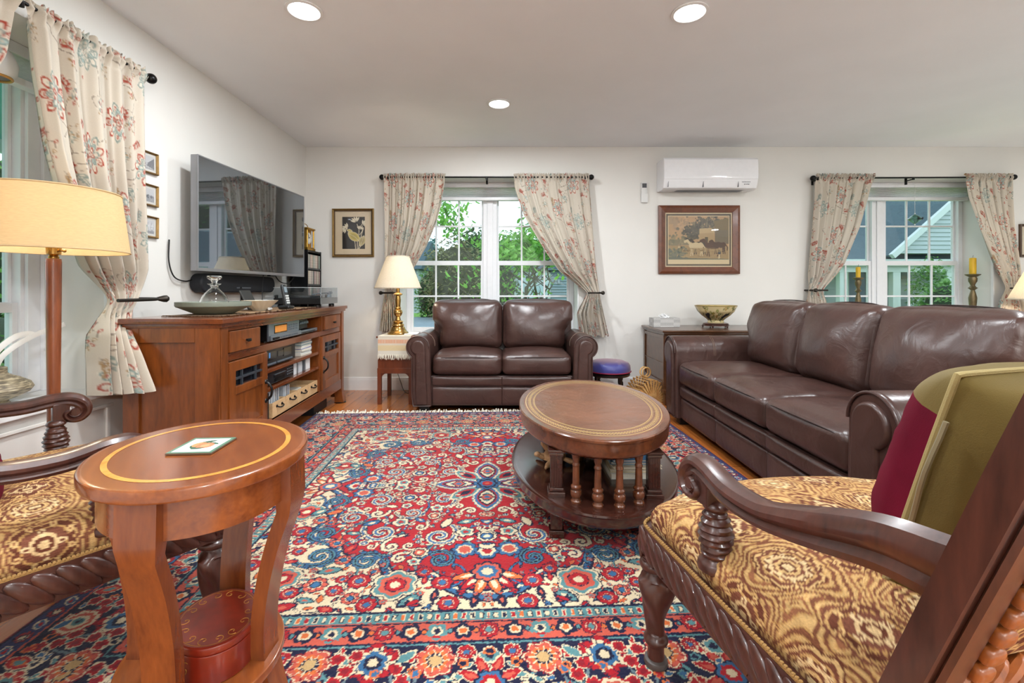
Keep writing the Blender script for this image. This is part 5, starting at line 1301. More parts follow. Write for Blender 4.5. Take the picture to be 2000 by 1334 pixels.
# ================================================================== TELEVISION CONSOLE
M_con = wood('console_chestnut', srgb('#50260f'), srgb('#85471b'), (5, 5, .8), .3, .35, 3.2)
M_conH = wood('console_chestnut_top', srgb('#4c2311'), srgb('#793e1d'), (5, .8, 5), .22, .5, 3.2)
M_black = plain('black_iron_pull', srgb('#141212'), .35, .5)
M_grille = plain('dark_glass_grille', srgb('#10131a'), .15)
CON = thing('tv_console', 'long chestnut wood media console along the left wall under the television', 'media console', (-1.385, 2.23, 0), .045)
Lc, Dc = 1.92, .45
CM = Matrix.Translation((-1.385, 2.23, 0))@Matrix.Rotation(.045, 4, 'Z')
def cp(x, y, z): return CM@Vector((x, y, z))
part('top', MB().box(-Dc-.01, .028, -.03, Lc+.03, .835, .862, .004).box(-Dc, .014, -.016, Lc+.016, .815, .836, .003), M_conH, CON)
for y0 in (.0, Lc-.025):
    o = part('side_panel', MB().box(-Dc+.02, -.02, y0, y0+.025, .06, .816), M_con, CON)
    f = MB(); s = -1 if y0 == 0 else 1; yy = (y0-.012, y0) if s < 0 else (y0+.025, y0+.037)
    f.box(-Dc, -Dc+.075, *yy, .04, .816, .003).box(-.115, -.0, *yy, .04, .816, .003).box(-Dc+.075, -.115, *yy, .745, .816, .003).box(-Dc+.075, -.115, *yy, .06, .14, .003)
    part('panel_frame', f, M_con, o)
part('back_panel', MB().box(-Dc+.005, -Dc+.02, .02, Lc-.02, .13, .816), M_con, CON)
part('bottom_board', MB().box(-Dc+.02, -.005, .02, Lc-.02, .19, .215), M_conH, CON)
def shelf(y0, y1, z0, z1, nm='shelf'): part(nm, MB().box(-Dc+.02, -.006, y0, y1, z0, z1, .003), M_conH, CON)
shelf(.02, Lc-.02, .64, .68); shelf(.475, 1.345, .505, .528); shelf(.475, 1.345, .393, .413)
for y, z0, z1 in ((.465, .215, .64), (1.345, .215, .64), (.375, .68, .815), (1.395, .68, .815)):
    part('divider', MB().box(-Dc+.02, -.006, y-.008, y+.014, z0, z1), M_con, CON)
part('bottom_rail', MB().box(-.022, 0.0, .05, Lc-.05, .13, .215, .003), M_conH, CON)
part('top_rail', MB().box(-.02, 0.0, .05, Lc-.05, .795, .817, .003), M_conH, CON)
for y0 in (.0, Lc-.13+.07):
    for xs_ in ((-.058, .004), (-Dc, -Dc+.06)):
        lg = MB().box(xs_[0], xs_[1], y0, y0+.06, .10, .816, .004)
        x0, x1 = xs_; V = [(x0, y0, .10), (x1, y0, .10), (x1, y0+.06, .10), (x0, y0+.06, .10), (x0-.0, y0-.008, .006), (x1+.016, y0-.008, .006), (x1+.016, y0+.072, .006), (x0, y0+.072, .006)]
        lg.add(V, [(0, 1, 2, 3), (7, 6, 5, 4), (0, 4, 5, 1), (1, 5, 6, 2), (2, 6, 7, 3), (3, 7, 4, 0)]); o = part('leg', lg, M_con, CON)
        part('glide', MB().lathe([(0, 0), (.05, 0), (.052, .004), (.046, .008), (0, .008)], 24, M=Matrix.Translation(((x0+x1)/2+.008, y0+.03, 0))), M_black, o)
def pull_knob(y, z, par):
    m = MB().tube([(0.012, y, z), (.026, y, z)], .006, 8).box(.024, .034, y-.017, y+.017, z-.009, z+.009, .005); part('knob', m, M_black, par)
def pull_bar(y, z0, z1, par):
    m = MB().tube(catmull([(.012, y, z0), (.024, y, z0+.008), (.042, y, z0+.03), (.046, y, (z0+z1)/2), (.042, y, z1-.03), (.024, y, z1-.008), (.012, y, z1)], 6), .0065, 8)
    for z in (z0, z1): m.lathe([(0, 0), (.014, 0), (.012, .006), (0, .008)], 12, M=Matrix.Translation((.012, y, z))@Matrix.Rotation(PI/2, 4, 'Y'))
    part('handle', m, M_black, par)
for y0, y1, s in ((.06, .372, 1), (1.415, 1.80, -1)):
    d = part('drawer', MB().box(-.012, .012, y0+.003, y1-.003, .685, .792, .003), M_con, CON); pull_knob((y0+y1)/2, .735, d)
for y0, y1, s in ((.06, .455, 1), (1.36, 1.80, -1)):
    f = MB(); f.box(-.012, .012, y0, y0+.055, .218, .637, .003).box(-.012, .012, y1-.055, y1, .218, .637, .003).box(-.012, .012, y0+.055, y1-.055, .585, .637, .003).box(-.012, .012, y0+.055, y1-.055, .218, .285, .003).box(-.012, .012, y0+.055, y1-.055, .465, .505, .003)
    d = part('door', f, M_con, CON)
    part('door_panel', MB().box(-.008, .002, y0+.05, y1-.05, .28, .47), M_con, d)
    part('glass_panel', MB().box(-.010, -.006, y0+.05, y1-.05, .50, .59), M_grille, d)
    g = MB(); ya, yb = y0+.055, y1-.055; w_ = yb-ya
    for t in (.25, .75): g.box(-.004, .008, ya+w_*t-.006, ya+w_*t+.006, .503, .587, .002)
    g.box(-.004, .008, ya, yb, .539, .551, .002); part('lattice', g, plain('lattice_iron', srgb('#3a4048'), .4, .3), d)
    pull_bar(y1-.022 if s > 0 else y0+.022, .36, .47, d)
part('base_block', MB().box(-.40, -.085, 1.44, 1.74, 0, .131, .004), plain('black_plinth', srgb('#17171a'), .5), CON)
# ---------------- hi-fi (each a thing; local: front face +x)
M_hf = plain('hifi_black', srgb('#0e0f11'), .3); M_sil = plain('hifi_silver', srgb('#8f9aa6'), .28, .7); M_dkf = plain('hifi_dark_face', srgb('#23262b'), .22, .3)
M_amb = emit('amber_display', srgb('#c07c34'), .4); M_disp = plain('dark_display', srgb('#0a0c10'), .08)
M_blu = emit('cool_display', srgb('#4a78a8'), .5); M_btn = plain('button_grey', srgb('#6f7a86'), .3, .5)
def unit(name, label, cat, y0, y1, z0, z1, dx=.03, depth=.34, face=M_sil, body=M_hf, group=None):
    r = thing(name, label, cat, cp(-dx, (y0+y1)/2, z0), .045, group); w_ = (y1-y0)/2; h = z1-z0
    part('case', MB().box(-depth, -.012, -w_, w_, .008, h, .003), body, r)
    part('front_panel', MB().box(-.012, 0, -w_, w_, .006, h+.001, .002), face, r)
    fo = MB()
    for x in (-depth+.03, -.04):
        for y in (-w_+.03, w_-.03): fo.lathe([(0, 0), (.014, 0), (.014, .009), (0, .009)], 12, M=Matrix.Translation((x, y, 0)))
    part('feet', fo, M_hf, r); return r, w_, h
r, w_, h = unit('stereo_receiver', 'silver stereo receiver with amber display, upper console shelf', 'receiver', .56, 1.01, .680, .790)
part('display', MB().box(0, .002, -w_+.08, .02, h*.50, h*.86), M_amb, r); part('display_frame', MB().box(0, .0012, -w_+.07, .03, h*.44, h*.92), M_disp, r)
part('lower_fascia', MB().box(0, .014, -w_+.0, w_, .010, h*.36, .003), M_sil, r)
for k in range(12): part('button', MB().box(.014, .018, -w_+.11+k*.024, -w_+.126+k*.024, h*.17, h*.25, .001), M_btn, r)
for k in range(12): part('button', MB().box(0, .004, .05+(k % 4)*.04, .08+(k % 4)*.04, h*(.5+.13*(k//4)), h*(.58+.13*(k//4)), .001), M_btn, r)
for k in range(4): part('knob', MB().lathe([(0, 0), (.007, 0), (.006, .012), (0, .012)], 12, M=Matrix.Translation((.014, -w_+.025+k*.020, h*.2))@Matrix.Rotation(PI/2, 4, 'Y')), M_hf, r)
r, w_, h = unit('preamplifier', 'small dark amplifier box right of the silver receiver', 'amplifier', 1.06, 1.24, .711, .782, .06, .2, M_dkf)
for k in range(5): part('knob', MB().lathe([(0, 0), (.010, 0), (.009, .014), (0, .014)], 14, M=Matrix.Translation((0, -w_+.025+k*.032, h*.72))@Matrix.Rotation(PI/2, 4, 'Y')), M_sil, r)
r, w_, h = unit('tuner', 'flat silver tuner under the small dark amplifier', 'tuner', 1.035, 1.375, .680, .709, .035, .28, M_sil)
for k in range(10): part('button', MB().box(0, .003, -w_+.03+k*.027, -w_+.048+k*.027, .010, .018, .001), M_hf, r)
r, w_, h = unit('cassette_deck', 'black twin cassette deck on the middle console shelf', 'cassette deck', .50, .945, .528, .636, .03, .3, M_dkf)
for y in (-w_+.085, w_-.12): part('cassette_window', MB().box(0, .003, y-.065, y+.065, h*.40, h*.90, .001), M_disp, r)
for y in (-w_+.085, 0, w_-.12): part('button_row', MB().box(0, .008, y-.06, y+.06, h*.14, h*.24, .002), M_btn, r)
part('indicator', MB().box(.003, .0045, -w_+.055, -w_+.07, h*.55, h*.84), M_blu, r); part('display', MB().box(0, .002, -.045, .045, h*.5, h*.8), M_disp, r)
r, w_, h = unit('disc_player', 'black disc player on the lower console shelf', 'disc player', .50, .93, .413, .500, .035, .3, M_dkf)
part('disc_tray', MB().box(0, .006, -.075, .075, h*.45, h*.66, .002), M_hf, r); part('tray_trim', MB().box(.0, .0075, -.075, .075, h*.66, h*.70), M_sil, r); part('display', MB().box(0, .002, -.07, .07, h*.18, h*.38), M_disp, r)
for k in range(12): part('button', MB().box(0, .004, .11+(k % 4)*.024, .122+(k % 4)*.024, h*(.3+.2*(k//4)), h*(.38+.2*(k//4)), .001), M_sil, r)
for k in range(3): part('button', MB().box(0, .004, -w_+.03, -w_+.05, h*(.25+.22*k), h*(.36+.22*k), .001), M_sil, r)
# books, cases
def flatbook(label, y0, y1, z, h, col, dx, dep, group, rz=0, cat='book', nm='book'):
    r = thing(nm, label, cat, cp(-dx-dep/2, (y0+y1)/2, z), .045+rz, group); w_ = (y1-y0)/2; m = plain('cover', srgb(col), .45)
    part('cover', MB().box(-dep/2, dep/2, -w_, w_, 0, .0018).box(-dep/2, dep/2, -w_, w_, h-.0018, h).box(-dep/2, -dep/2+.002, -w_, w_, 0, h), m, r)
    part('pages', MB().box(-dep/2+.002, dep/2-.003, -w_+.003, w_-.003, .0018, h-.0018), M_page, r)
z = .5285; rr = random.Random(4)
stack = [('#d9dde2', .012, 'white'), ('#e6e6e6', .010, 'white'), ('#c9d3de', .010, 'pale blue'), ('#e9e9ea', .012, 'white'), ('#5a4b8a', .005, 'purple'), ('#dfe3e8', .011, 'white'), ('#e8e8e8', .009, 'white'), ('#4f8fa3', .008, 'teal'), ('#dce4ea', .010, 'pale'), ('#6f9fb4', .007, 'light blue'), ('#e3e8ec', .008, 'white')]
names = ['lowest', 'second from the bottom', 'third from the bottom', 'fourth from the bottom', 'fifth from the bottom', 'middle', 'fifth from the top', 'fourth from the top', 'third from the top', 'second from the top', 'topmost']
for i, (cl, h, nm) in enumerate(stack):
    flatbook('%s booklet, %s of the stack beside the cassette deck' % (nm, names[i]), 1.07+rr.uniform(-.004, .012), 1.27+rr.uniform(-.01, .01), z, h, cl, .03+rr.uniform(0, .015), .20, 'booklets stacked beside the cassette deck', rr.uniform(-.03, .03), 'booklet', 'booklet'); z += h+.0002
def upbook(nm, label, cat, y, th, z, h, col, dx, dep, group, lean=0.0, m=None):
    o = MB().box(-dep/2, dep/2, -th/2, th/2, 0, h, .0012).build(nm, m or plain('case_spine', srgb(col), .35, nz=.08, nscale=40)); o.location = cp(-dx-dep/2, y, z); o.rotation_euler = (lean, 0, .045)
    return tag(o, label, cat, group)
for lb, y, th, h, cl in (('thick white case right of the disc player', .972, .05, .078, '#d5d8dc'), ('slim black case between white cases on the lower shelf', 1.005, .008, .080, '#15171b'), ('white case in the middle of the lower shelf row', 1.062, .062, .076, '#c8ccd2'), ('grey case near the right end of the lower shelf', 1.135, .03, .078, '#5c6067'), ('white case at the right end of the lower shelf', 1.20, .075, .079, '#e2e4e6')):
    upbook('storage_case', lb, 'case', y, th, .4135, h, cl, .04, .12, 'cases on the lower console shelf')
names = ['leftmost', 'second from the left', 'third from the left', 'fourth from the left', 'fifth from the left', 'sixth from the left']
for i, (cl, th) in enumerate((('#b9bdc2', .006), ('#d8d8d6', .007), ('#8f9a9a', .006), ('#cfd0cc', .008), ('#9fa5ab', .006), ('#dcdcd8', .008))):
    upbook('record_sleeve', '%s thin upright sleeve at the bottom left of the console' % names[i], 'sleeve', .482+i*.0092, th, .2155, .135, cl, .03, .13, 'thin sleeves at the bottom left of the console')
upbook('black_case', 'tall black case between the sleeves and the wooden bins', 'case', .558, .03, .2155, .158, '#121316', .035, .15, None)
M_pine = wood('pale_pine', srgb('#b98f62'), srgb('#d8b78c'), (4, .8, 4), .5, 0, 5)
bn = ['leftmost pine bin full of discs on the bottom shelf', 'second pine bin from the left, full of discs', 'third pine bin from the left on the bottom shelf', 'rightmost pine bin on the bottom shelf, nearly empty']
for i, (y0, y1) in enumerate(((.590, .775), (.783, .968), (.976, 1.152), (1.160, 1.338))):
    r = thing('pine_bin', bn[i], 'bin', cp(-.03, (y0+y1)/2, .2155), .045, 'pine bins on the bottom console shelf'); w_ = (y1-y0)/2
    part('bin_body', MB().box(-.30, 0, -w_, -w_+.008, 0, .088, .001).box(-.30, 0, w_-.008, w_, 0, .088, .001).box(-.30, -.292, -w_, w_, 0, .088, .001).box(-.30, 0, -w_, w_, 0, .006), M_pine, r)
    part('bin_front', MB().box(-.001, .009, -w_, w_, 0, .09, .002), M_pine, r)
    h_ = MB().tube(catmull([(.009, -.036, .06), (.024, -.03, .054), (.028, 0, .050), (.024, .03, .054), (.009, .036, .06)], 6), .0045, 8)
    for y in (-.036, .036): h_.ell((.010, y, .061), (.005, .012, .009), 10, 6)
    part('handle', h_, M_black, r)
disc_cols = ['#c9cdd2', '#9aa3ad', '#d6d8da', '#5b6672', '#b8bfc7', '#2b2f36', '#cfd3d6', '#8b95a0']
for b, (ya, yb, gl) in enumerate(((.604, .765, 'first'), (.80, .955, 'second'))):
    n = 11 if b == 0 else 8; yy = ya
    for k in range(n):
        th = .0105 if k % 3 else .013; yy += th+.0012
        if yy > yb-.002: break
        upbook('disc_case', 'upright disc case in the %s pine bin from the left' % gl, 'disc case', yy-th/2, th, .2218, .150 if b == 0 else .145-.004*(k % 2), disc_cols[(k*3+b) % 8], .05, .13, 'disc cases in the %s pine bin' % gl)
upbook('paper_bundle', 'loose white papers inside the third pine bin', 'papers', 1.06, .13, .2218, .075, '#dcd8cc', .06, .15, None)

# ---------------- on top of the console
TZ = .862
M_run = plain('jute_weave', srgb('#8f7152'), .95, nz=.35, nscale=160, bmp=.5, bscale=220)
ru = thing('woven_runner', 'brown woven runner with tassels across the console top', 'runner', cp(0, 0, TZ), .045)
def rn(u, v): return Vector((-.37+.31*u, .17+1.22*v, .003+.0012*math.sin(u*60)*math.sin(v*220)))
part('cloth', MB().grid(rn, 30, 120), M_run, ru)
t = MB(); rr = random.Random(8)
for k in range(34):
    x = -.37+.31*k/33
    for y, s in ((.17, -1), (1.39, 1)): t.tube([(x, y, .003), (x+rr.uniform(-.006, .006), y+s*.02, .005), (x+rr.uniform(-.01, .01), y+s*rr.uniform(.03, .045), .003)], .0025, 5)
for k in range(60):
    y = .17+1.22*k/59; 
    if rr.random() < .5: t.ell((-.056+rr.uniform(-.004, .006), y, .005), (.007, .009, .005), 8, 5)
part('tassels', t, plain('dark_tassel', srgb('#54402e'), .95, nz=.3, nscale=90), ru)['kind'] = 'stuff'
PLc = Vector((-1.625, 2.56, 0))
M_plate = plain('sage_glaze', srgb('#7d8478'), .45)
solo('serving_dish', MB().lathe([(0, .001), (.085, .001), (.095, .004), (.178, .042), (.182, .048), (.182, .068), (.176, .068), (.171, .052), (.09, .018), (0, .014)], 64), M_plate, 'wide shallow sage grey dish on the console', 'dish', (PLc.x, PLc.y, TZ+.004))
dc = thing('glass_decanter', 'clear glass bell decanter standing in the sage dish', 'decanter', (PLc.x, PLc.y, TZ+.0195))
M_cg = realglass('clear_glass', (.97, .99, .98))
part('vessel', MB().lathe([(0, .003), (.060, .003), (.068, .006), (.070, .030), (.069, .054), (.061, .080), (.045, .103), (.029, .120), (.020, .132), (.019, .142), (.033, .150), (.034, .153), (.020, .153), (.016, .148), (.015, .132), (.025, .119), (.041, .102), (.057, .079), (.065, .053), (.066, .028), (.063, .010), (0, .010)], 48), M_cg, dc)
part('stopper', MB().lathe([(0, .146), (.013, .146), (.013, .160), (.017, .170), (.033, .180), (.037, .188), (.035, .196), (.026, .198), (0, .196)], 40), M_cg, dc)
bc2 = Vector((-1.60, 2.985, 0))
solo('scalloped_bowl', MB().lathe([(0, 0), (.040, 0), (.044, .006), (.062, .022), (.085, .044), (.103, .062), (.106, .066), (.101, .066), (.080, .046), (.058, .026), (.03, .012), (0, .010)], 72, lambda a, z: 1+.035*math.cos(16*a+z*40)*min(1, z*30)), plain('cream_glaze', srgb('#cfc3ad'), .4), 'cream scalloped bowl on the console runner', 'bowl', (bc2.x, bc2.y, TZ+.005))
M_wp = plain('white_plastic', srgb('#d8d8d6'), .4)
wt = thing('digital_clock', 'small white framed digital display beside the scalloped bowl', 'clock', cp(-.12, .79, TZ+.005), .25)
Mx = Matrix.Rotation(-.5, 4, 'Y')
part('case', MB().box(-.008, .004, -.036, .036, .004, .078, .004, M=Mx), M_wp, wt); part('screen', MB().box(.004, .0052, -.026, .026, .020, .068, M=Mx), plain('lcd_grey', srgb('#4a4d52'), .2), wt)
part('stand', MB().box(-.045, -.039, -.03, .03, 0, .055, .003, M=Matrix.Rotation(.5, 4, 'Y')@Matrix.Translation((.012, 0, 0.0))), M_hf, wt)
tbk = thing('tablet_panel', 'dark panel leaning behind the cordless phone', 'tablet', cp(-.30, .93, TZ+.005), .1)
part('case', MB().box(-.008, .008, -.075, .075, .002, .145, .01, M=Matrix.Rotation(-.45, 4, 'Y')), plain('dark_plastic', srgb('#2c2d2c'), .55), tbk)
part('prop', MB().box(-.082, -.074, -.02, .02, 0, .125, .003), M_hf, tbk)
ph = thing('cordless_phone', 'cordless phone with pale keypad in its cradle', 'phone', cp(-.10, .99, TZ+.005), -.1)
part('cradle', MB().soft(.085, .075, .028, .012, n=6, M=Matrix.Translation((-.01, 0, .014))), M_hf, ph)
MP = Matrix.Translation((0, 0, .012))@Matrix.Rotation(-.22, 4, 'Y')
part('handset', MB().soft(.024, .050, .155, .011, n=8, M=MP@Matrix.Translation((0, 0, .085))), plain('phone_grey', srgb('#26282a'), .35), ph)
part('screen', MB().box(.0118, .0135, -.017, .017, .105, .145, .001, M=MP), plain('phone_lcd', srgb('#6b7c86'), .2), ph)
for k in range(12): part('key', MB().box(.0115, .0145, -.019+(k % 3)*.0135, -.008+(k % 3)*.0135, .025+(k//3)*.0165, .037+(k//3)*.0165, .002, M=MP), plain('key_white', srgb('#c9cbc9'), .4), ph)
# turntable
tt_ = thing('turntable', 'black and grey turntable with clear dust cover on the console', 'turntable', cp(-.07, 1.55, TZ), .045)
part('plinth', MB().box(-.38, -.002, 0, .42, .022, .075, .004), M_hf, tt_); part('front_fascia', MB().box(-.002, .002, 0, .42, .022, .075, .001), plain('brushed_grey', srgb('#8d9091'), .3, .6), tt_)
for x in (-.34, -.04):
    for y in (.04, .38): part('foot', MB().lathe([(0, 0), (.024, 0), (.024, .014), (.018, .022), (0, .022)], 18, M=Matrix.Translation((x, y, 0))), M_hf, tt_)
part('platter', MB().lathe([(0, .075), (.145, .075), (.147, .082), (.145, .092), (0, .092)], 60, M=Matrix.Translation((-.21, .19, 0))), plain('rubber_mat', srgb('#18181a'), .6), tt_)
ta = MB().lathe([(0, .075), (.028, .075), (.028, .10), (.012, .105), (.012, .118), (0, .118)], 20, M=Matrix.Translation((-.06, .36, 0))).tube([(-.06, .40, .115), (-.06, .34, .115), (-.075, .22, .112), (-.10, .14, .105)], .0045, 8).box(-.112, -.092, .11, .145, .097, .108, .002).lathe([(0, 0), (.014, 0), (.014, .03), (0, .03)], 14, M=Matrix.Translation((-.06, .40, .115))@Matrix.Rotation(-PI/2, 4, 'X'))
part('tonearm', ta, M_sil, tt_)
M_acr = glasspane('clear_acrylic', (.90, .92, .93))
cv = MB(); 
for b in ((-.38, 0, 0, .004), (-.38, 0, .416, .42)): cv.box(b[0], b[1], b[2], b[3], .077, .158)
cv.box(-.004, 0, 0.004, .416, .077, .158).box(-.38, -.376, 0.004, .416, .077, .158).box(-.38, 0, 0, .42, .158, .162); part('dust_cover', cv, M_acr, tt_)
e = MB()
for a, b in (((-.38, 0, .160), (0, 0, .160)), ((0, 0, .160), (0, .42, .160)), ((0, 0, .078), (0, 0, .160)), ((0, .42, .078), (0, .42, .16)), ((-.38, .42, .16), (0, .42, .16))): e.tube([a, b], .0018, 5)
part('cover_edge', e, plain('acrylic_edge', srgb('#c9ced0'), .2), tt_)
for y in (.07, .35): part('hinge', MB().box(-.395, -.38, y-.02, y+.02, .07, .10, .003), M_hf, tt_)
# disc tower standing on the floor in the corner
dt = thing('disc_tower', 'tall black disc tower in the corner beyond the console', 'disc tower', (-1.815, 4.20, 0), 0)
part('frame', MB().box(-.155, 0, 0, .010, 0, 1.372).box(-.155, 0, .295, .305, 0, 1.372).box(-.155, -.148, 0, .305, 0, 1.372).box(-.155, 0, 0, .305, 0, .03), M_hf, dt)
lv = [1.372-.015, 1.195, 1.045, .895, .745, .595, .445, .295, .145]
for z in lv: part('shelf', MB().box(-.15, -.001, .010, .295, z-.004, z+.012), M_hf, dt)
spine = ['#b39a94', '#8b9188', '#c3bcae', '#6f5a55', '#a8a39a', '#7f8a80', '#b0a08c', '#d0c8bb', '#5c5f60', '#94706a']
MS = [plain('disc_spine', srgb(c), .4, nz=.25, nscale=60) for c in spine]
proto = {}
for ri, (z, nm) in enumerate(((lv[1]+.012, 'top'), (lv[2]+.012, 'second'), (lv[3]+.012, 'third'))):
    rr = random.Random(20+ri)
    for k in range(22):
        ci = rr.randrange(10)
        if ci not in proto:
            o = MB().box(-.13, -.006, -.0052, .0052, 0, .124, .0008).build('disc_case', MS[ci]); proto[ci] = o
        else: o = proto[ci].copy(); COL.objects.link(o)
        o.location = (-1.815, 4.20+.022+k*.0125, z+.0005)
        tag(o, 'disc case upright on the %s shelf of the black tower' % nm, 'disc case', 'disc cases on the %s shelf of the tower' % nm)
# brass carriage clock
M_gb = plain('polished_brass', srgb('#c39a45'), .2, .9)
ck = thing('carriage_clock', 'brass carriage clock with white dial on the disc tower', 'clock', (-1.895, 4.33, 1.373), .0)
part('base', MB().box(-.062, .062, -.085, .085, 0, .022, .004).box(-.055, .055, -.078, .078, .022, .03, .003), M_gb, ck); part('cornice', MB().box(-.055, .055, -.078, .078, .188, .196, .003).box(-.062, .062, -.085, .085, .196, .21, .004), M_gb, ck)
for x in (-.048, .048):
    for y in (-.070, .070): part('post', MB().tube([(x, y, .03), (x, y, .19)], .008, 10), M_gb, ck)
part('movement', MB().box(-.040, .03, -.062, .062, .03, .19), plain('gold_plate', srgb('#b08a3c'), .3, .8), ck)
RY = Matrix.Translation((.031, 0, .115))@Matrix.Rotation(PI/2, 4, 'Y')
dl = part('dial', MB().lathe([(0, .002), (.034, .002), (.036, .003), (.052, .004), (.054, .001), (.054, 0), (0, 0)], 40, M=RY), [plain('silver_dial', srgb('#d9d7d0'), .3)], ck)
nm = MB()
for k in range(12):
    a = k*PI/6; p = Vector((.0355, .044*math.sin(a), .115+.044*math.cos(a))); d = Vector((0, math.sin(a), math.cos(a))); s_ = Vector((0, d.z, -d.y))*.0015
    nm.add([p-d*.006-s_, p+d*.006-s_, p+d*.006+s_, p-d*.006+s_], [(0, 1, 2, 3)])
part('numerals', nm, M_hf, dl)
hd = MB().tube([(.036, 0, .115), (.036, .020, .128)], .0022, 6).tube([(.0365, 0, .115), (.0365, -.012, .150)], .0016, 6); part('hands', hd, M_hf, dl)
part('carry_handle', MB().tube(catmull([(0, -.05, .21), (0, -.05, .235), (0, 0, .25), (0, .05, .235), (0, .05, .21)], 6), .004, 8), M_gb, ck)

# ================================================================== TELEVISION AND SOUNDBAR
m_scr, nt, bs = newmat('dark_mirror_screen'); g = N(nt, 'ShaderNodeBsdfGlossy'); g.inputs['Roughness'].default_value = .02; g.inputs['Color'].default_value = (.76, .86, .97, 1)
ms = N(nt, 'ShaderNodeMixShader'); lw = N(nt, 'ShaderNodeFresnel', IOR=3.0); bs.inputs['Base Color'].default_value = (.01, .011, .012, 1); bs.inputs['Roughness'].default_value = .3
nt.links.new(lw.outputs[0], ms.inputs[0]); nt.links.new(bs.outputs[0], ms.inputs[1]); nt.links.new(g.outputs[0], ms.inputs[2]); nt.links.new(ms.outputs[0], nt.nodes['Material Output'].inputs['Surface'])
M_tvm = plain('tv_silver', srgb('#8f8f92'), .35, .6)
p0 = Vector((-1.88, 2.80, 0)); p1 = Vector((-1.79, 4.07, 0)); d = (p1-p0); TL = d.length
TV = thing('television', 'large flat television on the left wall above the console', 'television', (p0.x, p0.y, 1.117), math.atan2(-d.x, d.y))
part('casing', MB().box(-.046, -.004, 0, TL, 0, .710, .004), M_tvm, TV)
part('screen', MB().box(-.004, -.001, .012, TL-.010, .020, .702), m_scr, TV)
part('bezel', MB().box(-.004, .001, 0, TL, 0, .020, .001).box(-.004, .001, 0, TL, .702, .710, .001).box(-.004, .001, 0, .010, .018, .704, .001).box(-.004, .001, TL-.009, TL, .018, .704, .001), M_tvm, TV)
part('wall_mount', MB().box(-.115, -.045, .35, .85, .22, .52, .004), M_hf, TV)
part('sensor', MB().box(-.03, 0, TL*.60, TL*.66, -.010, .001, .003), M_hf, TV)
sb = thing('soundbar', 'long black soundbar on the wall under the television', 'soundbar', (LX, 2.92, 1.045), 0)
def caps(yc, r): return None
part('housing', MB().prism([(y, z) for y, z in [(.06+.06*math.cos(a), .062*math.sin(a)) for a in np.linspace(PI/2, 3*PI/2, 14)]+[(.93-.06+.06*math.cos(a), .062*math.sin(a)) for a in np.linspace(-PI/2, PI/2, 14)]], .004, .085, 'x', .012), plain('speaker_cloth', srgb('#12141a'), .7), sb)
part('display', MB().box(.085, .087, .42, .44, -.035, -.022), M_hf, sb); part('button_strip', MB().box(.085, .087, .38, .56, -.033, -.024), plain('strip_grey', srgb('#555a60'), .4), sb)
M_cab = plain('black_cable', srgb('#0c0c0d'), .5)
solo('power_cord', MB().tube(catmull([(LX+.012, 2.74, 1.30), (LX+.014, 2.735, 1.17), (LX+.02, 2.77, 1.08), (LX+.02, 2.86, 1.055), (LX+.02, 2.925, 1.065)], 8), .004, 8), M_cab, 'black cord looping left of the soundbar below the television', 'cord')
solo('power_cord', MB().tube(catmull([(-1.875, 3.55, 1.135), (-1.89, 3.56, 1.0), (-1.885, 3.55, .93), (-1.90, 3.55, .872)], 8), .003, 8), M_cab, 'thin black cord hanging in front of the soundbar', 'cord')
solo('power_cord', MB().tube(catmull([(-1.87, 3.70, 1.13), (-1.86, 3.78, 1.07), (-1.86, 3.92, 1.06), (-1.86, 4.02, 1.11), (-1.87, 4.05, 1.15)], 8), .004, 8), M_cab, 'black cord looping under the right end of the television', 'cord')
solo('power_cord', MB().tube(catmull([(-1.14, 4.615, .30), (-1.06, 4.56, .12), (-1.0, 4.50, .012), (-.92, 4.44, .006), (-.82, 4.46, .006), (-.72, 4.58, .006)], 8), .003, 8), M_cab, 'black lamp cord on the floor behind the side table', 'cord')
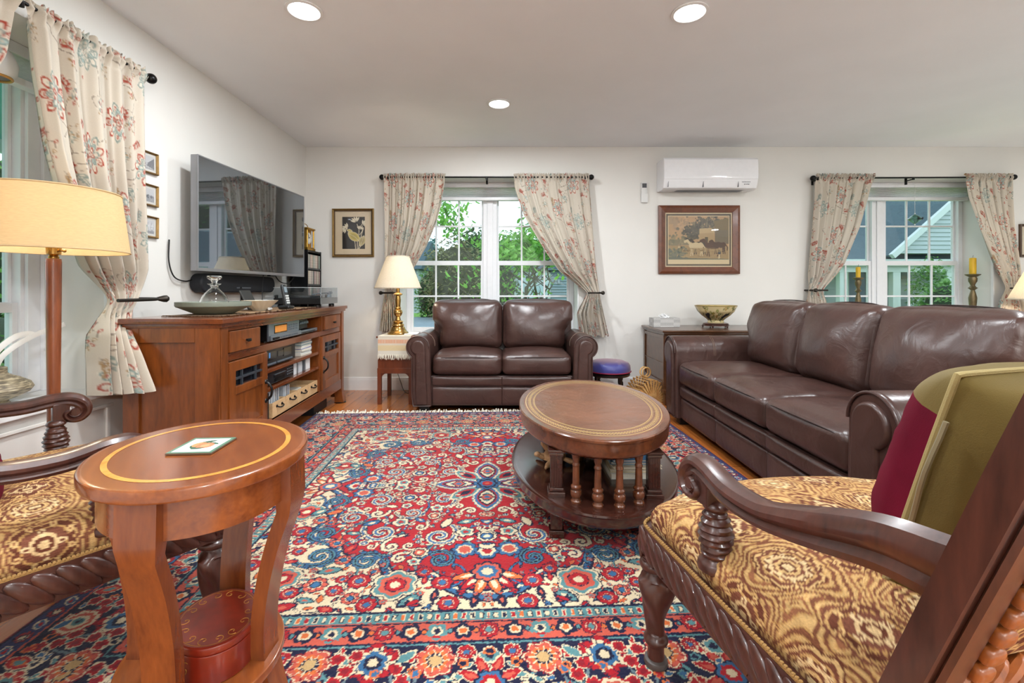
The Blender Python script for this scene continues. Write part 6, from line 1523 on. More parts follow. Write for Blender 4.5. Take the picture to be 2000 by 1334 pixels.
# ================================================================== WALL AND SILL OBJECTS
M_mat = plain('cream_mat', srgb('#d8c6a6'), .9)
M_gframe = plain('gilt_frame', srgb('#8a6c3c'), .4, .5, nz=.12, nscale=40)
M_dframe = plain('dark_frame', srgb('#4a3420'), .5)
M_hframe = wood('mahogany_frame', srgb('#4d2716'), srgb('#6f3c22'), (3, 3, 3), .35, .3, 4)
M_print = vcol('print_paper', .35, .45, nz=.05)
M_pg = glasspane('picture_glass', (.98, .98, .98))
def picture(name, label, W, H, fw, dp, fm, canvas, M, cat='picture', lip=None, group=None):
    """local: x right, z up, front faces -y, centred at origin; back at y=0"""
    r = thing(name, label, cat, (0, 0, 0), 0, group); r.matrix_world = M
    f = MB()
    for (x0, z0, x1, z1) in ((-W/2, H/2, W/2, H/2), (W/2, H/2, W/2, -H/2), (W/2, -H/2, -W/2, -H/2), (-W/2, -H/2, -W/2, H/2)):
        a = Vector((x0, 0, z0)); b = Vector((x1, 0, z1)); ia = Vector((x0-math.copysign(fw, x0), 0, z0-math.copysign(fw, z0))); ib = Vector((x1-math.copysign(fw, x1), 0, z1-math.copysign(fw, z1)))
        o1, o2, o3 = Vector((0, -dp*.75, 0)), Vector((0, -dp, 0)), Vector((0, -dp*.45, 0))
        mA, mB_ = a.lerp(ia, .35), b.lerp(ib, .35)
        f.add([a, b, b+o1, a+o1, mA+o2, mB_+o2, ia+o3, ib+o3, ia, ib], [(0, 1, 2, 3), (3, 2, 5, 4), (4, 5, 7, 6), (6, 7, 9, 8)])
    part('frame', f, fm, r, sharp=20)
    if lip: 
        l = MB(); w2 = W/2-fw; h2 = H/2-fw
        for x0, x1, z0, z1 in ((-w2, w2, h2-lip, h2), (-w2, w2, -h2, -h2+lip), (-w2, -w2+lip, -h2, h2), (w2-lip, w2, -h2, h2)): l.box(x0, x1, -dp*.6, -.003, z0, z1)
        part('inner_lip', l, M_dframe, r)
    part('backing', MB().box(-W/2+.003, W/2-.003, -.003, 0, -H/2+.003, H/2-.003), M_dframe, r)
    nx, nz_ = int((W-2*fw)/.0022), int((H-2*fw)/.0022)
    gx = np.linspace(-W/2+fw, W/2-fw, nx); gz = np.linspace(-H/2+fw, H/2-fw, nz_); A, B = np.meshgrid(gx, gz)
    gridmesh('print', gx, gz, lambda X, Z: (X, X*0-.0045, Z), canvas.sample((A+W/2-fw)/(W-2*fw)*canvas.w, (B+H/2-fw)/(H-2*fw)*canvas.h), M_print, r)
    part('glass', MB().box(-W/2+fw, W/2-fw, -.008, -.0065, -H/2+fw, H/2-fw), M_pg, r)
    return r
def botanical():
    c = Canvas(.376, .444, .001, '#cdb898'); x0, x1, z0, z1 = .077, .305, .062, .384
    c.poly([(x0, z0), (x1, z0), (x1, z1), (x0, z1)], '#2e2a28'); rnd = random.Random(3)
    for _ in range(160): c.flower(rnd.uniform(x0, x1), rnd.uniform(z0, z1), .0015, 4, [(1, '#4a4643')], 0)
    CRa, GR, YL = '#ddd0b4', '#b7a878', '#c9b468'
    for pts in ([(.21, z0), (.20, .14), (.165, .20), (.15, .26)], [(.225, z0), (.23, .16), (.245, .24), (.225, .31)], [(.235, z0), (.26, .17), (.29, .27)], [(.25, .20), (.28, .25), (.27, .31)], [(.245, z0), (.265, .1), (.28, .13)]):
        c.stroke([tuple(v.xy) for v in catmull([(a, b, 0) for a, b in pts], 8)], .006, CRa)
    def lily(x, y, a, L):
        for s in (-.7, -.25, .25, .7, 1.15): c.leaf(x+L*.5*math.cos(a+s), y+L*.5*math.sin(a+s), L, L*.32, a+s, [(1, '#2e2a28'), (.9, CRa), (.4, '#e9dfca')])
    lily(.215, .33, 1.7, .062); lily(.135, .275, 2.6, .055); lily(.285, .30, .5, .055); lily(.255, .255, 1.2, .045); lily(.115, .262, 3.2, .05)
    c.leaf(.195, .185, .15, .085, 2.55, [(1, CRa), (.93, YL), (.6, '#b3a056')]); c.stroke([(.14, .215), (.20, .185), (.245, .14)], .003, CRa)
    c.leaf(.275, .14, .115, .065, 1.2, [(1, CRa), (.92, '#b9a878'), (.5, '#a4936a')]); c.stroke([(.255, .09), (.275, .14), (.29, .19)], .003, CRa)
    c.leaf(.15, .245, .06, .03, -.2, [(1, CRa), (.8, YL)])
    out = np.ones(c.img.shape[:2], bool); X, Y = np.meshgrid(c.x, c.y); out = (X < x0) | (X > x1) | (Y < z0) | (Y > z1)
    c.img[out] = srgb('#d3c0a2'); return c
WM = lambda px, py: Matrix.Translation((P(px, py, WY).x, WY-.001, P(px, py, WY).z))
picture('botanical_print', 'framed botanical print of pale lilies on black beside the corner', .416, .484, .020, .028, M_gframe, botanical(), WM(690.5, 455)@Matrix.Rotation(-.004, 4, 'Y'), lip=.006)
def country():
    W, H = .673, .544; c = Canvas(W, H, .0015, '#c7b08a'); rnd = random.Random(6)
    c.poly([(.012, .012), (W-.012, .012), (W-.012, H-.012), (.012, H-.012)], '#4a3d2a'); c.poly([(.028, .028), (W-.028, .028), (W-.028, H-.028), (.028, H-.028)], '#cdb78f')
    x0, x1, z0, z1 = .034, W-.034, .075, H-.036; c.poly([(x0, z0), (x1, z0), (x1, z1), (x0, z1)], '#b08c62')
    def blob(x, z, r, n, cols, sp=1.0):
        for _ in range(n): c.flower(x+rnd.gauss(0, r*sp), z+rnd.gauss(0, r*.6), rnd.uniform(.006, .02), 5, [(1, rnd.choice(cols))], .3, rnd.uniform(0, 6))
    blob(.15, .43, .05, 60, ('#a98762', '#b5916a', '#9b7f60', '#bd9a70'), 1.2); blob(.10, .46, .03, 25, ('#a08565', '#93795c'))
    c.poly([(x0, .27), (.25, .285), (.25, .22), (x0, .21)], '#7d7256'); blob(.12, .262, .05, 40, ('#7a6f54', '#6d6850', '#8d7f5e'))
    c.poly([(x0, .215), (x1, .205), (x1, z0), (x0, z0)], '#9a7f55')
    DT = ('#4b4536', '#564e3c', '#3f3a2f', '#635a45'); blob(.30, .37, .045, 170, DT, 1.1); blob(.27, .31, .03, 90, DT); blob(.45, .44, .06, 150, ('#5d5443', '#6a5f49', '#4b4436', '#7a6c52'), 1.3)
    for k in range(9): c.stroke([(.30+.02*k, .36), (.31+.022*k+rnd.uniform(-.01, .01), .46+rnd.uniform(0, .04))], .004, '#3f3829')
    c.poly([(.49, .46), (x1, .49), (x1, .36), (.50, .37)], '#75633f'); c.poly([(.50, .37), (x1, .37), (x1, .23), (.50, .23)], '#6e614a')
    c.poly([(.345, .385), (.47, .39), (.50, .345), (.345, .335)], '#b79c70'); c.poly([(.345, .335), (.49, .345), (.49, .235), (.345, .235)], '#a98d63'); c.poly([(.40, .30), (.43, .30), (.43, .25), (.40, .25)], '#54482f')
    def horse(x, z, s, col, d):
        c.leaf(x, z, .105*s, .06*s, 0, [(1, col)]); c.leaf(x-.038*s*d, z, .05*s, .05*s, 1.2, [(1, col)]); c.leaf(x+.04*s*d, z+.004, .055*s, .055*s, 1.4, [(1, col)])
        c.stroke([(x-.045*s*d, z+.01*s), (x-.075*s*d, z+.045*s), (x-.095*s*d, z+.036*s)], .022*s, col)
        for dx, b in ((-.045, .5), (-.030, -.5), (.040, .6), (.055, -.4)): c.stroke([(x+dx*s*d, z-.01), (x+(dx+.008*b)*s*d, z-.045*s), (x+(dx-.004*b)*s*d, z-.085*s)], .009*s, col)
        c.stroke([(x+.06*s*d, z+.01), (x+.08*s*d, z-.02*s), (x+.078*s*d, z-.05*s)], .010*s, col)
    horse(.345, .222, 1.1, '#3a2f22', 1); horse(.31, .212, 1.15, '#c4ae86', 1); horse(.48, .215, 1.25, '#513420', 1); horse(.545, .218, 1.0, '#4a301d', 1)
    def person(x, z, s, a, b): c.leaf(x, z, .05*s, .022*s, 1.57, [(1, a)]); c.stroke([(x, z-.02*s), (x-.004, z-.05*s)], .010*s, b); c.flower(x, z+.03*s, .009*s, 4, [(1, '#9c7a58')], 0)
    person(.165, .185, 1.0, '#3c3428', '#332c22'); person(.14, .19, .9, '#c0a97e', '#9c8662'); person(.545, .145, 1.3, '#343c40', '#c7b48c')
    for x, z in ((.20, .165), (.235, .165), (.37, .165)): c.leaf(x, z, .045, .018, .1, [(1, '#5b4528')])
    blob(.09, .125, .05, 110, ('#5e6152', '#6d6b55', '#50564a', '#77704f'), 1.0); c.poly([(x0, .10), (.33, .085), (x1, .082), (x1, z0), (x0, z0)], '#5f604f')
    for _ in range(70): c.stroke([(rnd.uniform(.15, .6), q := rnd.uniform(.10, .19)), (rnd.uniform(.15, .6), q+rnd.uniform(-.002, .002))][:2], .0018, rnd.choice(('#8a7049', '#a88c60')))
    X, Y = np.meshgrid(c.x, c.y); fr_ = (X > .028) & (X < W-.028) & (Y > .028) & (Y < H-.028) & ((X < x0) | (X > x1) | (Y < z0) | (Y > z1)); c.img[fr_] = srgb('#cdb78f')
    o_ = (X < .012) | (X > W-.012) | (Y < .012) | (Y > H-.012); c.img[o_] = srgb('#cbb894')
    b_ = ~o_ & ((X < .028) | (X > W-.028) | (Y < .028) | (Y > H-.028)); c.img[b_] = srgb('#4a3d2a'); return c
picture('country_print', 'wide mahogany framed old print of horses under the air conditioner', .813, .684, .070, .032, M_hframe, country(), WM(1364, 468.5))
def grey_view(seed):
    c = Canvas(.136, .10, .001, '#d6d3cd'); rnd = random.Random(seed); c.poly([(.012, .014), (.124, .014), (.124, .088), (.012, .088)], '#c3c3c4')
    g = ('#8f8f93', '#77787d', '#a3a3a5', '#64666c')
    if seed == 1:
        c.poly([(.012, .07), (.05, .045), (.06, .03), (.012, .02)], g[0]); c.poly([(.124, .08), (.08, .05), (.072, .03), (.124, .018)], g[1]); c.poly([(.012, .02), (.124, .018), (.124, .014), (.012, .014)], g[2])
    elif seed == 2:
        c.poly([(.012, .04), (.124, .045), (.124, .014), (.012, .014)], g[2]); 
        for k in range(9): c.flower(.02+.012*k, .042, rnd.uniform(.005, .011), 4, [(1, rnd.choice(g))], .2)
    else:
        for k in range(4): c.stroke([(.03+.025*k, .03), (.03+.025*k, .075)], .002, g[1]); c.leaf(.035+.025*k, .05, .04, .014, 1.5, [(1, '#d0d0d0')])
        c.poly([(.012, .03), (.124, .03), (.124, .014), (.012, .014)], g[0])
    for _ in range(60): c.flower(rnd.uniform(.014, .122), rnd.uniform(.016, .05), .0018, 4, [(1, rnd.choice(g))], 0)
    return c
for k, (zc, lb) in enumerate(((1.716, 'small gilt framed grey street view, topmost of three left of the television'), (1.534, 'small gilt framed grey landscape, middle of three left of the television'), (1.356, 'small gilt framed grey harbour view, lowest of three left of the television'))):
    M = Matrix.Translation((LX+.001, 2.575, zc))@Matrix.Rotation(PI/2, 4, 'Z')@Matrix.Rotation((-.02, .0, .015)[k], 4, 'Y')
    picture('small_print', lb, .160, .122, .011, .018, M_gframe, grey_view(k+1), M, group='small framed prints left of the television')
def plainprint():
    c = Canvas(.3, .25, .002, '#d9cdb4'); rnd = random.Random(8); c.poly([(.05, .04), (.25, .04), (.25, .21), (.05, .21)], '#b5a88a')
    for _ in range(60): c.flower(rnd.uniform(.05, .25), rnd.uniform(.04, .15), rnd.uniform(.006, .015), 5, [(1, rnd.choice(('#7f7a5c', '#978b68', '#665f4a')))], .3)
    return c
picture('small_landscape', 'dark framed landscape cut off by the right edge of the picture', .42, .33, .024, .026, M_dframe, plainprint(), Matrix.Translation((5.347, WY-.001, 1.4985)))
# air conditioner
M_ac = plain('air_conditioner_white', srgb(.90, .90, .91), .18, coat=.4); M_acg = plain('air_conditioner_seam', srgb(.45, .46, .48), .5)
AC = thing('air_conditioner', 'white wall mounted air conditioner above the horse print', 'air conditioner', (1.955, WY-.001, 0), 0)
prof = [(0, 1.984), (-.05, 1.978), (-.150, 1.972), (-.190, 1.985), (-.208, 2.03), (-.216, 2.06), (-.222, 2.10), (-.216, 2.255), (-.205, 2.270), (-.18, 2.276), (0, 2.276)]
part('housing', MB().prism(prof, -.452, .452, 'x', .006), M_ac, AC)
part('front_panel', MB().prism([(-.212, 2.062), (-.221, 2.066), (-.2265, 2.10), (-.2205, 2.252), (-.212, 2.262)], -.450, .450, 'x', .003), plain('glossy_white_panel', srgb(.91, .91, .92), .06, coat=.6), AC)
for x0, x1 in ((-.405, -.075), (-.068, .262)): part('louvre', MB().prism([(-.186, 1.990), (-.196, 1.990), (-.216, 2.050), (-.206, 2.054)], x0, x1, 'x', .002), M_ac, AC)
part('seam', MB().box(-.4085, -.4055, -.2115, -.19, 1.992, 2.052).box(-.0735, -.0695, -.2115, -.19, 1.992, 2.052).box(.2635, .2665, -.2115, -.19, 1.992, 2.052), M_acg, AC)
lt = MB()
for k, (x, w_) in enumerate(((.300, .012), (.316, .008), (.328, .014), (.348, .010), (.362, .016))): lt.box(x, x+w_, -.2165, -.205, 2.036, 2.040)
for x in (.325, .345, .362): lt.box(x, x+.006, -.2125, -.20, 2.014, 2.021)
part('markings', lt, M_acg, AC)
part('outlet_slot', MB().box(-.30, .34, -.15, -.06, 1.9715, 1.974), M_acg, AC)
rc = thing('remote_control', 'white remote control in its wall holder left of the air conditioner', 'remote control', (P(1257.5, 377, WY).x, WY-.001, P(0, 377, WY).z), 0)
part('holder', MB().box(-.034, .034, -.024, 0, -.10, -.01, .006), M_wp, rc); part('handset', MB().box(-.029, .029, -.021, -.003, -.085, .102, .006), M_wp, rc); part('screen', MB().box(-.022, .022, -.0222, -.020, .048, .092, .001), plain('remote_lcd', srgb('#4e5155'), .2), rc)
# ================================================================== FLOOR LAMP
M_pole = wood('turned_oak', srgb('#5a2c19'), srgb('#8a4c2c'), (5, 5, .6), .35, .2, 5)
M_lsh = shade_mat('cream_linen_shade', srgb('#dfc9a0'), .42)
fl = thing('floor_lamp', 'lit wooden floor lamp with wide cream drum shade at the left', 'floor lamp', (-1.672, 1.70, 0))
part('base', MB().lathe([(0, 0), (.14, 0), (.142, .010), (.13, .022), (.06, .034), (.03, .05), (0, .05)], 40), M_pole, fl)
part('pole', MB().lathe([(0, .04), (.024, .04), (.019, .08), (.0175, .3), (.019, .62), (.0215, .95), (.0225, 1.10), (.021, 1.113), (0, 1.115)], 24), M_pole, fl)
part('socket', MB().lathe([(0, 1.113), (.015, 1.113), (.016, 1.12), (.012, 1.125), (.021, 1.130), (.022, 1.155), (.014, 1.165), (.014, 1.18), (0, 1.18)], 20).tube([(.018, 0, 1.142), (.036, 0, 1.142)], .003, 8).ell((.04, 0, 1.142), (.006, .006, .006), 10, 8), M_brass, fl)
part('lamp_shade', MB().lathe([(.221, 1.142), (.194, 1.362), (.191, 1.362), (.218, 1.142), (.221, 1.142)], 72), M_lsh, fl)
e = MB()
for r0, z in ((.2205, 1.142), (.1945, 1.362)): e.tube([(r0*math.cos(a), r0*math.sin(a), z) for a in np.linspace(0, 2*PI, 72)[:-1]], .0028, 6, closed=True)
part('shade_trim', e, M_lsh, fl)
h = MB()
for a in (.3, 2.4, 4.5): h.tube([(0, 0, 1.345), (.193*math.cos(a), .193*math.sin(a), 1.350)], .0022, 6)
h.tube([(0, 0, 1.17), (0, 0, 1.36)], .003, 8); part('harp', h, M_brass, fl)
lamp('bulb', 'POINT', (0, 0, 1.25), 4.2, (1, .87, .68), .04, fl)
# lamp at the right edge, on a round table behind the sofa
rt_ = thing('round_table', 'round dark table under the lamp at the right picture edge', 'side table', (4.86, 4.18, 0))
part('top', MB().lathe([(0, .555), (.245, .555), (.255, .562), (.255, .572), (.245, .58), (0, .58)], 48), M_mh2, rt_); part('pedestal', MB().lathe([(0, .06), (.05, .06), (.03, .12), (.025, .2), (.045, .3), (.025, .42), (.03, .53), (.06, .556), (0, .556)], 28), M_mh2, rt_)
for k in range(3):
    a = k*2*PI/3; d = Vector((math.cos(a), math.sin(a), 0)); part('leg', MB().tube([d*.02+Vector((0, 0, .13)), d*.12+Vector((0, 0, .10)), d*.22+Vector((0, 0, .02)), d*.27+Vector((0, 0, .014))], [.022, .02, .016, .014], 10), M_mh2, rt_)
lathe_lamp('table_lamp', 'lit lamp with white shade cut off at the right picture edge', (4.86, 4.18, .58), [(0, 0), (.07, 0), (.072, .012), (.04, .03), (.03, .05), (.055, .10), (.06, .15), (.04, .21), (.02, .24), (.018, .34), (0, .34)], ((.222, .335), (.11, .60)), 8, (1, .84, .62), M_shade, .45, M_brass, 90, 'lit table lamps')
# ================================================================== SILL OBJECTS
M_pew = plain('aged_bronze_stick', srgb('#6f6146'), .4, .7, nz=.2, nscale=30); M_wax = plain('yellow_wax', srgb('#d8ac22'), .5)
def candlestick(label, x, y, h, k, cr, chh):
    r = thing('candlestick', label, 'candlestick', (x, y, SILL), 0, 'candlesticks on the right window sill')
    p = [(0, 0), (.062, 0), (.064, .012), (.05, .022), (.03, .032), (.022, .05), (.028, .07), (.020, .09), (.017, .14), (.020, .26), (.030, .36), (.034, .42), (.024, .47), (.016, .50), (.030, .515), (.040, .522), (.026, .532), (.017, .55), (.022, .565), (.034, .59), (.036, .62), (.030, .635), (.060, .655), (.062, .662), (.020, .666), (0, .666)]
    part('stick', MB().lathe([(a*k, b*h/.666) for a, b in p], 28), M_pew, r)
    c = part('candle', MB().lathe([(0, h-.004), (cr, h-.004), (cr*1.01, h+chh*.5), (cr, h+chh-.004), (cr*.6, h+chh), (0, h+chh-.005)], 24), M_wax, r)
    part('wick', MB().tube([(0, 0, h+chh-.006), (.001, 0, h+chh+.012), (.006, 0, h+chh+.026)], .0016, 6), plain('wick', srgb('#5a2a1a'), .9), c)
candlestick('tall bronze candlestick with yellow candle at the right end of the window sill', 4.772, 4.72, .668, 1.0, .0275, .165)
candlestick('smaller bronze candlestick with yellow candle behind the middle of the long sofa', 3.598, 4.72, .632, .80, .0205, .108)
# glass ornament hanging in the right window
go = thing('glass_ornament', 'green glass butterfly ornament hanging in the right window', 'ornament', (4.25, 4.80, 1.742))
m_gg, nt, bs = newmat('green_glass'); bs.inputs['Base Color'].default_value = (*srgb('#5f8d7c'), 1); bs.inputs['Roughness'].default_value = .08; bs.inputs['Transmission Weight'].default_value = .6
part('lens', MB().lathe([(0, -.052), (.012, -.046), (.040, -.022), (.064, 0), (.040, .026), (.012, .046), (0, .052)], 10), m_gg, go)
bf = MB()
for s in (-1, 1): bf.add([(0, -.066, -.004), (s*.026, -.067, .014), (s*.030, -.067, -.004), (s*.018, -.067, -.016), (0, -.064, -.004), (s*.026, -.064, .014), (s*.030, -.064, -.004), (s*.018, -.064, -.016)], [(0, 1, 2, 3), (7, 6, 5, 4), (0, 4, 5, 1), (1, 5, 6, 2), (2, 6, 7, 3), (3, 7, 4, 0)])
part('butterfly', bf, M_hf, go); part('cord', MB().tube([(0, 0, .05), (0, 0, HEAD-1.742-.02)], .0016, 5).ell((0, 0, .056), (.006, .006, .008), 8, 6).ell((0, 0, -.057), (.006, .006, .008), 8, 6), M_wp, go)
# left sill: vase with white stems, hanging shade
def streak():
    m, nt, bs = newmat('streaked_stoneware'); v = coords(nt, (9, 9, 60)); n = N(nt, 'ShaderNodeTexNoise', Scale=3.0, Detail=4.0); nt.links.new(v, n.inputs['Vector'])
    r = ramp(nt, [(.38, srgb('#5e5445')), (.52, srgb('#8f836a')), (.7, srgb('#bcae92'))], n.outputs['Fac']); nt.links.new(r.outputs[0], bs.inputs['Base Color']); bs.inputs['Roughness'].default_value = .55; return m
VX, VY = -2.196, 1.965
vs_ = thing('stoneware_vase', 'squat streaked stoneware vase with white stems on the left window sill', 'vase', (VX, VY, SILL))
part('body', MB().lathe([(0, 0), (.052, 0), (.055, .012), (.048, .024), (.075, .034), (.115, .055), (.128, .075), (.118, .096), (.085, .118), (.055, .132), (.046, .142), (.046, .165), (.040, .168), (.036, .15), (0, .14)], 44), streak(), vs_)
M_wst = plain('white_painted_stem', srgb('#e2e2df'), .6)
for pts, w_ in (([(0, 0, .13), (.02, .03, .22), (.05, .12, .29), (.07, .25, .335)], .011), ([(0, 0, .13), (.01, .0, .22), (.03, .05, .285), (.04, .10, .302), (.05, .13, .295)], .012), ([(0, 0, .13), (-.02, -.05, .25), (-.02, -.16, .33)], .011)):
    part('stem', MB().sweep(catmull(pts, 8), [(-w_, -.003), (0, -.006), (w_, -.003), (w_, .002), (0, .004), (-w_, .002)], up=(1, 0, .2)), M_wst, vs_)
hs = thing('hanging_shade', 'small white hanging glass shade with amber rim in the left window', 'ornament', (-2.16, 1.94, 1.90))
part('shade', MB().lathe([(0, .14), (.02, .138), (.055, .11), (.075, .06), (.070, .02), (.055, 0), (.050, .002), (.066, .022), (.070, .06), (.05, .105), (0, .13)], 32), plain('frosted_white_glass', srgb('#e4e4e6'), .3), hs)
part('rim', MB().tube([(.053*math.cos(a), .053*math.sin(a), -.003) for a in np.linspace(0, 2*PI, 40)[:-1]], .006, 8, closed=True), plain('amber_glass', srgb('#b98a4a'), .2), hs); part('cord', MB().tube([(0, 0, .138), (0, 0, HEAD-1.90)], .0015, 5), M_wp, hs)

PEND_FILL = 130
# globe lamp added unseen behind the camera to fill the room with frontal light
pg = thing('fill_pendant', 'added glass globe fill lamp hanging unseen behind the camera', 'added fill lamp', (1.4, -2.0, 1.72))
part('globe', MB().lathe([(.04, .14), (.10, .11), (.14, .05), (.15, 0), (.14, -.05), (.10, -.11), (.04, -.14), (0, -.15)], 32), glasspane('fill_pendant_glass', (.97, .97, .97)), pg)
part('cord', MB().tube([(0, 0, .13), (0, 0, CZ-1.722)], .005, 8), M_hf, pg); part('canopy', MB().lathe([(0, CZ-1.722), (.06, CZ-1.722), (.05, CZ-1.742), (0, CZ-1.75)], 24), M_hf, pg)
lamp('bulb', 'POINT', (0, 0, 0), PEND_FILL, (1, .97, .93), .08, pg)
# ================================================================== OUTSIDE THE WINDOWS
GZ = -.5
def grass_mat():
    m, nt, bs = newmat('lawn_grass'); v = coords(nt); n = N(nt, 'ShaderNodeTexNoise', Scale=2.0, Detail=8.0); nt.links.new(v, n.inputs['Vector'])
    r = ramp(nt, [(.3, srgb('#4f7d31')), (.7, srgb('#86b84a'))], n.outputs['Fac']); nt.links.new(r.outputs[0], bs.inputs['Base Color']); bs.inputs['Roughness'].default_value = .9; return m
struct('lawn', MB().box(-60, 60, 5.3, 90, GZ-.2, GZ).box(-60, LX-.8, -20, 5.3, GZ-.2, GZ), grass_mat())
struct('driveway', MB().box(-30, -1.0, 15.5, 26, GZ-.05, GZ+.02), plain('asphalt', srgb('#7d8b95'), .9, nz=.08, nscale=4))
struct('path', MB().box(-5.4, -3.6, -3, 9, GZ-.05, GZ+.02), plain('pale_paving', srgb('#9fb0b8'), .9, nz=.06, nscale=4))
def siding(name, col, pitch=.115):
    m, nt, bs = newmat(name); bs.inputs['Base Color'].default_value = (*col, 1); bs.inputs['Roughness'].default_value = .6
    tc = N(nt, 'ShaderNodeTexCoord'); sp = N(nt, 'ShaderNodeSeparateXYZ'); nt.links.new(tc.outputs['Object'], sp.inputs[0])
    d = N(nt, 'ShaderNodeMath', operation='DIVIDE'); nt.links.new(sp.outputs['Z'], d.inputs[0]); d.inputs[1].default_value = pitch
    f = N(nt, 'ShaderNodeMath', operation='FRACT'); nt.links.new(d.outputs[0], f.inputs[0])
    bump(nt, bs, f.outputs[0], 1.0, -.03); return m
def shingle(name, c):
    m, nt, bs = newmat(name); v = coords(nt, (1, 1, 5)); n = N(nt, 'ShaderNodeTexNoise', Scale=6.0, Detail=4.0); nt.links.new(v, n.inputs['Vector'])
    r = ramp(nt, [(.3, tuple(q*.8 for q in c)), (.7, tuple(q*1.2 for q in c))], n.outputs['Fac']); nt.links.new(r.outputs[0], bs.inputs['Base Color']); bs.inputs['Roughness'].default_value = .9; return m
M_sid = siding('pale_siding', srgb('#a3b0b3')); M_sidb = siding('blue_grey_siding', srgb('#8596a1')); M_roof = shingle('slate_shingles', srgb('#3f535d')); M_xtrim = plain('outside_trim', srgb('#bcc6c8'), .6)
def laps(xf, z0, z1, Y, pitch=.14, pr=.035):
    m = MB(); z = z0
    while z < z1-.02:
        zt = min(z+pitch, z1); a, b = xf(z); c, d_ = xf(zt)
        m.add([(a, Y-pr, z), (b, Y-pr, z), (d_, Y-.004, zt), (c, Y-.004, zt), (a, Y, z), (b, Y, z)], [(0, 1, 2, 3), (0, 4, 5, 1)]); z = zt
    return m
M_door = plain('pale_blue_garage_door', srgb('#b4c6d6'), .5); M_dark = plain('dark_window', srgb('#2b3a42'), .2)
def leafmat(name, c1, c2, tr=.35):
    m, nt, bs = newmat(name); g = N(nt, 'ShaderNodeNewGeometry'); v = coords(nt); n = N(nt, 'ShaderNodeTexNoise', Scale=2.2, Detail=3.0); nt.links.new(v, n.inputs['Vector'])
    a = N(nt, 'ShaderNodeMath', operation='MULTIPLY_ADD'); nt.links.new(g.outputs['Random Per Island'], a.inputs[0]); a.inputs[1].default_value = .6; nt.links.new(n.outputs['Fac'], a.inputs[2])
    r = ramp(nt, [(.35, c1), (1.0, c2)], a.outputs[0]); nt.links.new(r.outputs[0], bs.inputs['Base Color']); bs.inputs['Roughness'].default_value = .6
    t = N(nt, 'ShaderNodeBsdfTranslucent'); nt.links.new(r.outputs[0], t.inputs['Color']); ms = N(nt, 'ShaderNodeMixShader'); ms.inputs[0].default_value = tr
    nt.links.new(bs.outputs[0], ms.inputs[1]); nt.links.new(t.outputs[0], ms.inputs[2]); nt.links.new(ms.outputs[0], nt.nodes['Material Output'].inputs['Surface']); return m
def leaves(mb, pts, size, rnd, droop=.3):
    for p in pts:
        s = size*rnd.uniform(.7, 1.3); a = rnd.uniform(0, 2*PI); d = Vector((math.cos(a), math.sin(a), rnd.uniform(-.8, .3)-droop)).normalized()
        w = d.cross(Vector((rnd.uniform(-.5, .5), rnd.uniform(-.5, .5), 1))).normalized(); n = d.cross(w)*s*.12
        mb.add([p, p+d*s*.35+w*s*.26+n, p+d*s*.75+w*s*.20+n, p+d*s, p+d*s*.75-w*s*.20+n, p+d*s*.35-w*s*.26+n, p+d*s*.5], [(0, 1, 6), (1, 2, 6), (2, 3, 6), (3, 4, 6), (4, 5, 6), (5, 0, 6)])
    return mb
def shellpts(c, r, n, rnd, fill=.55, zc=-1):
    out = []
    while len(out) < n:
        v = Vector((rnd.gauss(0, 1), rnd.gauss(0, 1), rnd.gauss(0, 1))).normalized()
        if v.z < zc: continue
        k = fill+(1-fill)*rnd.random(); k *= 1+.18*noise.noise(v*2.3+Vector(c)*.7); out.append(Vector(c)+Vector((v.x*r[0], v.y*r[1], v.z*r[2]))*k)
    return out
def tree(name, label, cat, base, trunk_h, c, r, n, size, m, core, tm, seed, group=None, blobs=None):
    t = thing(name, label, cat, base, 0, group); rnd = random.Random(seed); base = Vector(base)
    mb = MB()
    for cc, rr in (blobs or [(c, r)]): leaves(mb, shellpts(cc, rr, n, rnd), size, rnd)
    f = mb.build('foliage', m, t, sharp=180, fix=False)
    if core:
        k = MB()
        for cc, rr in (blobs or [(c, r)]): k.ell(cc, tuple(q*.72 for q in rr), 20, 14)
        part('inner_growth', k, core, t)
    tk = MB().tube([(0, 0, -.02), (.03, 0, trunk_h*.5), (0, .02, trunk_h)], [size*.55+.03, size*.4+.03, .03], 8); part('trunk', tk, tm, t); return t
M_bark = plain('grey_bark', srgb('#5b554c'), .9, nz=.25, nscale=12)
L1 = leafmat('bright_leaves', srgb('#478a3a'), srgb('#97cb62'), .45); L2 = leafmat('mid_leaves', srgb('#3f6f3a'), srgb('#6f9c52')); L3 = leafmat('dark_leaves', srgb('#25452a'), srgb('#4a6f3d')); L4 = leafmat('bluish_needles', srgb('#3c6a68'), srgb('#6f9c98')); L5 = leafmat('brown_green_leaves', srgb('#5b5b40'), srgb('#8c8e60'))
K1 = plain('shaded_growth', srgb('#20331f'), .95); K2 = plain('shaded_brown_growth', srgb('#4a4c3a'), .95); K3 = plain('shaded_blue_growth', srgb('#28443f'), .95)
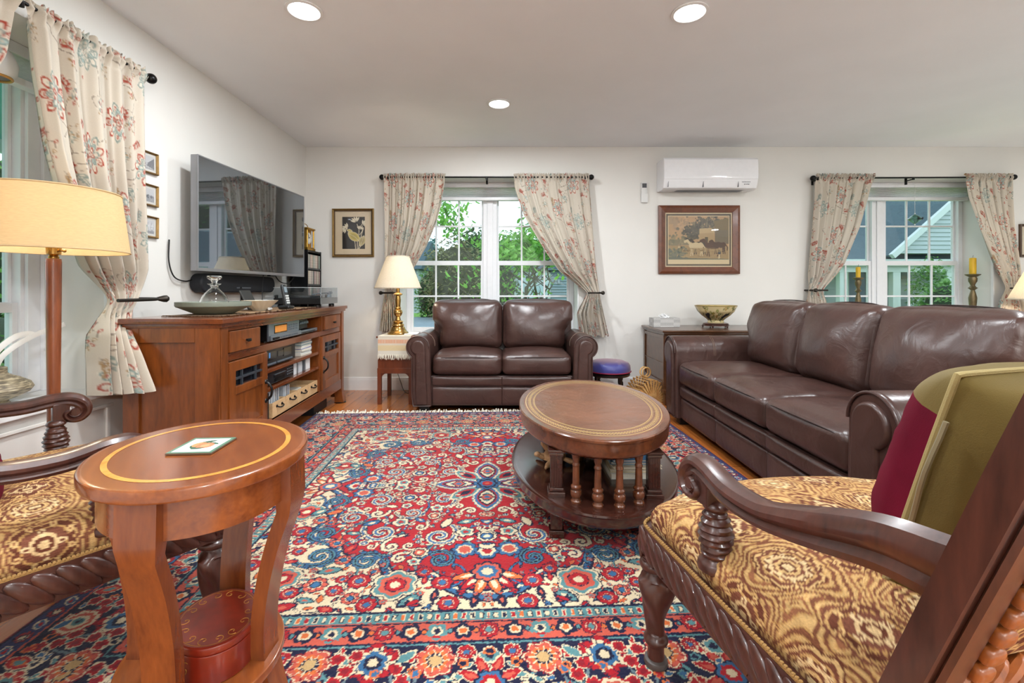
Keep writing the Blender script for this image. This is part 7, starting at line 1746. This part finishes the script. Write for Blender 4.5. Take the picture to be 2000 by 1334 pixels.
# young dogwood just outside the middle window
dg = thing('dogwood_tree', 'bright green young tree just outside the middle window', 'tree', (.34, 9.2, GZ)); rnd = random.Random(17)
tr = MB(); tips = []
def branch(p, d, L, r, lv):
    pts = [p]; q = p.copy()
    for i in range(5): d = (d+Vector((rnd.uniform(-.16, .16), rnd.uniform(-.16, .16), .05))).normalized(); q = q+d*L/5; pts.append(q.copy())
    tr.tube(pts, [r*(1-.14*i) for i in range(6)], 6)
    if lv >= 1:
        for k in pts[2:]: tips.append((k, lv))
    if lv < 3:
        for k in range(3 if lv else 4):
            a = rnd.uniform(0, 2*PI); nd = (d*.55+Vector((math.cos(a), math.sin(a)*.8, rnd.uniform(-.1, .55)))).normalized(); branch(pts[rnd.choice((2, 3, 4, 5))], nd, L*.72, r*.55, lv+1)
for d in ((-.15, 0, 1), (.28, .1, 1), (-.42, -.05, 1)): branch(Vector((0, 0, 0)), Vector(d).normalized(), 1.55, .055, 0)
part('trunk', tr, M_bark, dg)
lf = MB(); pts = []
for p, lv in tips:
    for _ in range(10 if lv > 1 else 3): pts.append(p+Vector((rnd.gauss(0, .13), rnd.gauss(0, .13), rnd.gauss(.0, .10))))
pts = [p for p in pts if p.z > 1.95+.55*abs(p.x) or rnd.random() < .07]
leaves(lf, pts, .125, rnd, .5); lf.build('foliage', L1, dg, sharp=180, fix=False)
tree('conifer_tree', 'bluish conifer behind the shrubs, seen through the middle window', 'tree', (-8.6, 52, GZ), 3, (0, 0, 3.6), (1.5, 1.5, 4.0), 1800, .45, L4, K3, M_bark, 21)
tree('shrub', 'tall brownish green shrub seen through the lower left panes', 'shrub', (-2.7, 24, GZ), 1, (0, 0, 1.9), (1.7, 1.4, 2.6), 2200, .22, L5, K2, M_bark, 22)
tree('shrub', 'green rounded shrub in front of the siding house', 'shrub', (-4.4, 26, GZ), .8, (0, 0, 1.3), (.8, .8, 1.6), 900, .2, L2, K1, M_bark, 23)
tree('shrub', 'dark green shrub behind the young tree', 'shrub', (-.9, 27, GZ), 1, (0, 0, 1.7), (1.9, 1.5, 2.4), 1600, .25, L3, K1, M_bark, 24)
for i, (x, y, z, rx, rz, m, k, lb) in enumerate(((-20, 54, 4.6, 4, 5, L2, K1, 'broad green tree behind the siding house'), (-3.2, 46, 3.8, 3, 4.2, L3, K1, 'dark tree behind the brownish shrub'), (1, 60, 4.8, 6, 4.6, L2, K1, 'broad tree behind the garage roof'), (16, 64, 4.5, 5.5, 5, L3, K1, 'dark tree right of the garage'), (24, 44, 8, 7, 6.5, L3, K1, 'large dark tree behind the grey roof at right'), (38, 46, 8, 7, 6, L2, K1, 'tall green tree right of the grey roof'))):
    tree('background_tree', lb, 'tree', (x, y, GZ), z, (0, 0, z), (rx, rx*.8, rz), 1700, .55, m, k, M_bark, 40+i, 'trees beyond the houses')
# pale siding house at the left of the middle window
h1 = thing('siding_house', 'pale siding house corner at the left of the middle window', 'house', (-10.4, 31, GZ)); part('wall', MB().box(-4, 4.4, 0, 8, 0, 3.0), M_sid, h1); part('wall_siding', laps(lambda z: (-4, 4.4), 0, 3.0, 0, .2, .06), M_sid, h1)
part('roof', MB().prism([(-.4, 2.95), (8.4, 2.95), (4, 5.2)], -4.3, 4.7, 'x'), M_roof, h1); part('corner_trim', MB().box(4.32, 4.42, -.03, .1, 0, 3.0), M_xtrim, h1); part('lantern', MB().box(3.9, 4.05, -.15, 0, 1.55, 1.8, .02), M_hf, h1)
# garage
gh = thing('garage', 'blue-grey garage with pale door seen through the middle window', 'garage', (2.0, 34, GZ)); part('wall', MB().box(-2.6, 2.8, 0, 7, 0, 3.1), M_sidb, gh); part('wall_siding', laps(lambda z: (1.2, 2.7), 0, 3.0, 0, .2, .06), M_sidb, gh)
part('roof', MB().prism([(-.4, 3.0), (7.4, 3.0), (3.5, 5.4)], -3.0, 3.2, 'x'), M_roof, gh)
d = part('door', MB().box(-1.35, 1.05, -.06, .02, 0, 2.85), M_door, gh)
for k in range(4): part('pane', MB().box(-1.18+k*.57, -.88+k*.57, -.08, -.055, 2.28, 2.55), M_dark, d)
part('door_trim', MB().box(-1.5, -1.35, -.08, .02, 0, 3.0).box(1.05, 1.2, -.08, .02, 0, 3.0).box(-1.5, 1.2, -.08, .02, 2.85, 3.0), M_xtrim, gh); part('corner_trim', MB().box(2.7, 2.83, -.04, .1, 0, 3.05), M_xtrim, gh); part('wall_light', MB().box(1.75, 1.9, -.15, 0, 2.0, 2.35, .03), M_sil, gh)
# house across from the right window
def HX(px, Y): return (px-CX)*Y/F
def HZ(py, Y): return CH+(HY-py)*Y/F
rh = thing('gabled_house', 'pale gabled house with grey roof and porch outside the right window', 'house', (0, 0, 0))
Yp, Yw = 15.5, 17.0
part('wall', MB().box(HX(1500, Yw), HX(2250, Yw), Yw, Yw+5, GZ, HZ(508, Yw)+.3), M_sid, rh)
ex0, ex1 = HX(1480, Yp), HX(2300, Yp); ze = HZ(507, Yp)
z1 = ze+2.6; V = [(ex0, Yp-.15, ze), (ex1, Yp-.15, ze), (ex1, Yp+5.2, z1), (ex0, Yp+5.2, z1-1.15), (ex0, Yp-.15, ze-.10), (ex1, Yp-.15, ze-.10), (ex1, Yp+5.2, z1-.1), (ex0, Yp+5.2, z1-1.25)]
part('roof', MB().add(V, [(0, 1, 2, 3), (7, 6, 5, 4), (0, 4, 5, 1), (1, 5, 6, 2), (2, 6, 7, 3), (3, 7, 4, 0)]), M_roof, rh)
part('ridge_trim', MB().tube([(ex0, Yp+5.2, z1-1.15), (ex1, Yp+5.2, z1)], .06, 6), M_xtrim, rh)
part('eave_trim', MB().box(ex0, ex1, Yp-.22, Yp-.12, ze-.22, ze+.0), M_xtrim, rh)
part('porch_beam', MB().box(ex0, ex1, Yp-.02, Yp+.12, ze-.42, ze-.2), M_xtrim, rh)
part('porch_ceiling', MB().box(ex0, ex1, Yp, Yw, ze-.26, ze-.2), M_xtrim, rh)
Yg = 15.2; ga, gb_, gc = (HX(1752, Yg), HZ(495, Yg)), (HX(2170, Yg), HZ(495, Yg)), (HX(1961, Yg), HZ(310, Yg))
part('gable_wall', MB().prism([ga, gb_, gc], Yg, Yg+2.5, 'y'), M_sid, rh)
def gx_(z):
    t = (z-ga[1])/(gc[1]-ga[1]); return ga[0]+(gc[0]-ga[0])*t, gb_[0]+(gc[0]-gb_[0])*t
part('gable_siding', laps(gx_, ga[1], gc[1], Yg), M_sid, rh)
part('wall_siding', laps(lambda z: (HX(1500, Yw), HX(2250, Yw)), GZ, HZ(508, Yw)+.3, Yw), M_sid, rh)
rk = MB(); 
for a, b in ((ga, gc), (gb_, gc)):
    A, B = Vector((a[0], 0, a[1])), Vector((b[0], 0, b[1])); n_ = (B-A).normalized(); q = Vector((-n_.z, 0, n_.x))*(1 if a is ga else -1)*.17; A2 = A-n_*.25
    q2 = q*.8
    rk.prism([(A2.x, A2.z), (B.x, B.z), (B.x+q.x, B.z+q.z), (A2.x+q.x, A2.z+q.z)], Yg-.16, Yg-.02, 'y')
    part('gable_roof', MB().prism([(A2.x+q.x*.3, A2.z+q.z*.3), (B.x+q.x*.3, B.z+q.z*.3), (B.x+q2.x, B.z+q2.z), (A2.x+q2.x, A2.z+q2.z)], Yg-.02, Yg+5.5, 'y'), M_roof, rh)
part('rake_trim', rk, M_xtrim, rh)
for px in (1648, 1752, 1857): x = HX(px, Yp); part('porch_column', MB().box(x-.13, x+.13, Yp, Yp+.2, GZ, ze-.2, .01), M_xtrim, rh)
d = part('door', MB().box(HX(1655, Yw), HX(1688, Yw), Yw-.06, Yw+.02, GZ+.2, HZ(530, Yw)), plain('dark_blue_door', srgb('#3f5a70'), .5), rh); part('door_trim', MB().box(HX(1648, Yw), HX(1655, Yw), Yw-.08, Yw, GZ+.2, HZ(524, Yw)).box(HX(1688, Yw), HX(1695, Yw), Yw-.08, Yw, GZ+.2, HZ(524, Yw)), M_xtrim, rh)
part('wall_lantern', MB().box(HX(1757, Yw)-.08, HX(1768, Yw)+.03, Yw-.18, Yw-.02, HZ(545, Yw), HZ(528, Yw), .03), plain('lantern_grey', srgb('#5d6b70'), .4), rh)
part('porch_box', MB().box(HX(1758, 16.4), HX(1797, 16.4), 16.1, 16.8, GZ, HZ(585, 16.4), .02), M_sid, rh)
tree('shrub', 'leafy green shrub in front of the porch outside the right window', 'shrub', (12.05, 12.6, GZ), .8, (0, 0, .95), (.75, .6, .95), 1300, .13, L2, K1, M_bark, 30)
tree('shrub', 'taller thin shrub beside the porch outside the right window', 'shrub', (12.75, 13.9, GZ), 1.2, (0, 0, 1.35), (.55, .5, 1.25), 1100, .12, L2, None, M_bark, 31)
# outside the left window
po = thing('porch_roof', 'teal porch roof seen through the top of the left window', 'porch roof', (-3.65, 1.6, 2.42)); part('soffit', MB().box(-1.1, 1.1, -3.2, 3.2, 0, .05), siding('teal_soffit', srgb('#5f9a98')), po); part('fascia', MB().box(-1.16, -1.1, -3.2, 3.2, -.12, .12), M_xtrim, po)
q = MB()
for y in (-3.0, 3.0): q.box(-1.1, -1.0, y-.06, y+.06, -2.92, 0)
part('post', q, M_xtrim, po)
tree('hedge', 'clipped green hedge outside the left window', 'hedge', (-9.5, 8.8, GZ), .4, (0, 0, .45), (1.2, 5.5, .75), 3200, .16, L2, K1, M_bark, 50)
tree('background_tree', 'leafy tree outside the left window', 'tree', (-15.5, 14.5, GZ), 2.5, (0, 0, 3.0), (3.5, 5.5, 3.4), 3200, .32, L1, K1, M_bark, 51)
